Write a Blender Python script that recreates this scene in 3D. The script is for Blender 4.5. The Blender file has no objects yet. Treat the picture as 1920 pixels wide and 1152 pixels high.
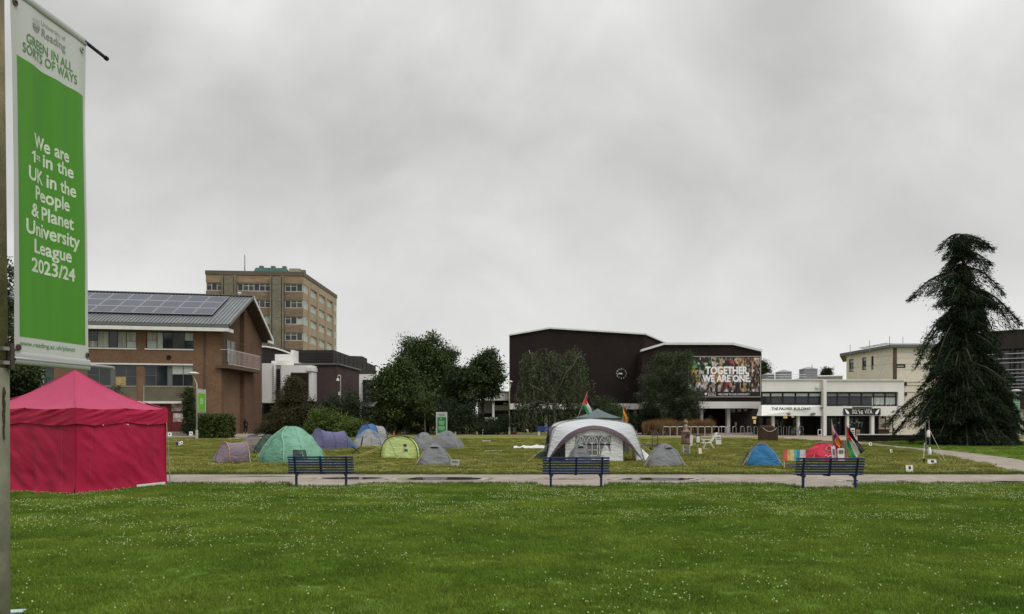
import bpy, math, random
import numpy as np
from mathutils import Vector, Matrix, noise
random.seed(7); rng = np.random.default_rng(7)
R = math.radians; PI = math.pi; SIN = math.sin; COS = math.cos
SC = bpy.context.scene; COL = SC.collection

# ------------------------------------------------------------------ camera, sky, sun, exposure
F = 1450.0; EYE = 2.0; HY = 779.0          # focal length and horizon, in pixels of the photograph; eye height in metres
cd = bpy.data.cameras.new('camera'); cam = bpy.data.objects.new('camera', cd); COL.objects.link(cam)
cam.location = (0, 0, EYE); cam.rotation_euler = (R(90), 0, 0)
cd.sensor_width = 36; cd.lens = F/1920*36; cd.shift_y = (HY-576)/1920; cd.clip_end = 3000; cd.clip_start = .1
SC.camera = cam
SC.view_settings.view_transform = 'Standard'; SC.view_settings.look = 'None'
SC.view_settings.exposure = 0.70; SC.view_settings.gamma = 1; SC.view_settings.use_curve_mapping = False
SC.render.engine = 'CYCLES'; SC.cycles.use_denoising = True
SC.cycles.max_bounces = 6; SC.cycles.diffuse_bounces = 3; SC.cycles.glossy_bounces = 3; SC.cycles.transparent_max_bounces = 8

SUN_EL, SUN_AZ = R(58), R(135)             # azimuth measured clockwise from +Y: high, behind the camera, to its right
W = bpy.data.worlds.new('World'); SC.world = W; W.use_nodes = True
nt = W.node_tree; nt.nodes.clear()
def wn(t, **k):
    n = nt.nodes.new(t)
    for a, b in k.items(): setattr(n, a, b)
    return n
def wl(a, b): nt.links.new(a, b)
def wmath(op, a, b=None, clamp=False):
    n = wn('ShaderNodeMath', operation=op, use_clamp=clamp)
    for i, v in enumerate((a, b)):
        if v is None: continue
        if isinstance(v, (int, float)): n.inputs[i].default_value = v
        else: wl(v, n.inputs[i])
    return n.outputs[0]
out = wn('ShaderNodeOutputWorld'); bg = wn('ShaderNodeBackground'); wl(bg.outputs[0], out.inputs[0])
sky = wn('ShaderNodeTexSky', sky_type='NISHITA', sun_disc=False, sun_elevation=SUN_EL, sun_rotation=SUN_AZ)
tc = wn('ShaderNodeTexCoord'); sx = wn('ShaderNodeSeparateXYZ'); wl(tc.outputs['Generated'], sx.inputs[0])
zc = wmath('MAXIMUM', sx.outputs[2], 0.0)
den = wmath('ADD', zc, 0.75)
cv = wn('ShaderNodeCombineXYZ')
wl(wmath('DIVIDE', sx.outputs[0], den), cv.inputs[0]); wl(wmath('DIVIDE', sx.outputs[1], den), cv.inputs[1])
cv.inputs[2].default_value = 3.7
def wnoise(scale, detail, rough, dist, off):
    m = wn('ShaderNodeMapping'); wl(cv.outputs[0], m.inputs[0]); m.inputs['Location'].default_value = off
    m.inputs['Rotation'].default_value = (0, 0, R(-25)); m.inputs['Scale'].default_value = (0.9, 1.0, 1)
    n = wn('ShaderNodeTexNoise'); wl(m.outputs[0], n.inputs['Vector'])
    n.inputs['Scale'].default_value = scale; n.inputs['Detail'].default_value = detail
    n.inputs['Roughness'].default_value = rough; n.inputs['Distortion'].default_value = dist
    return n.outputs['Fac']
n1 = wnoise(2.1, 4, .46, .4, (3.3, 2.2, 0)); n2 = wnoise(6.0, 6, .52, .3, (5.2, 2.1, 0))
cl = wmath('ADD', wmath('MULTIPLY', n1, .64), wmath('MULTIPLY', n2, .36))
ramp = wn('ShaderNodeValToRGB'); wl(cl, ramp.inputs[0])
e = ramp.color_ramp.elements
e[0].position = .37; e[0].color = (.238, .237, .231, 1)
e[1].position = .64; e[1].color = (.440, .438, .430, 1)
m_ = e.new(.49); m_.color = (.320, .318, .312, 1)
# an overcast sky: brighter towards the zenith, thinner cloud along the horizon
hz = wmath('POWER', wmath('SUBTRACT', 1.0, zc, True), 4.2)
zen = wmath('ADD', 1.0, wmath('MULTIPLY', wmath('POWER', zc, 1.9), 1.7))
vs = wn('ShaderNodeVectorMath', operation='SCALE'); wl(ramp.outputs[0], vs.inputs[0]); wl(zen, vs.inputs['Scale'])
mx = wn('ShaderNodeMix', data_type='RGBA'); wl(wmath('MULTIPLY', hz, .85), mx.inputs[0]); wl(vs.outputs[0], mx.inputs[6])
mx.inputs[7].default_value = (.555, .555, .548, 1)
sk = wn('ShaderNodeVectorMath', operation='SCALE'); wl(sky.outputs[0], sk.inputs[0]); sk.inputs['Scale'].default_value = .05
ad = wn('ShaderNodeVectorMath', operation='ADD'); wl(mx.outputs[2], ad.inputs[0]); 
sk2 = wn('ShaderNodeVectorMath', operation='SCALE'); wl(sk.outputs[0], sk2.inputs[0]); sk2.inputs['Scale'].default_value = .04
wl(sk2.outputs[0], ad.inputs[1]); wl(ad.outputs[0], bg.inputs[0]); bg.inputs[1].default_value = 1.0

ld = bpy.data.lights.new('sun', 'SUN'); sun = bpy.data.objects.new('sun', ld); COL.objects.link(sun)
ld.energy = 1.3; ld.angle = R(35); ld.color = (1, .97, .93)
sd = Vector((SIN(SUN_AZ)*COS(SUN_EL), COS(SUN_AZ)*COS(SUN_EL), SIN(SUN_EL)))
sun.rotation_euler = sd.to_track_quat('Z', 'Y').to_euler(); sun.location = sd*100

# ------------------------------------------------------------------ materials
MATS = {}
def mat(name, col, rough=.85, var=.18, vs=3.0, bump=0.0, bs=20.0, spec=.3, metal=0.0, col2=None, vs2=None, island=0.0, detail=4, trans=0.0, stretch=None):
    if name in MATS: return MATS[name]
    m = bpy.data.materials.new(name); m.use_nodes = True; t = m.node_tree; N = t.nodes; L = t.links
    b = N['Principled BSDF']; b.inputs['Roughness'].default_value = rough; b.inputs['Metallic'].default_value = metal
    b.inputs['Specular IOR Level'].default_value = spec
    g = N.new('ShaderNodeNewGeometry'); vec = g.outputs['Position']
    if stretch:
        mp = N.new('ShaderNodeMapping'); L.new(vec, mp.inputs[0]); mp.inputs['Scale'].default_value = stretch; vec = mp.outputs[0]
    n = N.new('ShaderNodeTexNoise'); n.inputs['Scale'].default_value = vs; n.inputs['Detail'].default_value = detail; L.new(vec, n.inputs['Vector'])
    r = N.new('ShaderNodeValToRGB'); L.new(n.outputs['Fac'], r.inputs[0])
    c2 = col2 or col
    r.color_ramp.elements[0].position = .28; r.color_ramp.elements[1].position = .72
    r.color_ramp.elements[0].color = (*[max(0, c*(1-var)) for c in col], 1); r.color_ramp.elements[1].color = (*[c*(1+var) for c in c2], 1)
    cout = r.outputs[0]
    if vs2:
        n3 = N.new('ShaderNodeTexNoise'); n3.inputs['Scale'].default_value = vs2; n3.inputs['Detail'].default_value = 2; L.new(vec, n3.inputs['Vector'])
        mm = N.new('ShaderNodeMapRange'); L.new(n3.outputs['Fac'], mm.inputs[0]); mm.inputs[1].default_value = .3; mm.inputs[2].default_value = .7
        mm.inputs[3].default_value = 1-var; mm.inputs[4].default_value = 1+var
        v = N.new('ShaderNodeVectorMath'); v.operation = 'SCALE'; L.new(cout, v.inputs[0]); L.new(mm.outputs[0], v.inputs['Scale']); cout = v.outputs[0]
    if island:
        mm = N.new('ShaderNodeMapRange'); L.new(g.outputs['Random Per Island'], mm.inputs[0]); mm.inputs[3].default_value = 1-island; mm.inputs[4].default_value = 1+island
        v = N.new('ShaderNodeVectorMath'); v.operation = 'SCALE'; L.new(cout, v.inputs[0]); L.new(mm.outputs[0], v.inputs['Scale']); cout = v.outputs[0]
    L.new(cout, b.inputs['Base Color'])
    if bump:
        n2 = N.new('ShaderNodeTexNoise'); n2.inputs['Scale'].default_value = bs; n2.inputs['Detail'].default_value = 3; L.new(vec, n2.inputs['Vector'])
        bp = N.new('ShaderNodeBump'); bp.inputs['Strength'].default_value = bump; bp.inputs['Distance'].default_value = .02 if bs > 5 else .07
        L.new(n2.outputs['Fac'], bp.inputs['Height']); L.new(bp.outputs[0], b.inputs['Normal'])
    if trans:
        tr = N.new('ShaderNodeBsdfTranslucent'); L.new(cout, tr.inputs[0]); ms = N.new('ShaderNodeMixShader'); ms.inputs[0].default_value = trans
        o = N['Material Output']; L.new(b.outputs[0], ms.inputs[1]); L.new(tr.outputs[0], ms.inputs[2]); L.new(ms.outputs[0], o.inputs[0])
    MATS[name] = m; return m

def brickmat(name, c1, c2, mortar, ang, bw=.225, bh=.075, var=.2):
    m = bpy.data.materials.new(name); m.use_nodes = True; t = m.node_tree; N = t.nodes; L = t.links
    b = N['Principled BSDF']; b.inputs['Roughness'].default_value = .9; b.inputs['Specular IOR Level'].default_value = .2
    g = N.new('ShaderNodeNewGeometry'); d = N.new('ShaderNodeVectorMath'); d.operation = 'DOT_PRODUCT'
    L.new(g.outputs['Position'], d.inputs[0]); d.inputs[1].default_value = (COS(ang), SIN(ang), 0)
    s = N.new('ShaderNodeSeparateXYZ'); L.new(g.outputs['Position'], s.inputs[0]); c = N.new('ShaderNodeCombineXYZ')
    L.new(d.outputs['Value'], c.inputs[0]); L.new(s.outputs[2], c.inputs[1])
    k = N.new('ShaderNodeTexBrick'); L.new(c.outputs[0], k.inputs['Vector']); k.inputs['Scale'].default_value = 1
    k.inputs['Brick Width'].default_value = bw; k.inputs['Row Height'].default_value = bh; k.inputs['Mortar Size'].default_value = .01
    k.inputs['Color1'].default_value = (*c1, 1); k.inputs['Color2'].default_value = (*c2, 1); k.inputs['Mortar'].default_value = (*mortar, 1)
    n = N.new('ShaderNodeTexNoise'); n.inputs['Scale'].default_value = .6; n.inputs['Detail'].default_value = 6; L.new(g.outputs['Position'], n.inputs['Vector'])
    n5 = N.new('ShaderNodeTexNoise'); n5.inputs['Scale'].default_value = 5; n5.inputs['Detail'].default_value = 3; L.new(c.outputs[0], n5.inputs['Vector'])
    ma = N.new('ShaderNodeMath'); ma.operation = 'ADD'; L.new(n.outputs['Fac'], ma.inputs[0]); L.new(n5.outputs['Fac'], ma.inputs[1])
    mm = N.new('ShaderNodeMapRange'); L.new(ma.outputs[0], mm.inputs[0]); mm.inputs[1].default_value = .7; mm.inputs[2].default_value = 1.3
    mm.inputs[3].default_value = 1-var; mm.inputs[4].default_value = 1+var
    v = N.new('ShaderNodeVectorMath'); v.operation = 'SCALE'; L.new(k.outputs['Color'], v.inputs[0]); L.new(mm.outputs[0], v.inputs['Scale'])
    L.new(v.outputs[0], b.inputs['Base Color'])
    bp = N.new('ShaderNodeBump'); bp.inputs['Strength'].default_value = .4; bp.inputs['Distance'].default_value = .01; bp.invert = True
    L.new(k.outputs['Fac'], bp.inputs['Height']); L.new(bp.outputs[0], b.inputs['Normal'])
    MATS[name] = m; return m

def glassmat(name, col=(.02, .024, .028), rough=.06, var=.3):
    return mat(name, col, rough=rough, var=var, vs=.7, spec=.5)

# ------------------------------------------------------------------ placing: pixel of the photograph -> metres
def P(px, py, d): return Vector(((px-960)*d/F, d, EYE+(HY-py)*d/F))
def G(px, py, z=0.0):
    d = F*(EYE-z)/(py-HY); return Vector(((px-960)*d/F, d, z))
class Plane:                                   # an upright wall plane through two ground points
    def __init__(s, A, B):
        s.A = Vector((A[0], A[1], 0)); s.B = Vector((B[0], B[1], 0)); s.t = (s.B-s.A).normalized()
        s.n = Vector((s.t.y, -s.t.x, 0)); s.len = (s.B-s.A).length; s.ang = math.atan2(s.t.y, s.t.x)
    def sz(s, px, py):
        rx = (px-960)/F; d = (s.n.dot(s.A))/(s.n.x*rx+s.n.y); p = Vector((rx*d, d, 0))
        return (p-s.A).dot(s.t), EYE+(HY-py)*d/F
    def at(s, u, z, o=0.0): return s.A+s.t*u+s.n*o+Vector((0, 0, z))
    def pt(s, px, py, o=0.0): u, z = s.sz(px, py); return s.at(u, z, o)
def PX(pxa, da, pxb, db): return Plane(((pxa-960)*da/F, da), ((pxb-960)*db/F, db))

# ------------------------------------------------------------------ mesh building
def link(o, parent=None):
    COL.objects.link(o)
    if parent is not None: o.parent = parent
    return o
def new_mesh(name, V, Fc, mats, smooth=False, mi=None):
    me = bpy.data.meshes.new(name); me.from_pydata([tuple(v) for v in V], [], Fc)
    for m in (mats if isinstance(mats, (list, tuple)) else [mats]): me.materials.append(m)
    if mi is not None: me.polygons.foreach_set('material_index', mi)
    if smooth: me.polygons.foreach_set('use_smooth', [True]*len(me.polygons))
    me.update(); return me
def rootloc(p):
    M = Matrix.Identity(4)
    while p is not None: M = Matrix.LocRotScale(p.location, p.rotation_euler, None) @ M; p = p.parent
    return M
class MB:
    def __init__(s): s.V = []; s.F = []; s.mi = []
    def add(s, V, Fc, k=0):
        b = len(s.V); s.V += [Vector(v) for v in V]; s.F += [tuple(i+b for i in f) for f in Fc]; s.mi += [k]*len(Fc); return s
    def quad(s, a, b, c, d, k=0): return s.add([a, b, c, d], [(0, 1, 2, 3)], k)
    def hexa(s, p, k=0):                       # 8 points: bottom ring 0-3, top ring 4-7
        return s.add(p, [(3, 2, 1, 0), (4, 5, 6, 7), (0, 1, 5, 4), (1, 2, 6, 5), (2, 3, 7, 6), (3, 0, 4, 7)], k)
    def box(s, c, sz, rz=0.0, k=0, M=None):
        h = Vector(sz)*.5; pts = [Vector((sx*h.x, sy*h.y, sz_*h.z)) for sz_ in (-1, 1) for sx, sy in ((-1, -1), (1, -1), (1, 1), (-1, 1))]
        m = M if M is not None else Matrix.Rotation(rz, 3, 'Z')
        return s.hexa([m @ p+Vector(c) for p in pts], k)
    def bar(s, a, b, w, h, up=(0, 0, 1), k=0):  # a bar of section w x h from a to b
        a = Vector(a); b = Vector(b); d = (b-a).normalized(); u = Vector(up)
        if abs(d.dot(u)) > .99: u = Vector((0, 1, 0))
        x = d.cross(u).normalized()*w*.5; y = x.cross(d).normalized()*h*.5
        return s.hexa([a-x-y, a+x-y, b+x-y, b-x-y, a-x+y, a+x+y, b+x+y, b-x+y], k)
    def pbox(s, pl, u0, u1, z0, z1, o0, o1, k=0):
        q = lambda u, o, z: pl.at(u, z, o)
        return s.hexa([q(u0, o1, z0), q(u1, o1, z0), q(u1, o0, z0), q(u0, o0, z0), q(u0, o1, z1), q(u1, o1, z1), q(u1, o0, z1), q(u0, o0, z1)], k)
    def tube(s, pts, r, n=6, k=0, caps=True):
        pts = [Vector(p) for p in pts]; rr = r if isinstance(r, (list, tuple)) else [r]*len(pts); b = len(s.V); pu = None
        for i, p in enumerate(pts):
            d = (pts[min(i+1, len(pts)-1)]-pts[max(i-1, 0)]).normalized()
            if pu is None: pu = Vector((0, 0, 1)) if abs(d.z) < .95 else Vector((1, 0, 0))
            x = d.cross(pu).normalized(); y = x.cross(d).normalized(); pu = y
            for j in range(n):
                a = 2*PI*j/n; s.V.append(p+(x*COS(a)+y*SIN(a))*rr[i])
        for i in range(len(pts)-1):
            for j in range(n):
                s.F.append((b+i*n+j, b+i*n+(j+1) % n, b+(i+1)*n+(j+1) % n, b+(i+1)*n+j)); s.mi.append(k)
        if caps:
            s.F.append(tuple(b+j for j in range(n))[::-1]); s.F.append(tuple(b+(len(pts)-1)*n+j for j in range(n))); s.mi += [k, k]
        return s
    def grid(s, fn, nu, nv, k=0, closed=False, kf=None):
        b = len(s.V); cu = nu if closed else nu+1
        for j in range(nv+1):
            for i in range(cu): s.V.append(Vector(fn(i/nu, j/nv)))
        for j in range(nv):
            for i in range(nu):
                i2 = (i+1) % cu if closed else i+1
                s.F.append((b+j*cu+i, b+j*cu+i2, b+(j+1)*cu+i2, b+(j+1)*cu+i)); s.mi.append(kf((i+.5)/nu, (j+.5)/nv) if kf else k)
        return s
    def lathe(s, c, prof, n=16, k=0, M=None):
        c = Vector(c)
        def fn(u, v):
            i = v*(len(prof)-1); i = int(round(i)); r, z = prof[i]; p = Vector((r*COS(2*PI*u), r*SIN(2*PI*u), z))
            return c+(M @ p if M is not None else p)
        return s.grid(fn, n, len(prof)-1, k, closed=True)
    def prism(s, poly, off, k=0):               # polygon (3D points) pushed along a vector
        n = len(poly); off = Vector(off); poly = [Vector(p) for p in poly]
        return s.add(poly+[p+off for p in poly], [tuple(range(n)), tuple(range(n, 2*n))[::-1]]+[((i+1) % n, i, n+i, n+(i+1) % n) for i in range(n)], k)
    def build(s, name, mats, parent=None, world=False, smooth=False, sol=0.0, bev=0.0, sub=0):
        V = s.V
        if parent is not None and world:
            Mi = rootloc(parent).inverted(); V = [Mi @ v for v in V]
        o = bpy.data.objects.new(name, new_mesh(name, V, s.F, mats, smooth, s.mi if isinstance(mats, (list, tuple)) else None)); link(o, parent)
        if sub: md = o.modifiers.new('s', 'SUBSURF'); md.levels = md.render_levels = sub
        if sol: md = o.modifiers.new('t', 'SOLIDIFY'); md.thickness = sol; md.offset = 0
        if bev: md = o.modifiers.new('b', 'BEVEL'); md.width = bev; md.segments = 1; md.limit_method = 'ANGLE'
        return o
def tag(o, label=None, cat=None, group=None, kind=None):
    if label: o['label'] = label
    if cat: o['category'] = cat
    if group: o['group'] = group
    if kind: o['kind'] = kind
    return o
def thing(name, label, cat, loc=(0, 0, 0), rz=0.0, group=None):
    o = bpy.data.objects.new(name, None); o.empty_display_size = .3; COL.objects.link(o); o.location = loc; o.rotation_euler = (0, 0, rz)
    return tag(o, label, cat, group)
def dup(src, loc, rz=0.0, label=None):
    r = src.copy(); COL.objects.link(r); r.location = loc; r.rotation_euler = (0, 0, rz)
    if label: r['label'] = label
    for c in src.children:
        d = c.copy(); COL.objects.link(d); d.parent = r
        for g in c.children: h = g.copy(); COL.objects.link(h); h.parent = d
    return r
def share(src, parent, off=(0, 0, 0)):          # another piece using the same mesh
    o = bpy.data.objects.new(src.name.split('.')[0], src.data); link(o, parent); o.location = Vector(src.location)+Vector(off)
    return o
def np_mesh(name, V, Q, m):
    me = bpy.data.meshes.new(name); V = np.asarray(V, np.float32); Q = np.asarray(Q, np.int32); k = Q.shape[1]
    me.vertices.add(len(V)); me.vertices.foreach_set('co', V.ravel()); me.loops.add(Q.size); me.loops.foreach_set('vertex_index', Q.ravel())
    me.polygons.add(len(Q)); me.polygons.foreach_set('loop_start', np.arange(0, Q.size, k, dtype=np.int32)); me.materials.append(m)
    me.update(calc_edges=True); me.validate(); return me
def fbm(x, y, z=0.0, sc=1.0): return noise.fractal(Vector((x*sc, y*sc, z*sc)), 1.0, 2.0, 3)

def text_mesh(body, bold=0.0, spacing=1.0):
    c = bpy.data.curves.new('lettering', 'FONT'); c.body = body; c.resolution_u = 3; c.space_character = spacing; c.fill_mode = 'BOTH' if False else c.fill_mode
    o = bpy.data.objects.new('lettering', c); COL.objects.link(o)
    dg = bpy.context.evaluated_depsgraph_get(); me = bpy.data.meshes.new_from_object(o.evaluated_get(dg))
    COL.objects.unlink(o); bpy.data.objects.remove(o)
    V = [v.co.copy() for v in me.vertices]; Fc = [tuple(p.vertices) for p in me.polygons]; bpy.data.meshes.remove(me)
    if bold:                                       # heavier strokes: thin layers of the same glyphs, each a hair proud of the last
        V0, F0 = V, Fc; V, Fc = [], []
        for k in range(12):
            a = 2*PI*k/12; n = len(V); V += [Vector((v.x+bold*COS(a), v.y+bold*SIN(a), .0003*k)) for v in V0]; Fc += [tuple(i+n for i in f) for f in F0]
    return V, Fc
def text_on(parent, body, pl, u0, u1, z0, z1, o, m, bold=.02, name='lettering', fit='xy'):
    """lettering laid on a plane between u0..u1 and z0..z1 (capital height), floating o metres proud of it"""
    V, Fc = text_mesh(body, bold); x0 = min(v.x for v in V); x1 = max(v.x for v in V)
    cap = .69; b = MB()
    b.add([pl.at(u0+(v.x-x0)/(x1-x0)*(u1-u0), z0+v.y/cap*(z1-z0), o+v.z) for v in V], Fc)
    return b.build(name, m, parent, world=True)
# ------------------------------------------------------------------ palette
M_WHITE = mat('white_render', (.66, .66, .63), var=.06, vs=.6, bump=.1, bs=30, stretch=(1, 1, .35))
M_WHITE2 = mat('white_trim', (.60, .61, .60), rough=.6, var=.08, vs=1.5)
M_CONC = mat('concrete', (.25, .225, .18), var=.16, vs=.5, bump=.3, bs=12)
M_CONCD = mat('dark_concrete', (.11, .10, .07), var=.22, vs=.8, bump=.2, bs=10)
M_FRAME = mat('dark_frame', (.022, .022, .022), rough=.5, var=.15)
M_FRAMEW = mat('pale_frame', (.45, .44, .40), rough=.6, var=.1)
M_FRAMEG = mat('grey_frame', (.12, .125, .12), rough=.6, var=.1)
M_GLASS = glassmat('glass'); M_GLASSG = glassmat('green_glass', (.02, .04, .038)); M_GLASSP = glassmat('dim_pane', (.05, .05, .05), .12)
M_BLIND = mat('blind', (.36, .40, .38), rough=.7, var=.12, vs=2)
M_BLINDV = mat('vertical_blind', (.30, .31, .28), rough=.7, var=.45, vs=9, stretch=(1, 1, .05))
M_ZINC = mat('zinc_roof', (.13, .145, .15), rough=.42, var=.10, vs=.7, spec=.4, vs2=3)
M_SOLAR = mat('solar_glass', (.058, .064, .088), rough=.45, var=.10, vs=.4, spec=.3)
M_ALU = mat('aluminium', (.36, .36, .38), rough=.4, var=.06, metal=.4)
M_SOFFIT = mat('brown_soffit', (.085, .06, .042), rough=.8, var=.12, stretch=(.3, .3, 3))
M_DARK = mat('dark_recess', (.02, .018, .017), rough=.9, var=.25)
M_STEEL = mat('galvanised_steel', (.30, .31, .31), rough=.45, var=.15, metal=.5)
M_BLACK = mat('black_paint', (.015, .015, .016), rough=.55, var=.2)
M_PAPER = mat('paper', (.62, .62, .59), rough=.8, var=.08, vs=8)
M_CARD = mat('cardboard', (.42, .33, .22), rough=.9, var=.1)

# ------------------------------------------------------------------ the ground: lawns, paths, paving
def grassmat(name, ca, cb, cc, dry):
    m = bpy.data.materials.new(name); m.use_nodes = True; t = m.node_tree; N = t.nodes; L = t.links
    b = N['Principled BSDF']; b.inputs['Roughness'].default_value = .95; b.inputs['Specular IOR Level'].default_value = .1
    g = N.new('ShaderNodeNewGeometry')
    def nz(s, d, st=(1, 1, 1)):
        mp = N.new('ShaderNodeMapping'); L.new(g.outputs['Position'], mp.inputs[0]); mp.inputs['Scale'].default_value = st
        n = N.new('ShaderNodeTexNoise'); n.inputs['Scale'].default_value = s; n.inputs['Detail'].default_value = d; n.inputs['Roughness'].default_value = .6
        L.new(mp.outputs[0], n.inputs['Vector']); return n.outputs['Fac']
    def mr(x, a, c, lo=0, hi=1):
        n = N.new('ShaderNodeMapRange'); L.new(x, n.inputs[0]); n.inputs[1].default_value = a; n.inputs[2].default_value = c; n.inputs[3].default_value = lo; n.inputs[4].default_value = hi; return n.outputs[0]
    def mixc(f, a, c):
        n = N.new('ShaderNodeMix'); n.data_type = 'RGBA'; L.new(f, n.inputs[0])
        for s, v in ((6, a), (7, c)):
            if isinstance(v, tuple): n.inputs[s].default_value = (*v, 1)
            else: L.new(v, n.inputs[s])
        return n.outputs[2]
    x = mixc(mr(nz(.22, 6, (1, 1.6, 1)), .35, .65), ca, cb)
    x = mixc(mr(nz(.9, 5, (1, 1.5, 1)), .42, .75, 0, .8), x, cc)
    x = mixc(mr(nz(.45, 6, (.6, 1.9, 1)), .52, .78, 0, dry), x, (.16, .135, .045))
    f = mr(nz(45, 3), .3, .7, .55, 1.35)
    v = N.new('ShaderNodeVectorMath'); v.operation = 'SCALE'; L.new(x, v.inputs[0]); L.new(f, v.inputs['Scale'])
    L.new(v.outputs[0], b.inputs['Base Color'])
    bp = N.new('ShaderNodeBump'); bp.inputs['Strength'].default_value = .8; bp.inputs['Distance'].default_value = .05
    L.new(nz(24, 4), bp.inputs['Height']); L.new(bp.outputs[0], b.inputs['Normal'])
    MATS[name] = m; return m
M_LAWN = grassmat('near_turf', (.072, .134, .016), (.108, .166, .022), (.054, .116, .013), .55)
M_LAWN2 = grassmat('far_turf', (.140, .152, .030), (.195, .185, .048), (.105, .136, .025), .85)
M_BLADE = mat('grass_blade', (.098, .196, .019), col2=(.146, .200, .026), rough=.7, var=.22, vs=.45, vs2=1.3, island=.35, trans=.25, spec=.15)
M_BLADE2 = mat('dry_grass_blade', (.165, .196, .037), col2=(.200, .200, .048), rough=.75, var=.35, vs=.4, vs2=1.1, island=.35, trans=.2, spec=.15)

NEAR, FAR = 22.4, 26.3                          # the two edges of the front path, metres from the viewer
def sheet(name, pts, z, m, kind='structure', sub=None):
    b = MB(); b.add([(x, y, z) for x, y in pts], [tuple(range(len(pts)))]); return tag(b.build(name, m), kind=kind)
sheet('ground', [(-900, -300), (900, -300), (900, 1500), (-900, 1500)], -.03, M_LAWN2)
def wavy(x0, x1, y, amp, n=140, seed=0.0):
    return [(x0+(x1-x0)*i/n, y+amp*fbm((x0+(x1-x0)*i/n)*1.1, seed)+amp*.6*fbm((x0+(x1-x0)*i/n)*5, seed+9)) for i in range(n+1)]
BENCHX = [(-5.35, 21.35), (1.77, 21.3), (8.78, 21.0)]
edge = []
for x, y in wavy(-40, 40, NEAR, .10, 400, 3.0):
    for bx, by in BENCHX:                       # paved bays under the benches
        q = abs(x-bx); y -= max(0, min(1, (1.15-q)/.35))*(NEAR-by-.05)
    edge.append((x, y))
sheet('lawn', [(-40, -6), (40, -6)]+edge[::-1], 0, M_LAWN)
M_PATH = mat('tarmac_path', (.225, .195, .16), rough=.78, var=.18, vs=.5, bump=.25, bs=60, vs2=2.2, spec=.35)
M_PATH2 = mat('grit_path', (.25, .215, .165), rough=.85, var=.15, vs=.4, bump=.2, bs=40, vs2=1.5)
M_PAVE = mat('paving', (.24, .20, .165), rough=.8, var=.14, vs=.35, bump=.2, bs=20, vs2=1.2)
sheet('path', [(-60, 20.8), (60, 20.8), (60, FAR+1.5), (-60, FAR+1.5)], -.012, M_PATH)
# the lawn with the tents, cut out by the winding path that leaves to the upper corner
g2 = lambda px, py: tuple(G(px, py)[:2])
lowe = [g2(*p) for p in [(1920, 885.5), (1888, 880), (1843, 868.5), (1800, 860), (1768, 853), (1732, 846), (1690, 840.5), (1640, 835), (1590, 830.5), (1530, 826), (1470, 822.5)]]
fe = wavy(-45, 16.8, FAR, .08, 300, 7.0)
def smooth(pts, k=6):
    o = []
    for i in range(len(pts)-1):
        p0 = pts[max(i-1, 0)]; p1 = pts[i]; p2 = pts[i+1]; p3 = pts[min(i+2, len(pts)-1)]
        for j in range(k):
            t = j/k; o.append(tuple(.5*((2*p1[a])+(-p0[a]+p2[a])*t+(2*p0[a]-5*p1[a]+4*p2[a]-p3[a])*t*t+(-p0[a]+3*p1[a]-3*p2[a]+p3[a])*t**3) for a in (0, 1)))
    return o+[pts[-1]]
far_near = [g2(*p) for p in [(1470, 820.5), (1340, 819.5), (1200, 818.2), (1050, 817), (900, 816.2), (760, 816), (600, 818.8), (480, 822.6), (400, 825.2), (300, 829.5), (150, 832), (-200, 836)]]
sheet('lawn', fe+smooth(lowe)+smooth(far_near)+[(-60, FAR)], 0, M_LAWN2)
sheet('path', [(16, 26)]+[(70, 26), (70, 60), (28, 66), (20, 66)], -.018, M_PATH)
upe = [g2(*p) for p in [(2050, 888), (1920, 862.7), (1860, 854), (1771, 844), (1680, 836), (1640, 831), (1612, 828.3)]]
sheet('lawn', smooth(upe)+[(30, 60.5), (60, 62), (80, 60), (80, 25)], -.002, grassmat('side_turf', (.100, .160, .020), (.140, .180, .028), (.080, .148, .018), .5))
# far strips of path and the paving round the far buildings
sheet('path', [g2(*p) for p in [(-200, 846), (-200, 828), (300, 824.5), (420, 821.6), (600, 815.0), (760, 813.0), (1050, 813.0), (1500, 813.5), (1700, 818), (1640, 836), (1470, 840)]][::-1], -.016, M_PATH2)
sheet('paving', [(-45, 72), (-24, 72), (-24, 92), (-45, 92)], -.006, M_PAVE)
sheet('paving', [(10, 73), (50, 70), (50, 100), (10, 100)], -.009, M_PAVE)
M_SOIL = mat('dark_soil', (.018, .017, .011), var=.35, vs=1.2)
sheet('soil_bed', [(-30, 84), (8, 85.5), (8, 88), (22, 88), (22, 110), (-30, 110)], -.004, M_SOIL)
sheet('lawn', [g2(*p) for p in [(690, 812.6), (900, 812.4), (1040, 812.6), (1040, 810.5), (900, 810.2), (690, 811)]], -.002, M_LAWN2)
M_WATER = mat('puddle_water', (.05, .047, .042), rough=.015, var=.1, vs=1, spec=.7)
M_SHEEN = mat('sky_sheen_tarmac', (.30, .28, .25), rough=.32, var=.2, vs=3, spec=.5)  # puddle rims: reflected sky painted in as a pale base colour
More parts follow.
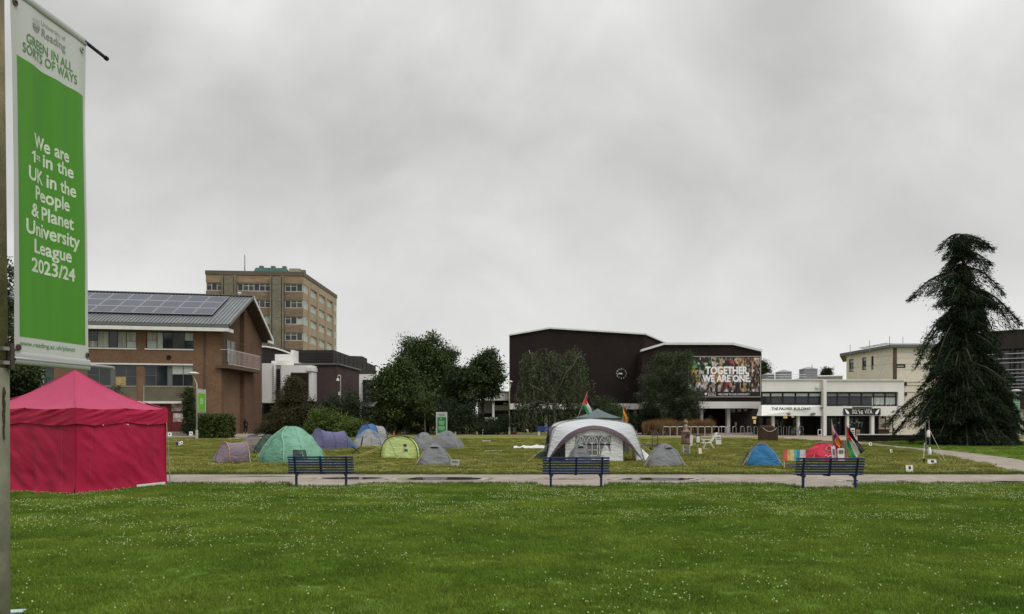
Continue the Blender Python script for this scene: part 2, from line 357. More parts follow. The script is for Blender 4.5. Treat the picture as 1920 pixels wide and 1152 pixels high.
def puddle(px, py, rx, ry, seed, inner=.6):
    c = G(px, py); b = MB(); n = 40
    ring = lambda f, z: [(c.x+rx*f*COS(2*PI*i/n)*(1+.22*fbm(COS(2*PI*i/n)*1.4, SIN(2*PI*i/n)*1.4, seed)), c.y+ry*f*SIN(2*PI*i/n)*(1+.22*fbm(SIN(2*PI*i/n)*1.4, COS(2*PI*i/n)*1.4, seed+4)), z) for i in range(n)]
    b.add(ring(1.28, -.0105), [tuple(range(n))]); tag(b.build('silt_ring', mat('dark_silt', (.09, .075, .06), var=.2)), kind='structure'); b = MB(); b.add(ring(1.2, -.008), [tuple(range(n))]); tag(b.build('painted_sky_rim', M_SHEEN), kind='structure')  # the paler ring carries the sky's reflection in its colour
    b = MB(); b.add(ring(1.0, -.0045), [tuple(range(n))]); tag(b.build('puddle', M_WATER), kind='structure')
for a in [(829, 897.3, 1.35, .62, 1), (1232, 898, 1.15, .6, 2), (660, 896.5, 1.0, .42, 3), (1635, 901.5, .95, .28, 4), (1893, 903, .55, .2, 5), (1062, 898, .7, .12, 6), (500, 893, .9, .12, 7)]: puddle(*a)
# kerb edging along the far side of the front path
b = MB()
for i in range(60):
    x = -40+i; b.box((x+.5, FAR+.02, -.01), (.992, .05, .03))
M_EDGE = mat('edging', (.10, .085, .065), var=.3, vs=3)

# ------------------------------------------------------------------ building helpers
def wall_open(pl, u0, u1, z0, z1, ops, dep=.2, o=0.0, name='wall', m=None, parent=None, top=None):
    """a wall face with real openings and reveals; ops = (u0,u1,z0,z1); top(u) optionally gives a sloping top"""
    us = sorted({u0, u1, *[a for q in ops for a in q[:2]]}); zs = sorted({z0, z1, *[a for q in ops for a in q[2:]]}); b = MB()
    for i in range(len(us)-1):
        for j in range(len(zs)-1):
            cu = (us[i]+us[i+1])/2; cz = (zs[j]+zs[j+1])/2
            if any(q[0] < cu < q[1] and q[2] < cz < q[3] for q in ops): continue
            b.quad(pl.at(us[i], zs[j], o), pl.at(us[i+1], zs[j], o), pl.at(us[i+1], zs[j+1], o), pl.at(us[i], zs[j+1], o))
    for a, c, d, e_ in ops:
        p = lambda u, z, q: pl.at(u, z, q)
        b.quad(p(a, d, o), p(a, e_, o), p(a, e_, o-dep), p(a, d, o-dep)); b.quad(p(c, d, o-dep), p(c, e_, o-dep), p(c, e_, o), p(c, d, o))
        b.quad(p(a, d, o-dep), p(c, d, o-dep), p(c, d, o), p(a, d, o)); b.quad(p(a, e_, o), p(c, e_, o), p(c, e_, o-dep), p(a, e_, o-dep))
    return b.build(name, m, parent, world=True)
def window(parent, pl, u0, u1, z0, z1, cols, rows=(), o=-.12, fm=None, fw=.06, glass=None, panes=None, name='window', back=True):
    """frame and bars as one part, each pane a sub-part; cols = list of fractions, rows = per-column list of fractions"""
    fm = fm or M_FRAMEG; f = MB(); th = .05
    us = [u0]+[u0+(u1-u0)*c for c in cols]+[u1]
    f.pbox(pl, u0, u1, z0, z0+fw, o-th, o); f.pbox(pl, u0, u1, z1-fw, z1, o-th, o)
    for k, u in enumerate(us):
        a = u if k == 0 else (u-fw if k == len(us)-1 else u-fw/2); f.pbox(pl, a, a+fw, z0+fw, z1-fw, o-th, o+.004)
    cells = []
    for k in range(len(us)-1):
        a = us[k]+(fw if k == 0 else fw/2); c = us[k+1]-(fw if k == len(us)-2 else fw/2)
        rs = rows[k] if rows and isinstance(rows[0], (list, tuple)) else rows
        zs = [z0+fw]+[z0+(z1-z0)*r for r in rs]+[z1-fw]
        for r in rs: f.pbox(pl, a, c, z0+(z1-z0)*r-fw*.35, z0+(z1-z0)*r+fw*.35, o-th, o+.002)
        for q in range(len(zs)-1): cells.append((a, c, zs[q], zs[q+1]))
    w = f.build(name, fm, parent, world=True)
    for k, (a, c, d, e_) in enumerate(cells):
        g = panes[k % len(panes)] if panes else (glass or M_GLASS); b = MB(); b.pbox(pl, a, c, d, e_, o-.04, o-.03); b.build('pane', g, w, world=True)
    return w

# ------------------------------------------------------------------ brick building with solar roof
A = (-(960-170)*77/F, 77.0); B = (-(960-415)*79.5/F, 79.5)
fr = Plane(A, B)                                 # front wall, seen past the banner
bb = thing('brick_building', 'red brick building with solar panels on its grey metal roof and a gable balcony', 'building', (B[0], B[1], 0))
BR = brickmat('red_brick', (.185, .103, .058), (.146, .082, .049), (.15, .105, .075), fr.ang)
E = fr.len; U0 = fr.sz(20, 640)[0]
sz = fr.sz
rowA = [sz(170, 653)[1], sz(170, 622)[1]]; rowB = [sz(272, 724)[1], sz(272, 684.5)[1]]
wz0, wz1 = sz(274, 653.5)[1], sz(274, 622)[1]; vz0, vz1 = rowB
u = lambda px, py=650: sz(px, py)[0]
upper = [(u(170)-3.9, u(256)), (u(274), u(363))]; lower = [(u(67), u(101)), (u(163), u(256)), (u(271), u(362))]
upper.insert(0, (u(67), u(150)))
upper[1] = (u(165), u(256))
ops = [(a, c, wz0, wz1) for a, c in upper]+[(a, c, vz0, vz1) for a, c in lower]
dz1 = sz(322, 757)[1]; du0, du1 = u(300, 790), u(346, 790)
ops.append((du0, du1, .35, dz1))
ez = sz(300, 616)[1]
wall_open(fr, U0, E, -.05, ez, ops, .22, 0, 'wall', BR, bb)
blinds = [M_BLINDV, M_BLINDV, M_GLASS, M_BLINDV, M_BLINDV]
window(bb, fr, *upper[0], wz0, wz1, [.25, .5, .75], fm=M_FRAME, panes=blinds)
window(bb, fr, *upper[1], wz0, wz1, [.19, .42, .6, .78], [[.42], [], [], [], [.42]], fm=M_FRAME, panes=[M_BLINDV, M_GLASSG, M_BLINDV, M_GLASS, M_BLINDV, M_BLIND, M_BLINDV])
window(bb, fr, *upper[2], wz0, wz1, [.22, .35, .55, .80], [[.5], [], [], [], [.5]], fm=M_FRAME, panes=[M_BLIND, M_BLINDV, M_BLIND, M_GLASS, M_GLASSP, M_GLASSG, M_BLIND])
window(bb, fr, *lower[0], vz0, vz1, [.45], fm=M_FRAME, panes=[M_BLIND, M_GLASSG])
W2 = window(bb, fr, *lower[1], vz0, vz1, [.24, .47, .56, .78], [[.5], [], [], [.45], [.45]], panes=[M_GLASS, M_GLASS, M_GLASS, M_FRAMEG, mat('board', (.36, .26, .11)), M_GLASS, M_GLASS, M_GLASS])
window(bb, fr, *lower[2], vz0, vz1, [.23, .47, .56, .79], [[.5], [], [], [.57], [.57]], panes=[M_GLASS, M_GLASS, M_GLASS, M_FRAMEG, M_GLASS, M_BLIND, M_GLASS, M_BLIND])
for a, c in upper:
    b = MB(); b.pbox(fr, a-.12, c+.0, wz0-.13, wz0, -.2, .07); b.build('sill', M_WHITE2, bb, world=True)
    b = MB(); b.pbox(fr, a-.05, c+.05, wz1, wz1+.12, -.1, .035); b.build('lintel', M_FRAMEG, bb, world=True)
b = MB(); b.pbox(fr, U0, u(362), vz1, vz1+.15, -.05, .10); b.build('ledge', M_WHITE2, bb, world=True)
for a, c in lower:                              # rough concrete panels framed in pale stone below the lower windows
    z1 = vz0-.1; z0 = sz(271, 754)[1]
    b = MB(); b.pbox(fr, a, c, z0, z1, -.02, .03); b.build('concrete_panel', M_CONCD, bb, world=True)
    b = MB(); b.pbox(fr, a-.12, a, z0, z1+.1, -.02, .06); b.pbox(fr, a, c, z1, z1+.1, -.02, .06); b.build('panel_frame', M_CONC, bb, world=True)
b = MB(); b.pbox(fr, u(255, 755), u(349, 755), dz1, dz1+.22, 0, .45); b.build('door_canopy', M_WHITE2, bb, world=True)
M_RED = mat('oxblood_paint', (.11, .018, .018), rough=.5, var=.12); M_MURAL = mat('mural_print', (.34, .22, .20), rough=.6, var=.75, vs=2.6, detail=6, col2=(.40, .36, .34))
dw = u(321, 790), u(345, 790)
b = MB(); b.pbox(fr, dw[0], dw[1], .42, 2.35, -.16, -.10); door = b.build('door', M_RED, bb, world=True)
b = MB(); b.pbox(fr, dw[0]+.15, dw[1]-.12, 1.35, 2.2, -.10, -.085); b.build('picture_panel', M_MURAL, door, world=True)
b = MB(); b.pbox(fr, dw[0], dw[1], 2.42, dz1-.02, -.17, -.12); b.build('transom_panel', M_MURAL, bb, world=True)
b = MB(); b.pbox(fr, du0, dw[0]-.25, .9, dz1-.05, -.16, -.12); b.pbox(fr, du0, dw[0]-.05, .35, .86, -.16, -.08); b.pbox(fr, dw[0]-.24, dw[0]-.02, .9, dz1, -.15, -.07); b.build('side_panel', M_RED, bb, world=True)
M_POST = mat('red_poster', (.30, .05, .06), var=.2, vs=2)
b = MB(); b.pbox(fr, du0+.1, dw[0]-.4, 1.0, dz1-.25, -.115, -.10); pp = b.build('poster', M_POST, bb, world=True)
for k in range(4): b = MB(); b.pbox(fr, du0+.2, dw[0]-.55-.1*(k % 2), 1.3+k*.25, 1.36+k*.25, -.10, -.096); b.build('lettering', M_PAPER, pp, world=True)
b = MB(); b.pbox(fr, dw[1]+.04, u(360, 790), .55, dz1-.15, 0.0, .02); b.build('mural', M_MURAL, bb, world=True)
b = MB(); b.pbox(fr, du0-.6, dw[1]+.3, -.02, .18, 0, .7); b.pbox(fr, du0-.3, dw[1]+.1, .18, .34, 0, .4); b.build('step', M_CONC, bb, world=True)
for px, py in ((316.5, 670.5), (-20, 668)):
    uu, zz = sz(px, py); b = MB(); b.lathe(fr.at(uu, zz, 0), [(.24, 0), (.24, .06), (.16, .07), (.15, .02), (.05, .02), (.05, .08), (0, .08)], 16, M=Matrix((fr.t, (0, 0, 1), fr.n)).transposed()); b.build('wall_vent', M_DARK, bb, world=True)
b = MB(); b.tube([fr.at(u(384, 690), ez, .09), fr.at(u(384, 690), .1, .09)], .055, 8); b.build('downpipe', M_SOFFIT, bb, world=True)
# gable end wall, recessed in its middle, with the balcony
GX = B[0]; GY0, GY1 = B[1], 92.4; RY = (GY0+GY1)/2; RZ = 15.15; OH = 1.05
ge = Plane((GX, GY0), (GX, GY1)); BRe = brickmat('gable_brick', (.155, .085, .050), (.122, .066, .040), (.10, .07, .05), ge.ang)
BRp = brickmat('pale_gable_brick', (.20, .122, .072), (.17, .10, .060), (.14, .10, .07), ge.ang)
GL = GY1-GY0; ga = ge.sz(420, 700)[0]; gb = ge.sz(458, 740)[0]
gz = ge.sz(416, 690)[1]; top = lambda y: ez+(RZ-.55-ez)*(1-abs(y-RY)/((GY1-GY0)/2))
b = MB(); b.quad(ge.at(0, -.05), ge.at(ga, -.05), ge.at(ga, top(GY0+ga)), ge.at(0, ez)); b.quad(ge.at(ga, -.05), ge.at(ga, -.05, -.45), ge.at(ga, top(GY0+ga), -.45), ge.at(ga, top(GY0+ga)))
b.build('end_wall', BRe, bb, world=True)
b = MB(); b.quad(ge.at(gb, -.05), ge.at(GL, -.05), ge.at(GL, ez), ge.at(gb, top(GY0+gb))); b.quad(ge.at(gb, -.05, -.45), ge.at(gb, -.05), ge.at(gb, top(GY0+gb)), ge.at(gb, top(GY0+gb), -.45)); b.build('end_wall', BRe, bb, world=True)
mid = ge.sz(415, 688)[1]
b = MB(); b.quad(ge.at(ga, -.05, -.45), ge.at(gb, -.05, -.45), ge.at(gb, mid, -.45), ge.at(ga, mid, -.45)); b.build('pale_wall', BRp, bb, world=True)
pk = GL/2
b = MB(); b.add([ge.at(ga, mid, -.45), ge.at(gb, mid, -.45), ge.at(gb, top(GY0+gb), -.45), ge.at(pk, RZ-.55, -.45), ge.at(ga, top(GY0+ga), -.45)], [(0, 1, 2, 3, 4)]); b.build('gable_wall', BRe, bb, world=True)
def gw(px0, py0, px1, py1, nm, gl):
    u0_, z1_ = ge.sz(px0, py0); u1_ = ge.sz(px1, py0)[0]; z0_ = ge.sz(px0, py1)[1]
    return window(bb, ge, u0_, u1_, z0_, z1_, [.5], o=-.38, fm=M_FRAMEG, fw=.08, panes=gl, name=nm)
gw(418.5, 634, 428, 688, 'balcony_door', [M_BLIND, M_DARK]); gw(432, 637, 448, 680, 'window', [M_GLASS, M_GLASSP])
b = MB(); b0, b1 = ge.sz(414, 690)[0], ge.sz(474.5, 690)[0]; sl = ge.sz(414, 683)[1]
b.pbox(ge, b0-.2, b1, sl-.42, sl-.12, -.44, .85); bal = b.build('balcony', M_SOFFIT, bb, world=True)
hz_ = ge.sz(414, 653)[1]; p0 = Vector((GX+.8, GY0+b0-.1, sl-.1)); n_b = 26; M_RAIL = mat('pale_railing', (.50, .45, .42), rough=.6, var=.1)
b = MB(); b.bar(p0+Vector((0, 0, hz_-sl-.05)), p0+Vector((0, b1-b0, hz_-sl-.05)), .06, .05); b.bar(p0+Vector((0, 0, .12)), p0+Vector((0, b1-b0, .12)), .05, .05); b.bar(p0+Vector((-.8, 0, hz_-sl-.05)), p0+Vector((0, 0, hz_-sl-.05)), .06, .05); b.build('handrail', M_RAIL, bal, world=True)
bal0 = None
for k in range(n_b):
    if bal0 is None: b = MB(); b.box(p0+Vector((.032, .05, (hz_-sl)/2+.05)), (.028, .055, hz_-sl)); bal0 = b.build('baluster', M_RAIL, bal, world=True)
    else: share(bal0, bal, (0, (b1-b0-.1)/(n_b-1)*k, 0))
b = MB(); b.box(ge.pt(423.7, 695, -.38), (.14, .2, .42)); b.build('wall_lamp', M_PAPER, bb, world=True)
b = MB(); b.quad((GX, GY1, -.05), (GX-40, GY1-1.5, -.05), (GX-40, GY1-1.5, ez), (GX, GY1, ez)); b.build('back_wall', BRe, bb, world=True)
# roof: two pitched slopes of standing-seam sheets, ridge, verge boards and gutters
sd_ = Vector((fr.t.x, fr.t.y, 0)); L0 = U0-E                      # along the eaves, from the gable back to the far end
def rp(a, v, s=-1, lift=0.0):                    # a metres from the gable wall (+ outwards), v 0 eaves .. 1 ridge
    y0 = GY0-.95 if s < 0 else GY1+.6; z0 = ez+.42 if s < 0 else ez+.2
    base = Vector((GX, GY0, 0))+sd_*a; yy = y0+(RY-y0)*v+(base.y-GY0); nrm = Vector((0, s*(RZ-ez), abs(RY-y0))).normalized()
    return Vector((base.x, yy, z0+(RZ-z0)*v))+nrm*lift
np_ = 62; a0 = L0-1; a1 = OH; pw = (a1-a0)/np_
roof = MB(); roof.hexa([rp(a0, 0, 1), rp(a0, 1, 1), rp(a1, 1, 1), rp(a1, 0, 1), rp(a0, 0, 1, .1), rp(a0, 1, 1, .1), rp(a1, 1, 1, .1), rp(a1, 0, 1, .1)]); roof = roof.build('roof', M_ZINC, bb, world=True)
sh0 = None
for k in range(np_):
    if sh0 is None:
        b = MB(); q0 = rp(a1-pw, 0); q1 = rp(a1, 0); q2 = rp(a1, 1); q3 = rp(a1-pw, 1); up = Vector((0, -(RZ-ez), RY-GY0+.95)).normalized()
        b.hexa([q0, q1, q2, q3, q0+up*.05, q1+up*.05, q2+up*.05, q3+up*.05]); b.bar(q0+up*.09, q3+up*.09, .05, .1, up=up); sh0 = b.build('roof_sheet', M_ZINC, roof, world=True)
    else: share(sh0, roof, -sd_*pw*k)
b = MB(); b.bar(rp(a0, 1)+Vector((0, 0, .14)), rp(a1, 1)+Vector((0, 0, .14)), .5, .1); b.build('ridge_cap', M_FRAMEG, roof, world=True)
b = MB(); b.bar(rp(a0, 0)+Vector((0, -.08, -.16)), rp(a1, 0)+Vector((0, -.08, -.16)), .22, .26); b.build('gutter', M_FRAMEG, bb, world=True)
b = MB(); q = rp(a0, 0); q2 = rp(a1, 0); b.bar(q+Vector((0, -.05, -.52)), q2+Vector((0, -.05, -.52)), .24, .36); b.bar(q2+Vector((-.2, .06, -.52)), q2+Vector((-.2, 1.6, -.52)), .24, .34); b.build('fascia', M_WHITE2, bb, world=True)
b = MB(); b.bar(rp(a0, 0, -1)+Vector((0, .55, -.62)), rp(a1-.3, 0, -1)+Vector((0, .55, -.62)), .95, .1); b.build('soffit', M_SOFFIT, bb, world=True)
q3 = rp(a1, 0, 1); b = MB(); b.bar(q3+Vector((.06, -1.7, -.3)), q3+Vector((.06, 0, -.3)), .2, .3); b.bar(q3+Vector((-1.2, 0, -.3)), q3+Vector((-.05, -.05, -.3)), .2, .28); b.build('eave_board', M_WHITE2, bb, world=True)
for s in (-1, 1):
    b = MB(); b.bar(rp(a1+.06, 0, s), rp(a1+.06, 1, s), .12, .3); b.build('verge_board', M_FRAMEG if s < 0 else M_WHITE2, bb, world=True)
    b = MB(); b.hexa([rp(-.42, 0, s, -.3), rp(a1-.02, 0, s, -.3), rp(a1-.02, 1, s, -.3), rp(-.42, 1, s, -.3), rp(-.42, 0, s, -.2), rp(a1-.02, 0, s, -.2), rp(a1-.02, 1, s, -.2), rp(-.42, 1, s, -.2)]); b.build('soffit', M_SOFFIT, bb, world=True)
# solar panels: three courses
sol = tag(MB().build('solar_array', M_ALU, bb)) if False else None
v0, v1 = .235, .90; sa1 = -1.15; spw = 1.93; s0 = None; up = Vector((0, -(RZ-ez), RY-GY0+.95)).normalized()
b = MB(); b.hexa([rp(sa1-spw*11.6, v0, -1, .16), rp(sa1, v0, -1, .16), rp(sa1, v1, -1, .16), rp(sa1-spw*11.6, v1, -1, .16), rp(sa1-spw*11.6, v0, -1, .24), rp(sa1, v0, -1, .24), rp(sa1, v1, -1, .24), rp(sa1-spw*11.6, v1, -1, .24)])
rail = b.build('panel_rails', M_FRAME, roof, world=True)
for r in range(3):
    for k in range(12):
        va = v0+(v1-v0)*r/3+.004; vb = v0+(v1-v0)*(r+1)/3-.004
        if s0 is None:
            b = MB(); aa = sa1-spw+.04; ab = sa1-.04
            b.hexa([rp(aa, va, -1, .25), rp(ab, va, -1, .25), rp(ab, vb, -1, .25), rp(aa, vb, -1, .25), rp(aa, va, -1, .30), rp(ab, va, -1, .30), rp(ab, vb, -1, .30), rp(aa, vb, -1, .30)], 0)
            i0, i1 = aa+.03, ab-.03; ja, jb = va+.006, vb-.006
            b.quad(rp(i0, ja, -1, .304), rp(i1, ja, -1, .304), rp(i1, jb, -1, .304), rp(i0, jb, -1, .304), 1)
            s0 = b.build('solar_panel', [mat('solar_frame', (.36, .37, .39), rough=.5, var=.05), M_SOLAR], roof, world=True); base = rp(0, v0)
        else: share(s0, roof, rp(-spw*k, v0+(v1-v0)*r/3)-base)
# rooftop vent cowl at the ridge end
b = MB(); b.lathe(rp(-.4, 1)+Vector((0, 0, .1)), [(.12, 0), (.12, .25), (.22, .25), (.22, .4), (0, .45)], 10); b.build('roof_vent', M_PAPER, roof, world=True)

# ------------------------------------------------------------------ office tower behind it
tw = thing('office_tower', 'brown concrete office tower with banded windows and a copper green roof', 'building', (-40.5, 150, 0))
TF = Plane(((386-960)*148.3/F, 148.3), (-40.55, 150)); TS = Plane((-40.55, 150), (-40.55, 178.5))
M_TB = mat('ochre_panel', (.235, .165, .110), var=.16, vs=.35, vs2=1.4, stretch=(.5, .5, 2)); M_TB2 = mat('brown_panel', (.185, .135, .095), var=.18, vs=.35, vs2=1.4, stretch=(.5, .5, 3))
M_TS = mat('pale_panel', (.30, .235, .17), var=.10, vs=.4, vs2=2); M_TC = mat('tower_concrete', (.165, .15, .115), var=.16, vs=.4, vs2=2); M_TD = mat('tower_parapet', (.105, .09, .07), var=.2, vs=.5)
zt = EYE+(HY-510.5)*150/F; zp = EYE+(HY-518)*150/F; zo = EYE+(HY-532.5)*150/F
core = MB(); cz = zt-1.2
core.hexa([TF.at(.5, 0, -.55), TF.at(TF.len-.5, 0, -.55), TS.at(TS.len-.5, 0, -.55), Vector((TF.A.x+.6, 178, 0)), TF.at(.5, cz, -.55), TF.at(TF.len-.5, cz, -.55), TS.at(TS.len-.5, cz, -.55), Vector((TF.A.x+.6, 178, cz))]); core.build('wall', M_TB2, tw, world=True)
b = MB(); b.pbox(TF, -.1, TF.len+.1, zp, zt, -1, .22); b.build('parapet', M_TD, tw, world=True)
b = MB(); b.pbox(TS, -.1, TS.len+.1, zp-.02, zt-.03, -1, .2); b.build('parapet', M_TD, tw, world=True)
def panels(pl, ua, ub, n, z0, z1, m, nm='facade_panel', o=.0):
    src = None; w = (ub-ua)/n
    for k in range(n):
        if src is None: b = MB(); b.pbox(pl, ua+.015, ua+w-.015, z0+.015, z1-.015, -.5, o); src = b.build(nm, m, tw, world=True)
        else: share(src, tw, pl.t*(w*k))
pitch = (EYE+(HY-549)*150/F)-(EYE+(HY-579.5)*150/F)
tu = lambda px: TF.sz(px, 560)[0]
colm = [(tu(417.5), tu(444.5)), (tu(507.5), tu(533.5))]
segs = [(0, colm[0][0]), (colm[0][1], colm[1][0]), (colm[1][1], TF.len)]
wh = pitch*.50
panels(TF, 0, TF.len, 6, zo, zp-.02, M_TB, o=.12)
panels(TS, 0, TS.len, 9, zo-.02, zp-.04, M_TS, o=.10)
sidew = [(TS.sz(x0, 600)[0], TS.sz(x1, 600)[0]) for x0, x1 in ((568.6, 577), (580.3, 593.4), (596.5, 608.7), (611.5, 622.6), (625.2, 631))]
for f_ in range(7):
    z1 = zo-pitch*f_; z0 = z1-wh; zs_ = z1-pitch
    for k, (a, c) in enumerate(segs):
        n = (3, 6, 3)[k]; fr_ = [i/n for i in range(1, n)]
        rows = [[.68] if (i+f_*2+k) % 3 != 1 else [] for i in range(n)]
        window(tw, TF, a+.05, c-.05, z0, z1, fr_, rows, o=-.1, fm=M_FRAMEW, fw=.13, panes=[M_GLASS, M_GLASSP, M_GLASS, M_BLIND if f_ % 3 == 2 else M_GLASSP, M_GLASSG, M_GLASS])
        panels(TF, a, c, (1, 3, 2)[k], zs_, z0, M_TB2, o=.06)
    for k, (a, c) in enumerate(sidew):
        window(tw, TS, a, c, z0+.05, z1, [.33, .66], [[.7], [.7], [.7]], o=-.14 if 0 < k < 4 else .02, fm=M_FRAMEW, fw=.16, panes=[M_BLIND, M_GLASSP, M_BLIND, M_BLIND])
    panels(TS, 0, TS.len, 9, zs_, z0+.05, M_TS, o=.04)
for a, c in zip(sidew[:-1], sidew[1:]):
    b = MB(); b.pbox(TS, a[1], c[0], 0, zo-.05, -.4, .22); b.build('pier', M_TS, tw, world=True)
for a, c in colm:                                # stair shafts with ribbed flanks
    b = MB(); b.pbox(TF, a+.45, c-.45, 0, zp-.4, -.3, .8); sh = b.build('stair_shaft', M_TC, tw, world=True)
    for q in (a+.05, c-.3):
        b = MB(); b.pbox(TF, q, q+.25, 0, zp-.15, -.2, 1.0); b.build('rib', M_TC, sh, world=True)
    for f_ in range(6):
        b = MB(); zz = zo-.4-pitch*f_; b.pbox(TF, a+.46, c-.46, zz, zz+.06, .8, .815); b.build('joint', M_TD, sh, world=True)
b = MB(); M_COP = mat('copper_roof', (.030, .095, .078), rough=.6, var=.25, vs=.6)
rc = Vector((-49, 160, zt)); 
b.hexa([TF.at(tu(462), zt, -4), TF.at(tu(532), zt, -4), TF.at(tu(532), zt, -16), TF.at(tu(462), zt, -16), TF.at(tu(468), zt+1.65, -5), TF.at(tu(527), zt+1.65, -5), TF.at(tu(527), zt+1.65, -15), TF.at(tu(468), zt+1.65, -15)]); rf = b.build('roof', M_COP, tw, world=True)
for k, px in enumerate((476, 499, 521)):
    b = MB(); b.box(TF.at(tu(px), zt+1.95, -6.5), (.75, .75, .6)); b.build('roof_vent', M_FRAMEG, rf, world=True)
b = MB(); b.hexa([TF.at(tu(533), zt, -4), TF.at(tu(566), zt, -4), TF.at(tu(566), zt, -14), TF.at(tu(533), zt, -14), TF.at(tu(533), zt+1.6, -5), TF.at(tu(554), zt+1.6, -5), TF.at(tu(554), zt+1.6, -14), TF.at(tu(533), zt+1.6, -14)]); b.build('plant_room', M_TC, tw, world=True)
b = MB(); p = TF.at(tu(451.5), zt, -3); b.tube([p, p+Vector((0, 0, 3.8))], [.13, .08], 6); b.build('mast', M_STEEL, tw, world=True)
b = MB(); b.box(TS.at(2.6, zt+.4, -.6), (.8, .8, .9)); b.build('roof_box', M_TC, tw, world=True)
# ------------------------------------------------------------------ dark block with white louvred bays, between brick building and trees
M_BB = brickmat('plum_brick', (.062, .042, .040), (.05, .035, .034), (.06, .045, .042), 0.0)
M_CLAD = mat('dark_cladding', (.026, .023, .022), rough=.75, var=.22, vs=.5, stretch=(.3, .3, 6))
mb = thing('lecture_block', 'plum brick block with dark upper storey and white louvred bay windows', 'building', (-26, 100, 0))
def poly_wall(name, pl, pix, m, parent, o=0.0, dep=.4):
    b = MB(); pts = [pl.pt(x, y, o) for x, y in pix]; b.prism(pts, -pl.n*dep); return b.build(name, m, parent, world=True)
f1 = PX(584, 98, 632, 98); f2 = PX(632, 98, 674, 106)
poly_wall('brick_wall', f1, [(550, 683.5), (632, 683.5), (632, 815), (550, 815)], M_BB, mb)
poly_wall('brick_wall', f2, [(632, 683.5), (674.5, 695), (674.5, 815), (632, 815)], M_BB, mb)
b = MB(); b.bar(f1.pt(550, 683), f1.pt(632.2, 683), .5, .16); b.bar(f2.pt(632, 683), f2.pt(675, 694.4), .5, .16); b.build('coping', M_FRAMEG, mb, world=True)
g1 = PX(549, 103, 625, 103); g2_ = PX(625, 103, 704, 122)
b = MB(); z = g1.sz(549, 656.5)[1]
poly_wall('upper_wall', g1, [(549, 656.5), (625, 656.5), (625, 690), (549, 690)], M_CLAD, mb)
poly_wall('upper_wall', g2_, [(625, 656.5), (656, 667.5), (679, 668.2), (688.5, 673), (688.5, 680), (704.5, 687), (704.5, 720), (625, 700)], M_CLAD, mb)
src = None
for k in range(4):                                # joints of the upper cladding, as raised boards
    zz = g1.sz(560, 663+k*5.0)[1]; b = MB(); b.pbox(g1, g1.sz(550, 660)[0], g1.sz(624, 660)[0], zz, zz+.07, 0, .05); b.build('cladding_board', M_FRAME, mb, world=True)
for k in range(9):
    x = 630+k*8.2; y0 = 660+k*3.2; b = MB(); a, zt_ = g2_.sz(x, y0); b.pbox(g2_, a, a+.1, g2_.sz(x, 697)[1], zt_, 0, .06); b.build('cladding_rib', M_FRAME, mb, world=True)
wv = thing('curved_roof_hall', 'dark clad hall with thin curved white roof edge tucked behind the brick gable', 'building', (-31, 104, 0))
h1 = PX(488, 106, 548, 106)
poly_wall('wall', h1, [(486, 651), (500, 651.5), (515, 654), (530, 658.5), (546, 664.5), (549, 666), (549, 820), (486, 820)], M_CLAD, wv, dep=6)
b = MB(); b.tube([h1.pt(x, y-.6, .1) for x, y in [(486, 651), (500, 651.5), (515, 654), (530, 658.5), (546, 664.5)]], .13, 6); b.build('roof_edge', M_WHITE2, wv, world=True)
def wbox(px0, px1, pt_, pb, d, dep, nm='white_bay', par=None):
    pl = PX(px0, d, px1, d); b = MB(); u0, z1 = pl.sz(px0, pt_); u1, z0 = pl.sz(px1, pb); b.pbox(pl, u0, u1, z0, z1, -dep, 0); return b.build(nm, M_WHITE, par or mb, world=True), pl
wbox(487, 513, 681.5, 755.5, 96, 6); wbox(527, 584.5, 685, 752, 95.5, 4); wbox(509, 548, 677, 684.8, 97, 6); w3, _ = wbox(515.5, 548, 664.5, 679, 100, 5); wbox(545.5, 550, 656.5, 682, 100.5, 3); wbox(575, 585, 689, 696, 95.3, 3)
w4, pr = wbox(673.5, 702.5, 702, 762, 99, 6)
def louvre(pl, px0, px1, py0, py1, n, par, m, o0=.05, o1=.35):
    u0, z1 = pl.sz(px0, py0); u1, z0 = pl.sz(px1, py1); b = MB(); b.pbox(pl, u0, u1, z0, z1, .0, .06); b.pbox(pl, u0, u0+.12, z0, z1, .06, o1); b.pbox(pl, u1-.12, u1, z0, z1, .06, o1)
    fr_ = b.build('louvre_frame', M_BLACK, par, world=True); src = None; st = (z1-z0)/n
    for k in range(n):
        if src is None: b = MB(); b.pbox(pl, u0+.12, u1-.12, z0+st*.2, z0+st*.55, .12, o1-.02); src = b.build('slat', m, fr_, world=True)
        else: share(src, fr_, (0, 0, st*k))
M_SLAT = mat('louvre_slat', (.055, .055, .052), rough=.5, var=.2)
wbox(511, 528, 683, 752, 97.4, 3); louvre(PX(511, 97.3, 528, 97.3), 514, 525.5, 692, 748, 15, mb, M_SLAT)
louvre(PX(514, 95.4, 585, 95.4), 547, 579, 699, 748, 16, mb, mat('brown_slat', (.06, .035, .022), var=.2)); louvre(PX(673, 98.9, 703, 98.9), 681, 702, 712.5, 754.5, 17, mb, M_SLAT)
b = MB(); 
for k in range(18): b.box(PX(487, 95.9, 513, 95.9).pt(512.3, 687+k*3.8, .02), (.16, .06, .10))
tag(b.build('rivet_strip', M_FRAMEG, mb, world=True))
rw = PX(703, 101, 713, 101); poly_wall('brick_wall', rw, [(702.5, 702), (712.5, 705), (712.5, 815), (702.5, 815)], M_BB, mb, dep=5)
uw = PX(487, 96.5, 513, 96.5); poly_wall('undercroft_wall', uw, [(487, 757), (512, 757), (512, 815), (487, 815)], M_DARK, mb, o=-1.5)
poly_wall('undercroft_wall', uw, [(512, 752), (584, 752), (584, 815), (512, 815)], M_DARK, mb, o=-1.6)
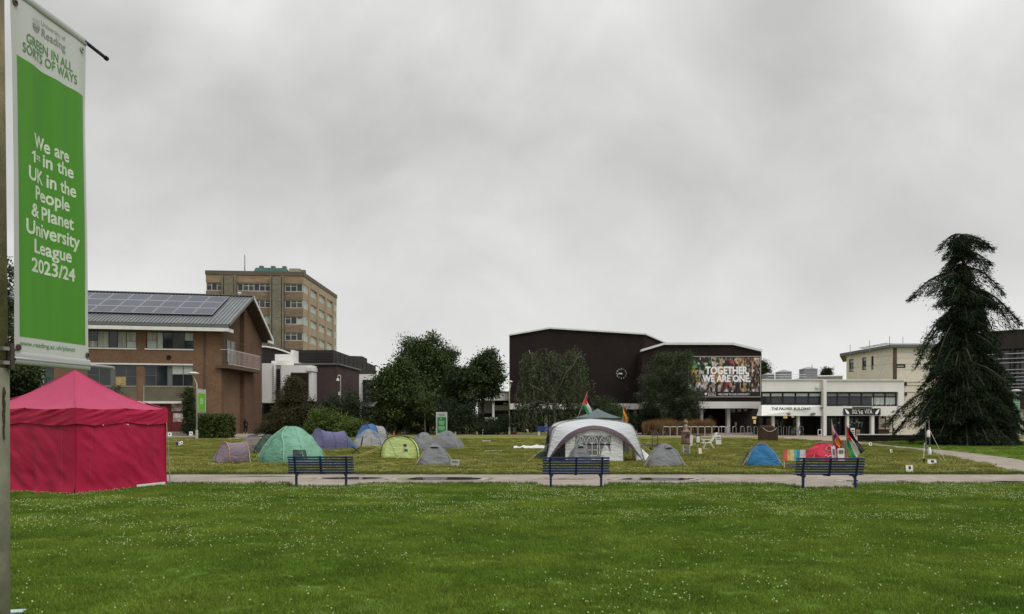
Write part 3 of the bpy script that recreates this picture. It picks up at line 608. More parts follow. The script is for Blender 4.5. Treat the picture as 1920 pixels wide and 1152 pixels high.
poly_wall('undercroft_wall', PX(673, 100, 704, 100), [(673.5, 760), (704, 760), (704, 815), (673.5, 815)], M_DARK, mb, o=-1.6)
b = MB(); b.box(uw.pt(489.8, 761, .1), (.25, .2, .35)); b.build('wall_lamp', M_PAPER, mb, world=True)

# ------------------------------------------------------------------ white canopy pavilion left of the dark theatre
cp = thing('entrance_pavilion', 'low pavilion with deep white concrete fascia beside the dark theatre', 'building', (-3, 94, 0))
c1 = PX(895, 92, 956, 92)
def pb(pl, px0, py0, px1, py1, o0, o1, nm, m, par):
    u0, z1 = pl.sz(px0, py0); u1, z0 = pl.sz(px1, py1); b = MB(); b.pbox(pl, min(u0, u1), max(u0, u1), z0, z1, o0, o1); return b.build(nm, m, par, world=True)
pb(c1, 895, 735, 955, 751, -6, 0, 'fascia', M_WHITE, cp); pb(c1, 894, 734.2, 956, 735.3, -6.1, .12, 'roof_edge', M_FRAME, cp)
pb(c1, 896.5, 751, 922.5, 775, -1.6, -1.2, 'panel', mat('grey_panel', (.30, .30, .285), var=.08), cp); pb(c1, 922.8, 751, 927, 784, -.7, -.3, 'column', M_WHITE, cp)
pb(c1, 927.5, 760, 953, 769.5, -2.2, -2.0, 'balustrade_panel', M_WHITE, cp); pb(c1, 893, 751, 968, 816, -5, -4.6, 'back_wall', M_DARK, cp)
for k in range(4): pb(c1, 928, 771+k*3, 953, 772.6+k*3, -2.2, -2.1, 'slat', M_SLAT, cp)
b = MB(); b.prism([c1.pt(x, y, .3) for x, y in [(903, 783), (935, 783), (922, 800), (918, 800)]], (0, .5, 0)); b.build('planter_bowl', M_WHITE, cp, world=True)

# ------------------------------------------------------------------ dark brick lecture theatre
th = thing('lecture_theatre', 'black brown brick lecture theatre with white roof edge and wall clock', 'building', (15, 90, 0))
BT = brickmat('black_brick', (.020, .013, .011), (.0155, .010, .0085), (.022, .016, .014), 0.0, var=.22)
t1 = PX(955, 91, 1208, 91); t2 = PX(1203, 87.5, 1428, 87.5)
out1 = [(955, 629.5), (1030, 616.5), (1208, 627.5), (1243, 645)]
poly_wall('brick_wall', t1, [(1208, 770), (955, 770), (955, 629.5), (1030, 616.5), (1208, 627.5)], BT, th, dep=16)
rr = PX(1208, 91, 1250, 97); poly_wall('brick_wall', rr, [(1208, 627.5), (1250, 646), (1250, 770), (1208, 770)], BT, th)
out2 = [(1203, 658), (1245, 645.5), (1373, 645.5), (1428, 659)]
poly_wall('brick_wall', t2, [(1428, 757), (1204, 757), (1204, 660), (1245, 648), (1373, 648), (1428, 661)], BT, th, dep=12)
def coping(pl, pts, m, par, h=.17, dep=.9):
    b = MB()
    for (x0, y0), (x1, y1) in zip(pts[:-1], pts[1:]):
        p, q = pl.pt(x0, y0), pl.pt(x1, y1); v = Vector((0, 0, h)); o = pl.n*.22; i = -pl.n*dep
        b.hexa([p+o, q+o, q+i, p+i, p+o+v, q+o+v, q+i+v, p+i+v])
    return b.build('roof_edge', m, par, world=True)
coping(t1, [(954.5, 630), (1030, 617), (1208, 628)], M_WHITE2, th); coping(rr, [(1207.6, 628), (1250, 646.5)], M_WHITE2, th)
coping(t2, [(1202.5, 659.5), (1245, 647), (1373, 647), (1428.5, 660)], M_WHITE2, th, h=.25)
pb(t1, 955, 757, 1208, 768, -14, .35, 'white_band', M_WHITE, th); pb(t2, 1204, 753.5, 1427.5, 766, -10, .45, 'white_band', M_WHITE, th)
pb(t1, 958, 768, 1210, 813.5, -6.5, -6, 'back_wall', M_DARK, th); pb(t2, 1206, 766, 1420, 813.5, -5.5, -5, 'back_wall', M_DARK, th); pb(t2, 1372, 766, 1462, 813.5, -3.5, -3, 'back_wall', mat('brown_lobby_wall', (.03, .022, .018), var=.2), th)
for pl, xs in ((t1, [(986, 991), (1021.5, 1027.5), (1123, 1128), (1190, 1195)]), (t2, [(1266, 1270), (1316, 1320.5), (1366, 1371.5)])):
    for x0, x1 in xs: pb(pl, x0, 766, x1, 813.5, -1.2, -.5, 'column', M_WHITE, th)
for k in range(4): pb(t2, 1373+k*12, 766.5, 1381+k*11.5, 774.5-k*1.2, -2.98, -2.94, 'high_window', M_BLIND, th)
pb(t2, 1392, 792, 1395.5, 800, -2.98, -2.93, 'notice', M_PAPER, th)
uu, zz = t2.sz(1352.5, 783); b = MB(); b.lathe(t2.at(uu, zz, -4.98), [(.32, 0), (.32, .04), (0, .04)], 16, M=Matrix((t2.t, (0, 0, 1), t2.n)).transposed()); b.build('round_emblem', M_FRAMEG, th, world=True)
b = MB(); b.pbox(t2, uu-.6, uu+.6, zz-1.15, zz-.7, -5, -4.93); b.build('sign_plate', M_FRAMEG, th, world=True)
# open clock: twelve numerals on a ring with two hands
ck = thing('wall_clock', 'open white wall clock on the dark theatre brickwork', 'clock', t1.pt(1165, 701))
uc, zc_ = t1.sz(1165, 701); Rr = .60
MR = Matrix((t1.t, (0, 0, 1), t1.n)).transposed(); M_CLK = mat('clock_white', (.55, .54, .50), var=.05)
b = MB(); b.lathe(t1.at(uc, zc_, .06), [(Rr+.07, 0), (Rr+.07, .03), (Rr+.045, .03), (Rr+.045, 0)], 32, M=MR); b.lathe(t1.at(uc, zc_, .06), [(Rr-.13, 0), (Rr-.13, .02), (Rr-.15, .02), (Rr-.15, 0)], 32, M=MR); b.build('ring', mat('clock_ring', (.05, .045, .04), var=.1), ck, world=True)
for k in range(12):
    a = PI/2-k*PI/6; s = (k or 12); V_, F_ = text_mesh(str(s), .03); w0 = min(v.x for v in V_); w1 = max(v.x for v in V_); sc_ = .24; b = MB()
    b.add([t1.at(uc+Rr*.93*COS(a)+(v.x-(w0+w1)/2)*sc_*.8, zc_+Rr*.93*SIN(a)+(v.y-.34)*sc_, .085+v.z) for v in V_], F_); b.build('numeral', M_CLK, ck, world=True)
b = MB()
for ang, ln, w in ((R(180+8), .50, .06), (R(180-15), .34, .075)):
    q = t1.t*COS(ang)+Vector((0, 0, SIN(ang))); c0 = t1.at(uc, zc_, .10); b.bar(c0-q*.1, c0+q*ln, .02, w, up=(0, 0, 1))
hd = b.build('hand', M_CLK, ck, world=True); b = MB(); b.lathe(t1.at(uc, zc_, .08), [(.11, 0), (.11, .05), (0, .06)], 12, M=MR); b.build('hub', M_CLK, ck, world=True)
# the big banner
bn = thing('wall_banner', 'large photo collage banner reading TOGETHER, WE ARE ONE on dark brick', 'banner', t2.pt(1358, 745))
u0, z1 = t2.sz(1290.5, 669); u1, z0 = t2.sz(1425.5, 744.5)
b = MB(); b.pbox(t2, u0, u1, z0, z1, .02, .09); b.build('backing', M_FRAME, bn, world=True)
def collage(name, ca, cb, seed, sc=1.7):
    m = bpy.data.materials.new(name); m.use_nodes = True; N = m.node_tree.nodes; L = m.node_tree.links; pb_ = N['Principled BSDF']; pb_.inputs['Roughness'].default_value = .6
    g = N.new('ShaderNodeNewGeometry'); mp = N.new('ShaderNodeMapping'); L.new(g.outputs['Position'], mp.inputs[0]); mp.inputs['Location'].default_value = (seed, seed*2.3, seed*.7); mp.inputs['Scale'].default_value = (1.35, 1, .8)
    v = N.new('ShaderNodeTexVoronoi'); v.inputs['Scale'].default_value = sc; L.new(mp.outputs[0], v.inputs['Vector'])
    n = N.new('ShaderNodeTexNoise'); n.inputs['Scale'].default_value = 1.6; n.inputs['Detail'].default_value = 6; L.new(mp.outputs[0], n.inputs['Vector'])
    r = N.new('ShaderNodeValToRGB'); r.color_ramp.interpolation = 'CONSTANT'; sp = N.new('ShaderNodeSeparateColor'); L.new(v.outputs['Color'], sp.inputs[0]); L.new(sp.outputs[0], r.inputs[0])
    E_ = r.color_ramp.elements; E_[0].color = (.012, .011, .011, 1); E_[1].position = .36; E_[1].color = (*ca, 1)
    for p_, c_ in ((.55, (.40, .26, .19)), (.68, cb), (.86, (.55, .52, .48))): q = E_.new(p_); q.color = (*c_, 1)
    r2 = N.new('ShaderNodeValToRGB'); L.new(n.outputs['Fac'], r2.inputs[0]); r2.color_ramp.elements[0].position = .42; r2.color_ramp.elements[0].color = (.06, .05, .045, 1); r2.color_ramp.elements[1].position = .52; r2.color_ramp.elements[1].color = (1, 1, 1, 1)
    mx_ = N.new('ShaderNodeMix'); mx_.data_type = 'RGBA'; mx_.blend_type = 'MULTIPLY'; mx_.inputs[0].default_value = .92; L.new(r.outputs[0], mx_.inputs[6]); L.new(r2.outputs[0], mx_.inputs[7]); L.new(mx_.outputs[2], pb_.inputs['Base Color']); return m
cells = [(1291.5, 1333, 670, 694, (.08, .22, .06), (.12, .30, .09)), (1333, 1355, 670, 687, (.25, .33, .15), (.45, .46, .40)), (1355, 1376, 670, 687, (.06, .05, .06), (.40, .05, .06)), (1376, 1405, 671, 687.5, (.50, .36, .22), (.32, .16, .07)), (1405, 1424.8, 671, 743, (.30, .18, .10), (.22, .13, .08)),
         (1291.5, 1309, 694, 717, (.10, .10, .08), (.55, .35, .03)), (1309, 1336, 694, 717, (.40, .40, .38), (.20, .22, .18)), (1336, 1356, 687, 717, (.55, .20, .02), (.60, .25, .03)), (1356, 1405, 687.5, 717, (.05, .06, .16), (.20, .20, .24)),
         (1291.5, 1314, 717, 734.5, (.50, .50, .48), (.40, .42, .44)), (1314, 1355, 717, 734.5, (.45, .40, .36), (.30, .14, .10)), (1355, 1387, 717, 735, (.35, .05, .05), (.06, .05, .05)), (1387, 1405, 717, 735, (.45, .34, .18), (.28, .18, .09))]
for k, (x0, x1, y0, y1, ca, cb) in enumerate(cells):
    a, zt_ = t2.sz(x0, y0); c, zb_ = t2.sz(x1, y1); zb_ = max(zb_, z0+.1); b = MB(); b.pbox(t2, a+.01, c-.01, zb_+.01, zt_-.01, .09, .094); b.build('photo_panel', collage('photo_print', ca, cb, 3.1+k*1.7, 2.6 if x0 < 1400 else 3.4), bn, world=True)
a, zb_ = t2.sz(1291.5, 743.2); c, zt_ = t2.sz(1424.8, 735); b = MB(); b.pbox(t2, a, c, zb_, zt_, .094, .099); b.build('footer', mat('navy_print', (.022, .02, .028), var=.1), bn, world=True)
b = MB()
for x0, y0, x1, y1 in ((1290, 668.3, 1426, 669.3), (1290, 744, 1426, 745), (1290, 669.3, 1291, 744), (1425, 669.3, 1426, 744)):
    a, zt_ = t2.sz(x0, y0); c, zb_ = t2.sz(x1, y1); b.pbox(t2, a, c, zb_, zt_, .02, .13)
b.build('frame', M_FRAMEW, bn, world=True)
M_LET = mat('white_lettering', (.80, .80, .78), var=.02)
def ttext(par, body, pl, px0, px1, pyt, pyb, o, m=M_LET, bold=.012):
    a, zt_ = pl.sz(px0, pyt); c, zb_ = pl.sz(px1, pyb); return text_on(par, body, pl, a, c, zb_, zt_, o, m, bold)
ttext(bn, 'TOGETHER,', t2, 1322, 1404, 688.3, 701.5, .105, bold=.045); ttext(bn, 'WE ARE ONE.', t2, 1316.5, 1407, 704, 716, .105, bold=.045)
ttext(bn, 'WELCOME TO OUR COMMUNITY', t2, 1346, 1405, 738, 741.6, .105); ttext(bn, 'University of', t2, 1327, 1341.5, 736.3, 738.2, .105, bold=.01); ttext(bn, 'Reading', t2, 1327, 1341.5, 739.4, 742, .105)
b = MB(); a, zt_ = t2.sz(1321, 737); c, zb_ = t2.sz(1325, 742.3); mi_ = (a+c)/2; b.add([t2.at(a, zt_, .105), t2.at(a, (zt_+zb_)/2, .105), t2.at(mi_, zb_, .105), t2.at(c, (zt_+zb_)/2, .105), t2.at(c, zt_, .105)], [(0, 1, 2, 3, 4)]); b.build('crest', M_LET, bn, world=True)

# ------------------------------------------------------------------ the white two-storey building
pm = thing('palmer_building', 'white two storey flat roofed building with a ribbon of dark windows', 'building', (30, 78, 0))
def pbs(pl, px0, py0, px1, py1, o0, o1, nm, m, par, lb):
    u0, z1 = pl.sz(px0, py0); u1, z0 = pl.sz(px1, py1); b = MB(); q = lambda u, o, z: pl.at(u, z, o)
    b.hexa([q(u0, o1, z0), q(u1, o1, z0), q(u1, o0, z0), q(u0+lb, o0, z0), q(u0, o1, z1), q(u1, o1, z1), q(u1, o0, z1), q(u0+lb, o0, z1)]); return b.build(nm, m, par, world=True)
w1 = PX(1428, 76.5, 1545, 76.5); w2 = PX(1543, 76.3, 1696, 76.3)
pbs(w1, 1428, 713, 1542.5, 734.5, -9, 0, 'upper_wall', M_WHITE, pm, 3.1); pb(w2, 1548.5, 714, 1695, 735, -9, 0, 'upper_wall', M_WHITE, pm)
pbs(w1, 1428, 711.3, 1543, 713, -9, .12, 'coping', M_WHITE2, pm, 3.1); pb(w2, 1543, 712, 1696, 714, -9, .12, 'coping', M_WHITE2, pm)
pb(w2, 1542.7, 713, 1548.6, 817.8, -.5, .18, 'pier', M_WHITE, pm)
b = MB(); a, zt_ = w1.sz(1428, 760); c = w1.sz(1542.6, 760)[0]; zb_ = w1.sz(1428, 780)[1]
b.hexa([w1.at(a-.3, zb_, .9), w1.at(c, zb_, .12), w1.at(c, zb_, -.6), w1.at(a-.3, zb_, -.6), w1.at(a, zt_, .05), w1.at(c, zt_, .05), w1.at(c, zt_, -.6), w1.at(a, zt_, -.6)]); b.build('spandrel', M_WHITE, pm, world=True)
pb(w2, 1548.6, 762, 1695, 780, -.6, .05, 'spandrel', M_WHITE, pm); pb(w2, 1684, 735, 1695, 762, -.6, .03, 'pier', M_WHITE, pm)
uu = lambda pl, x: pl.sz(x, 750)[0]
pan = []
window(pm, w1, uu(w1, 1428.3), uu(w1, 1542.4), w1.sz(1428, 759.7)[1], w1.sz(1428, 734.8)[1], [.16, .36, .57, .785], [.62], o=-.25, fm=M_BLACK, fw=.16, panes=[M_GLASS, mat('pale_blind', (.46, .54, .50), var=.06)])
window(pm, w2, uu(w2, 1549.8), uu(w2, 1683.8), w2.sz(1549, 761.6)[1], w2.sz(1549, 735.3)[1], [.165, .335, .505, .672, .836], [.66], o=-.25, fm=M_BLACK, fw=.15, panes=[M_GLASS, mat('grey_blind', (.24, .27, .26))]*4+[M_BLIND, MATS['grey_blind']]*2)
for x in (1638, 1646, 1655, 1664, 1672): pb(w2, x-1.2, 746, x+1.2, 760, -.27, -.24, 'inner_blind', M_BLIND, pm)
# ground floor: recessed dark glazed entrance with doors, white columns
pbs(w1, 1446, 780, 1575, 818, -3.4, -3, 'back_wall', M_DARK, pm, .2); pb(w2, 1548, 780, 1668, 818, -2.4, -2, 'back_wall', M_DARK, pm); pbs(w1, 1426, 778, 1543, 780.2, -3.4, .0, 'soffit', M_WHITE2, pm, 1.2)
for x0, x1 in ((1448.5, 1452.5), (1495.5, 1499.5)): pb(w1, x0, 780, x1, 818, -.4, 0, 'column', M_WHITE, pm)
for x0, x1 in ((1588, 1592), (1634, 1639.5)): pb(w2, x0, 780, x1, 818, -.4, 0, 'column', M_WHITE, pm)
def doors(pl, x0, x1, y0, y1, o, gl=M_GLASS, n=2):
    a, zt_ = pl.sz(x0, y0); c, zb_ = pl.sz(x1, y1); zb_ = max(.04, zb_); dd = None
    for k in range(n):
        ua, ub = a+(c-a)*k/n, a+(c-a)*(k+1)/n
        d = window(pm, pl, ua+.01, ub-.01, zb_, zt_, [], (), o=o, fm=M_BLACK, fw=.09, glass=gl, name='door')
        hb = MB(); hu = ub-.16 if k == 0 else ua+.16; h0, h1 = zb_+.78, zb_+1.25
        hb.tube([pl.at(hu, h0, o), pl.at(hu, h0, o+.1), pl.at(hu, h1, o+.1), pl.at(hu, h1, o)], .032, 6); hb.build('handle', M_ALU, d, world=True)
doors(w1, 1468, 1488.5, 786, 817.5, -2.7); doors(w1, 1504, 1526, 786, 817.5, -2.7); doors(w2, 1613, 1633, 783, 817.5, -1.3, M_GLASSG)
def fixed(pl, x0, x1, y0, y1, o, cols, gl=None): 
    a, zt_ = pl.sz(x0, y0); c, zb_ = pl.sz(x1, y1); window(pm, pl, a, c, max(.05, zb_), zt_, cols, (), o=o, fm=M_BLACK, fw=.08, panes=gl or [M_GLASS], name='shopfront')
fixed(w1, 1453, 1467.5, 784, 817.5, -2.7, []); fixed(w1, 1428, 1448, 784, 817.5, -2.7, [.5]); fixed(w2, 1549, 1588, 783, 817.5, -1.3, [.33, .66]); fixed(w2, 1592.5, 1612.5, 783, 817.5, -1.3, [.5], [M_GLASS, M_GLASSG]); fixed(w2, 1640, 1648, 783, 817.5, -1.3, [])
M_LAMPGLOW = bpy.data.materials.new('lit_lobby_lamp'); M_LAMPGLOW.use_nodes = True; q = M_LAMPGLOW.node_tree.nodes['Principled BSDF']; q.inputs['Emission Color'].default_value = (1, .72, .28, 1); q.inputs['Emission Strength'].default_value = .22; q.inputs['Base Color'].default_value = (.5, .4, .2, 1)
for x0, y0, x1, y1 in ((1424.5, 781.5, 1432, 786), (1427, 788, 1431, 795)): pb(w1, x0, y0, x1, y1, -2.4, -2.3, 'lit_panel', M_LAMPGLOW, pm)
for x0, y0, x1, y1 in ((1484, 780.6, 1491, 785), (1500, 780.6, 1504, 783.5)): pb(w1, x0, y0, x1, y1, -2.3, -2.2, 'lit_panel', M_LAMPGLOW, pm)
for x, y in ((1603, 789), (1604, 797), (1607, 792), (1612.5, 794), (1617, 791), (1622, 793), (1627.5, 793), (1556, 790), (1583, 793), (1575, 798)): pb(w2, x-1.3, y-1.6, x+1.3, y+1.6, -1.28, -1.26, 'window_notice', random.choice([M_PAPER, M_BLIND, mat('teal_notice', (.12, .3, .32))]), pm)
for x in (1435.5, 1475, 1521.5):                   # bulkhead lamps under the sloping spandrel
    b = MB(); p = w1.pt(x, 775.5, .45); b.lathe(p, [(0, -.18), (.16, -.15), (.24, -.02), (.24, .04), (.1, .1), (0, .1)], 12); b.build('bulkhead_lamp', M_STEEL, pm, world=True)
b = MB(); p = w1.pt(1539.5, 764, .2); b.lathe(p, [(0, -.15), (.12, -.1), (.15, .02), (.05, .12), (0, .12)], 10); b.build('dome_camera', M_STEEL, pm, world=True)
b = MB(); p = w1.pt(1532, 726.5, .08); b.box(p, (.28, .14, .18)); b.build('bird_box', M_PAPER, pm, world=True)
nm_ = Plane(w1.A+w1.n*.47, w1.B+w1.n*.47)
ttext(pm, 'THE PALMER BUILDING', nm_, 1446, 1519.5, 764.3, 769, .02, M_BLACK, .03)
# cafe sign
cs = thing('cafe_sign', 'black cafe sign board with white capitals between two leaf panels', 'sign', w2.pt(1608, 779, .1))
pb(w2, 1594, 766, 1636.5, 778.5, .052, .16, 'board', M_BLACK, cs)
for x0, x1, s in ((1581, 1592.7, -1), (1638, 1649.8, 1)):
    e_ = pb(w2, x0, 766, x1, 778.5, .052, .15, 'leaf_board', M_BLACK, cs); b = MB(); a, zt_ = w2.sz(x0, 766); c, zb_ = w2.sz(x1, 778.5); cu, cz2 = (a+c)/2, (zt_+zb_)/2
    ax = Vector((s*.45, .62)).normalized(); pr_ = Vector((-ax.y, ax.x)); pts = []
    for i in range(20):
        t = 2*PI*i/20; v = ax*(.30*COS(t))+pr_*(.115*SIN(t)*(1-.45*COS(t))); pts.append(w2.at(cu+v.x, cz2+v.y, .156))
    b.add(pts, [tuple(range(20))]); b.build('leaf_emblem', M_LET, e_, world=True)
ttext(cs, 'DOL', w2, 1596.5, 1606.5, 768.3, 776, .165, bold=.012); ttext(cs, 'S', w2, 1607.3, 1610.3, 767.8, 772.2, .165, bold=.012); ttext(cs, 'HE', w2, 1609.5, 1617, 770, 777, .165, bold=.012); ttext(cs, 'VITA', w2, 1619.5, 1634, 768, 776, .165, bold=.012)
pb(w2, 1594, 765.5, 1637, 766, .05, .2, 'border', M_LET, cs); pb(w2, 1597.5, 763, 1635, 764, .05, .35, 'light_bar', M_BLACK, cs)
# on its roof: two clad plant housings and a guard rail
for x0, x1, yt, d, lb in ((1463.5, 1484.5, 697.5, 81, 'low grey plant housing with hipped cap on the white roof'), (1509, 1533, 692, 81, 'tall grey plant housing with aerial on the white roof'), (1437, 1452, 703, 83, 'small flat grey plant housing half hidden at the roof corner')):
    pl = PX(x0, d, x1, d); h = thing('plant_housing', lb, 'plant housing', pl.pt((x0+x1)/2, 712), group='plant housings on the white roof'); a, zt_ = pl.sz(x0, yt); c = pl.sz(x1, yt)[0]
    b = MB(); b.pbox(pl, a, c, pl.sz(x0, 713)[1], zt_, -1.6, 0); b.build('body', M_STEEL, h, world=True)
    b = MB(); q = [pl.at(a-.08, zt_, .08), pl.at(c+.08, zt_, .08), pl.at(c+.08, zt_, -1.7), pl.at(a-.08, zt_, -1.7)]; b.add(q+[pl.at((a+c)/2, zt_+.28, -.8)], [(0, 1, 4), (1, 2, 4), (2, 3, 4), (3, 0, 4)]); b.build('cap', mat('grey_cap', (.22, .24, .25), rough=.5), h, world=True)
    src = None
    for k in range(6):
        zz = zt_-.12-k*.17
        if zz < pl.sz(x0, 711)[1]: break
        b = MB(); b.pbox(pl, a+.05, c-.05, zz-.05, zz, 0, .04); b.build('slat', M_FRAMEG, h, world=True)
    if 'aerial' in lb: b = MB(); b.tube([pl.pt(1522, 692, .1), pl.pt(1522, 684.5, .1)], .03, 5); b.build('aerial', M_BLACK, h, world=True)
gr = thing('guard_rail', 'thin steel guard rail along the white building roof', 'railing', w1.pt(1480, 712, -3))
pl = PX(1440, 79.5, 1512, 79.5); b = MB()
for y in (702.5, 707): b.tube([pl.pt(1440, y), pl.pt(1512, y)], .022, 5)
b.build('rail', M_STEEL, gr, world=True)
for x in (1452, 1468, 1484, 1500, 1511): b = MB(); b.tube([pl.pt(x, 713), pl.pt(x, 702.5)], .024, 5); b.build('post', M_STEEL, gr, world=True)
rb = thing('roof_store', 'long low rendered roof store behind the plant housings', 'building', (28, 84, 0)); pl = PX(1500, 82.5, 1580, 82.5); b = MB(); b.prism([pl.pt(x, y) for x, y in [(1490, 711), (1530, 706), (1553, 705), (1580, 705), (1580, 800), (1490, 800)]], (0, 2, 0)); b.build('wall', M_CONC, rb, world=True); b = MB(); b.bar(pl.pt(1530, 705.6, .1), pl.pt(1581, 704.6, .1), .3, .1); b.build('coping', M_WHITE2, rb, world=True)

# ------------------------------------------------------------------ cream building behind
cr = thing('cream_building', 'cream clad building with three tall windows and a sloping roof of solar panels', 'building', (43, 95, 0))
M_CR = mat('cream_cladding', (.64, .60, .49), var=.06, vs=.4, vs2=2)
k1 = PX(1587, 105, 1673, 95); k2 = PX(1673, 95, 1790, 95)
ck1 = lambda x, y: k1.sz(x, y)
z0 = 0; zA = k1.sz(1587, 667)[1]; zB = k1.sz(1673, 652.5)[1]; zM = (zA+zB)/2
a1_ = k1.len
opsC = []
for x0, x1, y0, y1 in ((1591.5, 1600.5, 674.5, 698), (1616, 1624, 671, 694.5), (1633, 1638, 668.5, 693.5)):
    opsC.append((ck1(x0, y0)[0], ck1(x1, y0)[0], ck1(x0, y1)[1], ck1(x0, y0)[1]))
wall_open(k1, 0, a1_, 0, zM-.1, opsC, .25, 0, 'wall', M_CR, cr)
b = MB(); b.quad(k1.at(0, zM-.1), k1.at(a1_, zM-.1), k1.at(a1_, zB), k1.at(0, zA)); b.build('wall_head', M_CR, cr, world=True)
oc = k2.sz(1681, 683)[0], k2.sz(1698, 683)[0], k2.sz(1681, 690.5)[1], k2.sz(1681, 683)[1]; od = k2.sz(1749, 667)[0], k2.sz(1757, 667)[0], k2.sz(1749, 675)[1], k2.sz(1749, 667)[1]
wall_open(k2, 0, k2.len, 0, zB, [oc, od], .25, 0, 'wall', M_CR, cr)
for o_ in opsC: window(cr, k1, *o_, [], (.28, .72) if o_ is not opsC[2] else (.3,), o=-.12, fm=M_FRAME, fw=.11, panes=[M_BLIND, M_GLASSG, M_BLIND])
window(cr, k2, *oc, [], (), o=-.1, fm=M_FRAME, fw=.14, glass=M_BLIND); window(cr, k2, *od, [], (), o=-.1, fm=M_FRAME, fw=.12, glass=M_GLASS)
for y in (661, 672, 683, 694): 
    b = MB(); zz = k2.sz(1700, y)[1]; b.pbox(k2, 0, k2.len, zz, zz+.035, 0, .012); b.build('joint', mat('cream_joint', (.36, .32, .24)), cr, world=True)
for x0, x1, y in ((1640, 1673, 671), (1600, 1673, 690)):
    b = MB(); zz = k1.sz(x0, y)[1]; b.pbox(k1, ck1(x0, y)[0], a1_, zz, zz+.035, 0, .012); b.build('joint', mat('cream_joint', (.36, .32, .24)), cr, world=True)
b = MB(); b.pbox(k2, .1, .5, 3, zB, 0, .14); b.build('downpipe', M_SOFFIT, cr, world=True)
b = MB(); p, q = k1.at(-.8, zA-.02, .5), k1.at(a1_+.3, zB+.02, .5); r_, s_ = k2.at(k2.len, zB+.02, .5), Vector((5.6, 12, 0)); b.hexa([p, q, q+s_, p+s_, p+Vector((0, 0, .35)), q+Vector((0, 0, .35)), q+s_+Vector((0, 0, .35)), p+s_+Vector((0, 0, .35))]); b.hexa([q+Vector((.01, 0, 0)), r_, r_+s_, q+s_+Vector((.01, 0, 0)), q+Vector((.01, 0, .35)), r_+Vector((0, 0, .35)), r_+s_+Vector((0, 0, .35)), q+s_+Vector((.01, 0, .35))]); rfc = b.build('roof', M_FRAMEG, cr, world=True)
for k in range(7):
    f_ = .52+k*.14 if k < 4 else 0; 
    if k < 4: c0 = p.lerp(q, f_)
    else: c0 = q.lerp(r_, .02+(k-4)*.27)
    b = MB(); L_ = 1.2 if k < 4 else 2.6; y0 = Vector((0, .3, .40)); d_ = (q-p).normalized() if k < 4 else (r_-q).normalized(); sl_ = Vector((0, 1.4, .22)); t_ = Vector((0, -.03, .06)); c0 = c0+y0; b.hexa([c0, c0+d_*L_, c0+d_*L_+sl_, c0+sl_, c0+t_, c0+d_*L_+t_, c0+d_*L_+sl_+t_, c0+sl_+t_]); b.build('solar_panel', mat('pale_solar', (.33, .34, .35), rough=.3), rfc, world=True)
for x, y0, y1 in ((1594, 663, 646), (1630.5, 655, 638.5), (1668, 648, 631), (1693, 646.5, 632)):
    b = MB(); e_ = PX(1590, 98, 1700, 98); b.tube([e_.pt(x, y0+6), e_.pt(x, y1)], .035, 5); b.build('lightning_rod', M_STEEL, rfc, world=True)
pb(PX(1695, 80, 1735, 80), 1696, 716, 1740, 818, -6, 0, 'link_wall', M_CR, cr)
for y in (716, 722, 735): pb(PX(1695, 80, 1735, 80), 1696, y, 1740, y+.9, 0, .05, 'joint', mat('cream_joint', (.36, .32, .24)), cr)
for y in (717, 736): pb(PX(1695, 80, 1735, 80), 1694, y, 1699, y+6.5, 0, .2, 'small_window', M_FRAME, cr)
# covered walk with lantern at the cafe end
pb(PX(1648, 78.2, 1700, 78.2), 1648, 781, 1700, 817, -.5, 0, 'porch_wall', M_CR, cr); 
b = MB(); p = PX(1648, 77.8, 1700, 77.8).pt(1655.5, 785); b.lathe(p, [(.28, 0), (.08, .22), (0, .3)], 10); b.build('lantern', M_BLACK, cr, world=True)
for x in (1659.5, 1673.5): pb(PX(1648, 78, 1700, 78), x-.7, 781, x+.7, 817, 0, .1, 'post', M_SOFFIT, cr)

# ------------------------------------------------------------------ dark building at the edge of view
rd = thing('dark_glazed_building', 'dark brown building with a wide glazed band and steel louvre rails', 'building', (50, 78, 0))
d1 = PX(1838, 78, 2010, 73); M_BRN = mat('brown_cladding', (.030, .022, .018), rough=.7, var=.14, vs=.8, stretch=(3, 3, .2))
zt_ = d1.sz(1920, 618.5)[1]; Ld = d1.len
def dp(y0, y1, o0, o1, nm, m, u0=0.0, u1=None): 
    za, zb = d1.sz(1900, y0)[1], d1.sz(1900, y1)[1]; b = MB(); b.pbox(d1, u0, u1 or Ld, zb, za, o0, o1); return b.build(nm, m, rd, world=True)
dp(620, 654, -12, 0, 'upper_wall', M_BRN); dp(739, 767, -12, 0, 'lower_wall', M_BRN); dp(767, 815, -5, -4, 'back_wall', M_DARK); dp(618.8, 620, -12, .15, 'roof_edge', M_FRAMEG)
za, zb = d1.sz(1900, 739)[1], d1.sz(1900, 654)[1]
window(rd, d1, 0, Ld, za, zb, [i/9 for i in range(1, 9)], (.2, .45, .75), o=-.3, fm=M_BLACK, fw=.14, panes=[M_GLASS, M_GLASS, M_GLASSP, M_GLASSP])
for y in (664, 673, 681, 694, 701, 708, 714, 721, 727): 
    zz = d1.sz(1900, y)[1]; b = MB(); b.tube([d1.at(0, zz, .5), d1.at(Ld, zz, .5)], .045, 6); b.build('louvre_rail', M_STEEL, rd, world=True)
for k in range(5): 
    b = MB(); b.pbox(d1, .6+k*2.2, .72+k*2.2, za, zb, -.2, .52); b.build('bracket', M_BLACK, rd, world=True)
for x in (1912, 1935): 
    a = d1.sz(x, 780)[0]; b = MB(); b.pbox(d1, a, a+.26, 0, d1.sz(1900, 767)[1], -.6, -.3); b.build('column', M_FRAMEW, rd, world=True)
a = d1.sz(1886, 780)[0]
window(rd, d1, a, a+1.0, .05, d1.sz(1900, 776)[1], [], (.4,), o=-3.9, fm=M_FRAMEG, fw=.1, name='door')
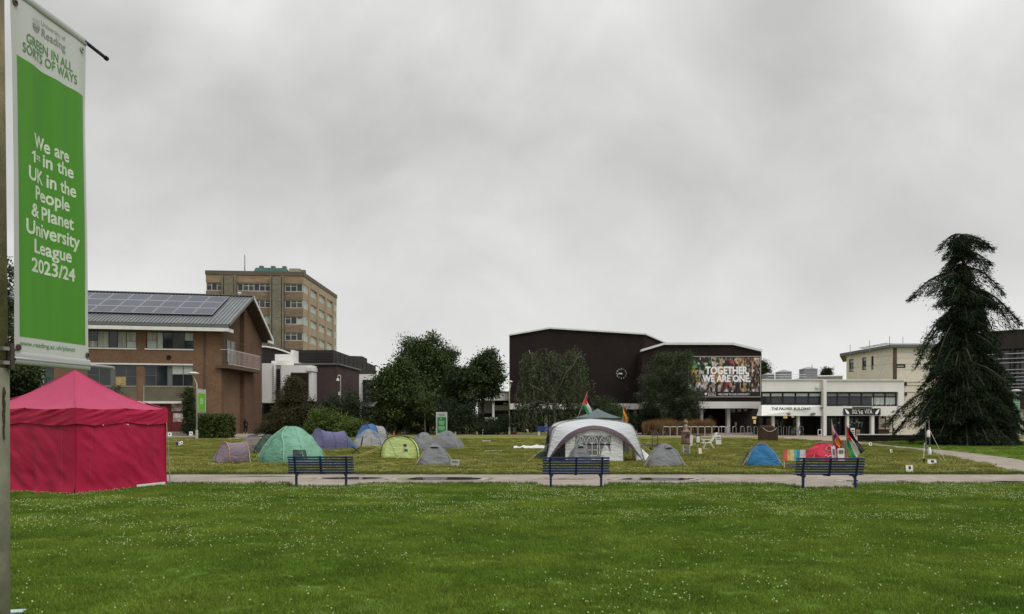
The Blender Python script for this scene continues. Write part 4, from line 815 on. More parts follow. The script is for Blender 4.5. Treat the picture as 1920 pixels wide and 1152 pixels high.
b = MB(); a = d1.sz(1908, 620)[0]; q0 = d1.at(a, zt_, -1); b.tube([q0, q0+Vector((0, 0, .8)), q0+Vector((.9, 0, .8)), q0+Vector((.9, 0, 0))], .025, 5); b.build('roof_rail', M_STEEL, rd, world=True)
pb(d1, 1862, 675, 1868, 683.5, .1, .25, 'notice_board', M_PAPER, rd)
for k in range(3):
    y = 806+k*3.2; q = PX(1890, 74-k*1.0, 1960, 74-k*1.0); b = MB(); b.pbox(q, q.sz(1893, 800)[0], q.sz(1965, 800)[0], -.02, .50-k*.16, -1.6, 0); b.build('step', mat('step_stone', (.27, .22, .16), var=.12), rd, world=True)
# low dark wall with pale coping before the cafe
lw = thing('low_wall', 'low black brick wall with a pale coping by the cafe terrace', 'wall', G(1650, 828)); pl = PX(1612, 59.3, 1740, 59.3)
pb(pl, 1612.5, 816, 1740, 829.5, -.45, 0, 'brickwork', BT, lw); pb(pl, 1612, 814.6, 1740.5, 816, -.5, .05, 'coping', M_WHITE2, lw)
# ------------------------------------------------------------------ banner on its post, close by
M_POSTC = mat('weathered_post', (.135, .12, .062), rough=.75, var=.22, vs=2.5, bump=.25, bs=40, vs2=9); M_POSTL = mat('post_base_paint', (.125, .125, .085), rough=.7, var=.2, vs=2, bump=.2, bs=30, vs2=7)
M_VINYL = mat('banner_vinyl', (.56, .57, .55), rough=.55, var=.05, vs=1.2, trans=.35); M_GREEN = mat('banner_green', (.085, .30, .028), rough=.5, var=.07, vs=1.5, stretch=(6, 6, .4), trans=.25)
M_TXTG = mat('banner_green_text', (.085, .22, .065), var=.05); M_TXTW = mat('banner_pale_text', (.52, .60, .47), var=.03)
tv = Vector((.103, .995, 0)).normalized(); S0 = Vector(((26-960)/F*4.53, 4.53, 0)); bp_ = Plane(S0, S0+tv)
bs = lambda x, y: bp_.sz(x, y)
LPX = -3.02; LPY = 4.42
post = thing('banner_post', 'weathered olive steel post with metal straps close at the edge', 'post', (LPX, LPY, 0))
b = MB(); b.tube([(LPX, LPY, 2.27), (LPX-.012, LPY, 3.4), (LPX-.025, LPY, 4.8)], [.119, .119, .117], 28); b.build('shaft', M_POSTC, post, world=True, smooth=True)
b = MB(); b.tube([(LPX+.002, LPY, -.1), (LPX, LPY, 2.27)], [.130, .126], 28); b.build('base', M_POSTL, post, world=True, smooth=True)
for z in (2.30, 2.38):
    b = MB(); b.tube([(LPX, LPY, z-.012), (LPX, LPY, z+.012)], .129, 28); st = b.build('strap', mat('dull_strap', (.11, .10, .08), rough=.45, metal=.5), post, world=True); b = MB(); b.box((LPX+.131, LPY-.01, z), (.03, .03, .02)); b.build('buckle', M_STEEL, st, world=True)
b = MB(); b.box((LPX+.137, LPY+.03, 2.34), (.022, .03, .15)); brk = b.build('bracket', mat('brown_steel', (.05, .04, .03), rough=.5), post, world=True)
b = MB(); b.box((LPX+.0, LPY-.131, 2.16), (.19, .012, .22)); b.build('notice', M_PAPER, post, world=True)
b = MB(); pts = [(LPX+.128+.004*SIN(k*2.1), LPY-.02, 2.16-.03*k) for k in range(11)]; b.tube(pts, [.004, .009, .007, .010, .006, .010, .008, .005, .007, .006, .003], 6); b.build('torn_tape', mat('torn_tape', (.045, .035, .025), var=.4, vs=30, bump=.6, bs=90), post, world=True)
for z, r_ in ((1.75, .018), (1.72, .012), (1.52, .014)): b = MB(); b.box((LPX+.10, LPY-.075, z), (.03, .035, r_)); b.build('paint_chip', M_POSTL, post, world=True)
ban = thing('banner', 'tall white and green vertical banner reading We are 1st in the UK', 'banner', S0+Vector((0, 0, 2.3)))
uL, zB0 = bs(26, 683); uR, zB1 = bs(167.5, 692); zT = bs(160, 76)[1]; zTL = bs(24, -22)[1]; zB0 += .07; zT = bs(160, 85)[1]; LEAN = bs(168, 400)[0]-bs(161.5, 400)[0]
def unlean(u, z): return u+LEAN*(z-zB0)/(zT-zB0)
def ban_fn(o, z0, z1, u0, u1):
    def fn(u, v):
        uu = u0+(u1-u0)*u; zz = z0+(z1-z0)*v; uu -= LEAN*(zz-zB0)/(zT-zB0); w = .010*SIN(uu*13+1.2)+.006*SIN(uu*31+zz*.8); w *= min(1, (zz-zB0+.2)*.8)*min(1, max(0, (zT-zz)*2+.15))
        edge = .004*SIN(zz*4.2+.6)*(u if u0 > -1 else 0)
        return bp_.at(uu+edge*(1 if u > .97 else 0), zz, o+w)
    return fn
b = MB(); b.grid(ban_fn(0, zB0, zT, uL, uR), 44, 60); b.build('cloth', M_VINYL, ban, world=True, smooth=True)
for z0_, z1_ in ((zB0-.07, zB0+.005), (zT-.005, zT+.045)):           # the pockets round the arms
    zc2 = (z0_+z1_)/2; rr2 = (z1_-z0_)/2; b = MB()
    b.grid(lambda u, v: bp_.at(uL+(uR-uL)*u-LEAN*(zc2-zB0)/(zT-zB0), zc2+rr2*SIN(2*PI*v), .010*COS(2*PI*v)), 2, 12, closed=False)
    b.build('pocket', mat('pocket_vinyl', (.48, .49, .48), rough=.55, var=.05, trans=.3), ban, world=True, smooth=True)
gu0, gz1 = bs(28, 102); gu1, gz0 = bs(161, 647); gz1 = bs(152, 178)[1]; gu1 = bs(161, 647)[0]; gu0 = bs(36.5, 632)[0]; gz1 = (bs(28.5, 103)[1]+bs(152, 178)[1])/2; gz0 = (bs(36, 632)[1]+bs(161, 647)[1])/2
b = MB(); b.grid(ban_fn(.0015, gz0, gz1, gu0, gu1), 44, 50); gp = b.build('green_field', M_GREEN, ban, world=True, smooth=True)
gw_ = gu1-gu0; fx = lambda x, y: bs(x, y)
def btext(body, px0, px1, pbase, caph, m, bold, pxm=None):
    """capital height in pixels at the text's middle"""
    xm = (px0+px1)/2; a, z = bs(xm, pbase); ua = bs(px0, pbase)[0]; ub = bs(px1, pbase)[0]; zt2 = bs(xm, pbase-caph)[1]
    V_, F_ = text_mesh(body, bold); x0 = min(v.x for v in V_); x1 = max(v.x for v in V_); b = MB(); fn = ban_fn(.0024, zB0, zT, uL, uR)
    W_ = []
    for v in V_:
        uu = ua+(v.x-x0)/(x1-x0)*(ub-ua); zz = z+v.y/.69*(zt2-z); uu = unlean(uu, zz); W_.append(fn((uu-uL)/(uR-uL), (zz-zB0)/(zT-zB0))+bp_.n*v.z*.2)
    b.add(W_, F_); return b.build('lettering', m, ban, world=True)
for body, x0, x1, yb, ch in (('We are', 62, 128, 290, 24), ('1', 57, 66, 304, 23), ('in the', 84, 135, 324, 23), ('UK in the', 52, 139, 353, 24), ('People', 65, 129, 385, 24), ('& Planet', 57, 136, 418, 24), ('University', 48, 146, 451, 25), ('League', 63, 133, 483, 24), ('2023/24', 58, 139, 518, 24)): btext(body, x0, x1, yb, ch, M_TXTW, .026) if body != '1' else None
btext('st', 67, 78, 301, 12, M_TXTW, .02)
b = MB(); fn = ban_fn(.0024, zB0, zT, uL, uR)
def bpt(x, y): a, z = bs(x, y); return fn((unlean(a, z)-uL)/(uR-uL), (z-zB0)/(zT-zB0))
b.add([bpt(61.2, 282.5), bpt(65.2, 284), bpt(65.2, 305.5), bpt(61.2, 304), bpt(61.2, 288), bpt(57.5, 289.5), bpt(57.2, 286)], [(0, 1, 2, 3, 4, 5, 6)]); b.build('lettering', M_TXTW, ban, world=True)
btext('GREEN IN ALL', 48, 134, 107, 17, M_TXTG, .016); btext('SORTS OF WAYS', 41, 141, 127.5, 17, M_TXTG, .016)
M_LOGO = mat('logo_grey', (.20, .22, .20)); btext('University of', 78, 122, 63, 9, M_LOGO, .0); btext('Reading', 79, 122, 83, 15, M_LOGO, .01); btext('www.reading.ac.uk/planet', 36, 140, 653.5, 8.5, M_TXTG, .005)
b = MB(); fn = ban_fn(.0024, zB0, zT, uL, uR)
def bpt(x, y): a, z = bs(x, y); return fn((unlean(a, z)-uL)/(uR-uL), (z-zB0)/(zT-zB0))
b.add([bpt(60, 42.5), bpt(67, 46), bpt(67, 61), bpt(61, 53)], [(0, 1, 2, 3)]); b.add([bpt(68.5, 47), bpt(76, 51), bpt(74, 60), bpt(68.5, 63)], [(0, 1, 2, 3)])
b.build('crest', M_LOGO, ban, world=True); b = MB(); b.add([bpt(62, 46.5), bpt(75, 53), bpt(75, 54.8), bpt(62, 48.3)], [(0, 1, 2, 3)]); 
for p in b.V: p += bp_.n*.002
b.build('crest_bar', M_VINYL, ban, world=True)
for k in range(3):
    b = MB(); b.add([bpt(60+k*.2, 33+k*3.2), bpt(75, 39+k*3.4), bpt(75, 40.4+k*3.4), bpt(60+k*.2, 34.2+k*3.2)], [(0, 1, 2, 3)]); b.build('crest_line', M_VINYL if k > 2 else mat('pale_logo', (.42, .44, .42)), ban, world=True)
MB2 = Matrix((bp_.t, (0, 0, 1), bp_.n)).transposed(); M_BRASS = mat('tarnished_eyelet', (.10, .07, .055), rough=.4, metal=.7, var=.3)
for x, y, m in ((26.5, 5, M_BRASS), (152.5, 94, M_STEEL), (32.5, 652, M_BRASS), (164, 667, M_BRASS)):
    b = MB(); b.lathe(bpt(x, y)+bp_.n*.001, [(.021, 0), (.019, .007), (.009, .007), (.008, .001), (0, .001)], 14, M=MB2); b.build('eyelet', m, ban, world=True)
b = MB(); p = bpt(32.5, 652); b.tube([p+bp_.n*.012, p+Vector((-.01, -.05, -.03)), Vector((LPX+.15, LPY+.05, 2.32))], .005, 6); b.build('cable_tie', M_BLACK, ban, world=True)
b = MB(); b.tube([bp_.at(uR-LEAN-.02, zT+.022), bp_.at(bs(197.5, 96.5)[0], zT+.015)], .012, 10); arm = b.build('arm', mat('navy_rod', (.018, .018, .05), rough=.4), post, world=True, smooth=True); b = MB(); b.lathe(bp_.at(bs(197.5, 96.5)[0], zT+.015), [(.0, .0), (.016, 0), (.016, .02), (0, .02)], 10, M=Matrix((bp_.n, (0, 0, 1), bp_.t)).transposed()); b.build('end_cap', mat('navy_rod', (.018, .018, .05)), arm, world=True)
b = MB(); b.tube([bp_.at(-.12, zB0-.035), bp_.at(bs(211, 695)[0], zB0-.035)], .012, 10); arm2 = b.build('arm', M_ALU, post, world=True, smooth=True); b = MB(); b.box(bp_.at(bs(211, 695)[0], zB0-.035), (.02, .02, .02)); b.build('end_cap', M_ALU, arm2, world=True)
b = MB(); c = G(30, 1155); b.box((c.x, c.y-.02, .05), (.17, .12, .012), rz=.25); tag(b.build('leaflet', mat('pale_blue_card', (.36, .46, .48), var=.05)), 'pale blue card lying on the grass beside the banner post', 'leaflet')

# ------------------------------------------------------------------ benches
M_NAVY = mat('navy_paint', (.014, .025, .080), rough=.45, var=.18, vs=2, spec=.35); M_NAVY2 = mat('navy_iron', (.012, .020, .066), rough=.5, var=.2)
def bench_proto(label, loc, rz):
    t = thing('park_bench', label, 'bench', loc, rz, 'navy slatted benches along the path'); L = 1.82
    lean = lambda z: .03-.13*(z-.40)/.46                                # the back leans towards the viewer as it rises
    s0 = None; n = 6
    for k in range(n):
        z = .835-k*.072; b = MB(); b.box((0, lean(z), z), (L, .024, .050)); b.build('backrest_slat', M_NAVY, t, bev=.006)
    for k in range(5):
        y = .06+k*.085; b = MB(); b.box((0, y, .415-.012*k*(1 if k < 2 else .3)), (L+.02, .062, .03)); b.build('seat_slat', M_NAVY, t, bev=.006)
    for x in (-.71, 0, .71):
        b = MB(); b.bar((x, lean(.38)-.03, .38), (x, lean(.865)-.03, .865), .055, .022, up=(0, 1, 0)); b.bar((x, -.02, .375), (x, .42, .36), .05, .03); b.build('support', M_NAVY2, t)
    for x in (-.69, .69):
        b = MB(); b.bar((x, .02, -.03), (x, .02, .385), .062, .05, up=(0, 1, 0)); b.bar((x, .02, .36), (x, .16, .372), .06, .05); b.bar((x, .02, .30), (x+.12*(1 if x < 0 else -1)*.5, .02, .385), .05, .04, up=(0, 1, 0)); b.build('leg', M_NAVY2, t)
    return t
pt_ = [G(602, 913.5), G(1080, 916), G(1555, 918.5)]
bn1 = bench_proto('navy slatted bench facing the green dome tent', (pt_[0].x, pt_[0].y, 0), R(1.5))
bn2 = dup(bn1, (pt_[1].x, pt_[1].y, 0), R(0), 'navy slatted bench facing the big white marquee'); bn3 = dup(bn1, (pt_[2].x, pt_[2].y, 0), R(-2.0), 'navy slatted bench facing the red tent with flags')

# ------------------------------------------------------------------ red gazebo
M_REDR = mat('red_canopy', (.38, .034, .098), rough=.6, var=.07, vs=1.2, bump=.12, bs=9, trans=.12); M_REDW = mat('red_wall_cloth', (.35, .006, .042), rough=.62, var=.10, vs=.9, bump=.15, bs=7, trans=.05); M_REDS = mat('red_seam', (.30, .03, .04), rough=.6)
C0 = Vector((-11.0, 19.5, 0)); th_ = R(69.5); e1 = Vector((COS(th_), SIN(th_), 0)); e2 = Vector((-SIN(th_), COS(th_), 0)); LA, LB = 2.95, 3.6
C1 = C0+e1*LA; C3 = C0+e2*LB; C2 = C1+e2*LB; GC = (C0+C2)/2; EV = 2.17; AP = 3.26
gz_ = thing('red_gazebo', 'red square party gazebo with closed cloth walls and pointed roof', 'gazebo', GC)
cr4 = [C0, C1, C2, C3]
def sag(t): return -.035*(abs(SIN(2*PI*t)))                         # eaves sag between corner and middle truss
for k in range(4):
    a, c = cr4[k], cr4[(k+1) % 4]; ap = GC+Vector((0, 0, AP)); nrm = (c-a).cross(Vector((0, 0, 1))).normalized()
    def rf_(u, v, a=a, c=c):
        e_ = a.lerp(c, u)+Vector((0, 0, EV+sag(u)+(.03 if abs(u-.5) < .01 else 0))); p = e_.lerp(ap, v); p.z -= .16*SIN(PI*v)*(1-.35*v)-.03*SIN(PI*v)*(1-abs(2*u-1))
        p.z += .012*fbm(p.x, p.y, k, 3.0); return p
    b = MB(); b.grid(rf_, 32, 18); b.build('canopy', M_REDR, gz_, world=True, smooth=True)
    def vf(u, v, a=a, c=c, nrm=nrm, k=k):
        u = -.013+1.026*u
        p = a.lerp(c, u)+nrm*(.035+.012*v); w = max(0, min(1, min(u, 1-u)*4)); p += nrm*(.03*fbm(u*7+v*3, v*1.5, k*5, 1.0)*w)+nrm*(.018*SIN((u*1.6+v*.75)*26)*math.exp(-((abs(u-.5)-.30)/.14)**2)*(1-v*.4)); p.z = EV+sag(u)+.02-(.40+.02*SIN(u*9))*v; return p
    b = MB(); b.grid(vf, 90, 10); b.build('valance', M_REDW, gz_, world=True, smooth=True)
    def wf(u, v, a=a, c=c, nrm=nrm, k=k):
        p = a.lerp(c, -.006+1.012*u); bil = .10*SIN(PI*u)*SIN(PI*min(1, v*1.1))*(1 if k != 3 else .6)
        f_ = .05*fbm((u*2.2-v*.9)*2.2, (v+u)*1.3, k*7, 1.0)+.03*fbm((u*3-v*2)*3.2, v*2.2+u*2, k*7+3, 1.0)+.006*SIN((u*2.2-v*.8)*20+2*fbm(u*2, v*2, k))*v*(1-v)*3
        if k == 3: f_ += .12*math.exp(-((u-.62)/.10)**2)*v*v*SIN((u-.62)*30)
        p += nrm*(bil*.5+.7*f_*min(1, 8*min(u, 1-u)))-nrm*.01; p += nrm*(.10*v**6*(1 if k == 3 else .5)); 
        p.z = (EV-.28)*(1-v)+(.01+.03*fbm(u*6, k))*v; return p
    b = MB(); b.grid(wf, 70, 40); wl_ = b.build('wall', M_REDW, gz_, world=True, smooth=True)
    if k in (0, 3):                               # stitched seams and hook eyelets
        for us_ in ((.16, .84) if k == 0 else (.86,)):
            b = MB(); 
            for j in range(34):
                v0_, v1_ = .04+j*.028, .04+j*.028+.019; b.tube([wf(us_-.03*v0_*(1 if us_ < .5 else -.6), v0_)+nrm*.012, wf(us_-.03*v1_*(1 if us_ < .5 else -.6), v1_)+nrm*.012], .004, 4)
            b.build('stitch', mat('thread', (.36, .09, .11)), wl_, world=True)
        for us_ in ((.27, .53, .77) if k == 0 else ()): 
            b = MB(); q = wf(us_, .075)+nrm*.02; b.box(q, (.035, .035, .03)); b.build('eyelet', M_PAPER, wl_, world=True)
    b = MB(); ai = a+(GC-a).normalized()*.05; b.tube([ai, ai+Vector((0, 0, EV-.02))], .02, 8); lg = b.build('leg', M_ALU, gz_, world=True); b = MB(); b.box(a+Vector((0, 0, .012)), (.11, .11, .02), rz=th_); b.build('foot', M_STEEL, lg, world=True)
    b = MB(); b.tube([cr4[k]+Vector((0, 0, EV+.02)), ap.lerp(cr4[k]+Vector((0, 0, EV)), .5)+Vector((0, 0, -.15)), ap], .012, 6); b.build('hip_seam', M_REDR, gz_, world=True)
q = C1+Vector((.03, -.03, 0)); b = MB(); b.tube([q+Vector((0, 0, EV-.38)), q+Vector((.06, .0, 1.0)), q+Vector((.13, -.05, .0))], .014, 6); b.build('wall_pole', mat('pole_tan', (.30, .22, .15)), gz_, world=True)
b = MB(); p = C0.lerp(C1, .78)+e2*-.12; b.box(p+Vector((0, 0, .06)), (1.0, .02, .08), rz=th_); b.build('hem_strip', M_PAPER, gz_, world=True)

# ------------------------------------------------------------------ tents
def cloth(nm, c, tr=.18, var=.10): return mat(nm, c, rough=.62, var=var, vs=1.6, bump=.8, bs=4.5, trans=tr, stretch=(1, 1, 2.2))
def dome_pt(w, l, h, p=4.0, scoop=.16, pw=1.0, wr=.025, seed=0.0, lean=0.0, fz=1.0):
    def fn(u, v, off=0.0):
        a = 2*PI*u; ca, sa = COS(a), SIN(a); e_ = 2/p; x = w/2*math.copysign(abs(ca)**e_, ca); y = l/2*math.copysign(abs(sa)**e_, sa)
        t = v*PI/2; zn = SIN(t)**pw; r = max(0, 1-zn**1.75)**(.70-.22*zn**10) if v < 1 else 0; z = h*zn; dg_ = abs(SIN(2*a)); s = 1-scoop*(1-dg_)*SIN(PI*min(1, v*1.05))*1.0
        n_ = wr*fbm(x*r*3.2+seed, y*r*3.2, z*3.6+seed)*SIN(PI*min(1, v+.1)); n_ += wr*.5*SIN(22*u+5*v+6*fbm(x*2, y*2, seed))*SIN(PI*v)*.25+wr*.6*SIN(9*z+7*x*r+seed)*(1-dg_)*SIN(PI*v)
        q = Vector((x*r*s, y*r*s, z)); d = Vector((x, y, h*.5)).normalized(); q += d*(n_+off); q.x += lean*z; q.z = max(q.z, .01); return q
    return fn
def dome_tent(label, px, py, w, l, h, rz, body, pole=None, lower=None, door=None, doorm=None, p=4.0, scoop=.13, seed=0.0, pw=1.0, vent=True, guys=True, cap=None, name='dome_tent', lean=0.0, wr=.06):
    c = G(px, py); dist = l/2*abs(COS(rz))+w/2*abs(SIN(rz)); c.y += dist*.9; c.x *= c.y/(c.y-dist*.9)
    t = thing(name, label, 'tent', c, rz); fn = dome_pt(w, l, h, p, scoop, pw, wr, seed, lean)
    if lower: b = MB(); b.grid(fn, 64, 22, closed=True, kf=lambda u, v: 1 if v < .30 else 0); b.build('flysheet', [body, lower], t, smooth=True)
    else: b = MB(); b.grid(fn, 64, 22, closed=True); b.build('flysheet', body, t, smooth=True)
    pole = pole or body
    for a in (.125, .625):
        o2 = lambda a_: [fn(a_ % 1, v/16, .012) for v in range(0, 16)]
        b = MB(); b.tube(o2(a)+[fn(a, 1, .012)]+o2((a+.25) % 1 if False else (a+.5) % 1)[::-1] if a < .5 else o2(.375)+[fn(.375, 1, .012)]+o2(.875)[::-1], .011, 5); b.build('pole', pole, t)
    if door is not None:
        u0_, u1_, v1_ = door; b = MB(); b.grid(lambda u, v: fn(u0_+(u1_-u0_)*(.5+(u-.5)*(1-.75*v**2.2)), v1_*v, .014), 12, 12); d = b.build('door', doorm or body, t, smooth=True)
        b = MB(); um = (u0_+u1_)/2; b.tube([fn(um+.01*v/10, v1_*v/10, .022) for v in range(11)], .006, 4); b.build('zip', M_FRAME, d)
    if vent:
        um = vent if isinstance(vent, float) else .75
        b = MB(); b.grid(lambda u, v: fn(um-.05+.10*u, .60+.16*v, .02+.07*(1-v)*SIN(PI*u)), 8, 4); vv = b.build('vent_hood', body, t, smooth=True)
        b = MB(); b.grid(lambda u, v: fn(um-.04+.08*u, .585+.05*v, .016+.03*SIN(PI*u)*(v)), 6, 2); b.build('vent_mesh', M_DARK, vv)
    if cap: b = MB(); b.grid(lambda u, v: fn(u, .74+.26*v, .018), 40, 5, closed=True); b.build('roof_cap', cap, t, smooth=True)
    if guys:
        for u in (.125, .375, .625, .875):
            q = fn(u, .45, .01); g = Vector((q.x*1.9+lean, q.y*1.75, .0)); b = MB(); b.tube([q, g], .009, 4); gg = b.build('guy_rope', M_GUY, t); b = MB(); b.tube([g+Vector((0, 0, -.05)), g+Vector((0, 0, .08))], .008, 5); b.build('peg', M_STEEL, gg)
    return t
M_GUY = mat('guy_rope', (.42, .38, .16), rough=.8, var=.1)
def tunnel_tent(label, px, py, ax, hoops, nose, body, pole, bodies=None, seed=0.0, vent=None, door=None, wr=.02, guys=(), noz=(.04, .04), front=None):
    """hoops = (position along the axis, half width, height); nose = how far each end slopes to the ground"""
    c = G(px, py); t = thing('tunnel_tent', label, 'tent', c, ax)
    hs = [(hoops[0][0]-nose[0], hoops[0][1]*.72, noz[0])]+hoops+[(hoops[-1][0]+nose[1], hoops[-1][1]*.72, noz[1])]
    def arc(s, u):
        x, hw, h = s; a = PI*(1-u); cx = COS(a); sx_ = SIN(a); return Vector((x, hw*math.copysign(abs(cx)**.85, cx), max(.012, h*sx_**.75)))
    n = len(hs)-1
    for i in range(n):
        h0, h1 = hs[i], hs[i+1]
        def fn(u, v, h0=h0, h1=h1, i=i, off=0.0):
            p = arc(h0, u).lerp(arc(h1, u), v); s = SIN(PI*v); k = .05 if 0 < i < n-1 else .02; p.z -= k*s*SIN(PI*u); p.y *= 1-.05*s*(1 if 0 < i < n-1 else .0)
            d = Vector((0, p.y, p.z+.1)).normalized(); p += d*(wr*fbm(p.x*3+seed, p.y*3, p.z*3)*s+wr*.5*SIN(p.x*16+5*u+seed)*s+off); p.z = max(.01, p.z); return p
        b = MB(); b.grid(fn, 28, 10); m = bodies[i] if bodies else body
        b.build('flysheet' if 0 < i < n-1 else 'end_panel', m, t, smooth=True)
        if i == 0 and door: 
            b = MB(); b.grid(lambda u, v: fn(.5+(u-.5)*.62*(1-.3*v), .08+.80*v, off=.014), 10, 8); d = b.build('door', door, t, smooth=True); b = MB(); b.tube([fn(.5+.02*v, .08+.8*v/8, off=.024) for v in range(9)], .007, 4); b.build('zip', M_FRAME, d)
        if i == 0 and vent: b = MB(); b.grid(lambda u, v: fn(.42+.16*u, .66+.2*v, off=.015+.08*SIN(PI*u)*v), 8, 4); vv = b.build('vent_hood', body, t, smooth=True); b = MB(); b.grid(lambda u, v: fn(.43+.14*u, .80+.08*v, off=.02), 4, 2); b.build('vent_mesh', M_DARK, vv)
    for i in range(1, n):
        b = MB(); b.tube([arc(hs[i], u/24)*1.0+Vector((0, arc(hs[i], u/24).y*.012, .014)) for u in range(25)], .017, 6); b.build('pole_sleeve', pole, t, smooth=True)
    for a_, g_ in guys: 
        b = MB(); b.tube([a_, g_], .011, 4); gg = b.build('guy_rope', M_GUY, t); g_ = Vector(g_); b = MB(); b.tube([g_, g_+Vector((0, 0, .07))], .009, 5); b.build('peg', M_STEEL, gg)
    return t
K_MAUVE = cloth('mauve_cloth', (.20, .15, .185)); K_ORANGE = cloth('orange_trim', (.55, .30, .10)); K_GREEN = cloth('mint_cloth', (.17, .36, .26)); K_DKGREEN = cloth('dark_green_cloth', (.03, .06, .045)); K_PURP = cloth('purple_cloth', (.120, .115, .225)); K_SLATE = cloth('slate_blue_cloth', (.095, .135, .25))
K_BLUE = cloth('blue_cloth', (.035, .12, .30)); K_BLUE2 = cloth('bright_blue_cloth', (.012, .13, .28)); K_GREY = cloth('grey_cloth', (.165, .172, .18)); K_GREYD = cloth('dark_grey_cloth', (.085, .088, .09)); K_GREYL = cloth('pale_grey_cloth', (.27, .275, .27)); K_LIME = cloth('lime_cloth', (.38, .46, .15)); K_LIMEL = cloth('pale_lime_cloth', (.46, .56, .22))
K_BEIGE = cloth('beige_cloth', (.150, .130, .112)); K_NAVYT = cloth('navy_cloth', (.05, .06, .12)); K_WHITE = cloth('white_cloth', (.62, .63, .63)); K_MARQ = cloth('pale_marquee_cloth', (.46, .48, .50), .12, .05); K_PLUM = cloth('plum_cloth', (.085, .055, .075)); K_REDT = cloth('red_tent_cloth', (.50, .022, .055)); K_TEAL = cloth('grey_green_cloth', (.10, .135, .14))
tunnel_tent('small mauve tunnel tent with orange trimmed hoops', 428, 868, R(128), [(-.05, .58, .84), (.75, .55, .80)], (.42, .35), K_MAUVE, K_ORANGE, vent=True, door=K_MAUVE, guys=[((.2, -.5, .3), (.9, -1.9, .0)), ((0, -.6, .3), (-.3, -1.5, 0))]) if False else None
t_ = tunnel_tent('small mauve tunnel tent with orange trimmed hoops', 431, 866, R(42), [(-.25, .62, .86), (.62, .60, .84)], (.42, .16), K_MAUVE, K_ORANGE, vent=True, door=K_MAUVE, guys=[((.62, -.55, .45), (.1, -1.9, 0)), ((.7, .2, .8), (1.9, .6, 0))])
dome_tent('beige dome tent with slate cap behind the mauve tunnel tent', 474, 852, 1.75, 1.6, .98, R(20), K_BEIGE, pole=K_BEIGE, cap=K_NAVYT, lower=K_GREYD, seed=2.0, vent=False)
g_t = dome_tent('large mint green dome tent with porch behind the first bench', 548, 870, 2.55, 2.3, 1.52, R(-14), K_GREEN, seed=4.0, p=3.0, scoop=.05, door=(.585, .765, .84), doorm=cloth('mint_door_cloth', (.115, .27, .19)), vent=False)
b = MB(); fn = dome_pt(2.55, 2.3, 1.52, 3.0, .05, 1.0, .025, 4.0); b.grid(lambda u, v: fn(.81+.10*u, .08+.16*v, .016), 10, 5); b.build('window_flap', K_DKGREEN, g_t, smooth=True)
b = MB(); b.grid(lambda u, v: fn(.60+.15*u, .62+.26*SIN(PI*u)+.05*v, .09*SIN(PI*u)*(1-v)+.02), 10, 3); b.build('porch_hood', K_GREEN, g_t, smooth=True)
ed_ = lambda s_, v: fn(.585+.18*(.5+(s_-.5)*(1-.75*v**2.2)), .84*v, .03)
b = MB(); b.tube([ed_(0, k/12) for k in range(13)]+[ed_(k/6, 1) for k in range(1, 6)]+[ed_(1, 1-k/12) for k in range(13)], .032, 6); b.build('door_arch', cloth('pale_mint_cloth', (.24, .46, .35)), g_t, smooth=True)
dome_tent('dark green low tent tucked behind the large mint tent', 503, 852, 1.5, 1.5, 1.0, R(10), K_DKGREEN, seed=5.5, vent=False, guys=False)
tunnel_tent('long purple tunnel tent running to a slate blue porch', 612, 842.5, R(38), [(-.55, .85, 1.24), (.25, .72, 1.02), (1.05, .66, 1.06)], (.55, .85), K_PURP, K_SLATE, bodies=[K_PURP, K_PURP, K_PURP, K_SLATE], seed=3.0, guys=[((1.6, -.4, .5), (3.0, -1.8, 0))], wr=.03)
b = MB()
dome_tent('translucent grey dome tent between the purple and blue tents', 692, 838, 2.1, 1.7, 1.12, R(0), cloth('smoke_cloth', (.165, .20, .245)), pole=K_BLUE, lower=cloth('pale_smoke_cloth', (.25, .265, .26)), seed=6.0, vent=False, door=(.70, .83, .7), doorm=K_GREYL)
tunnel_tent('blue tunnel tent with pale grey striped rear section', 690, 832, R(42), [(-.25, .92, 1.36), (.28, .92, 1.40), (1.05, .85, 1.22)], (.75, .5), K_BLUE, K_NAVYT, bodies=[K_BLUE, K_BLUE, K_GREYL, K_GREYD], seed=1.0, vent=False, guys=[((1.2, -.7, .7), (2.4, -1.5, 0))])
lt = tunnel_tent('lime green tunnel tent with black hoops and a wide front door', 746, 860, R(74), [(.12, .92, 1.03), (.55, .86, 1.00)], (.30, .75), K_LIME, M_BLACK, bodies=[K_LIME, K_LIMEL, K_GREYL], seed=2.5, door=K_LIMEL, guys=[((.1, .85, .55), (-.3, 2.2, 0)), ((.6, .7, .6), (.5, 2.3, 0)), ((0, -.3, .5), (-.7, -.3, 0))])
b = MB()
for k, m in enumerate((M_RED, M_PAPER, mat('flag_green', (.02, .22, .08)))): b = MB(); b.box((-.10-.03*(2-k)*1.0+.02, -.42-.012*k, .62-.115*k), (.02, .16, .11)); b.build('patch', m, lt)
dome_tent('plain grey dome tent wedged behind the lime green tent', 795, 845, 1.6, 1.5, 1.0, R(25), K_GREY, seed=8.0, vent=False, pole=K_GREYL)
dome_tent('grey dome tent below the green sign with dark rear fly', 838, 842.5, 2.0, 1.7, 1.05, R(-12), K_GREY, seed=9.0, vent=False, pole=K_GREYL, lower=K_GREY)
dome_tent('little grey tent with hooded vent beside the cardboard sign', 815, 873.5, 1.5, 1.35, .88, R(8), K_GREY, seed=10.0, pw=1.15, p=3.4, vent=.74, scoop=.22, wr=.03)
dome_tent('grey low tent with hooded vent beside the marquee', 1246, 875.5, 1.6, 1.45, .88, R(-8), K_GREY, seed=12.0, pw=1.1, p=3.4, vent=.80, scoop=.2, wr=.03)
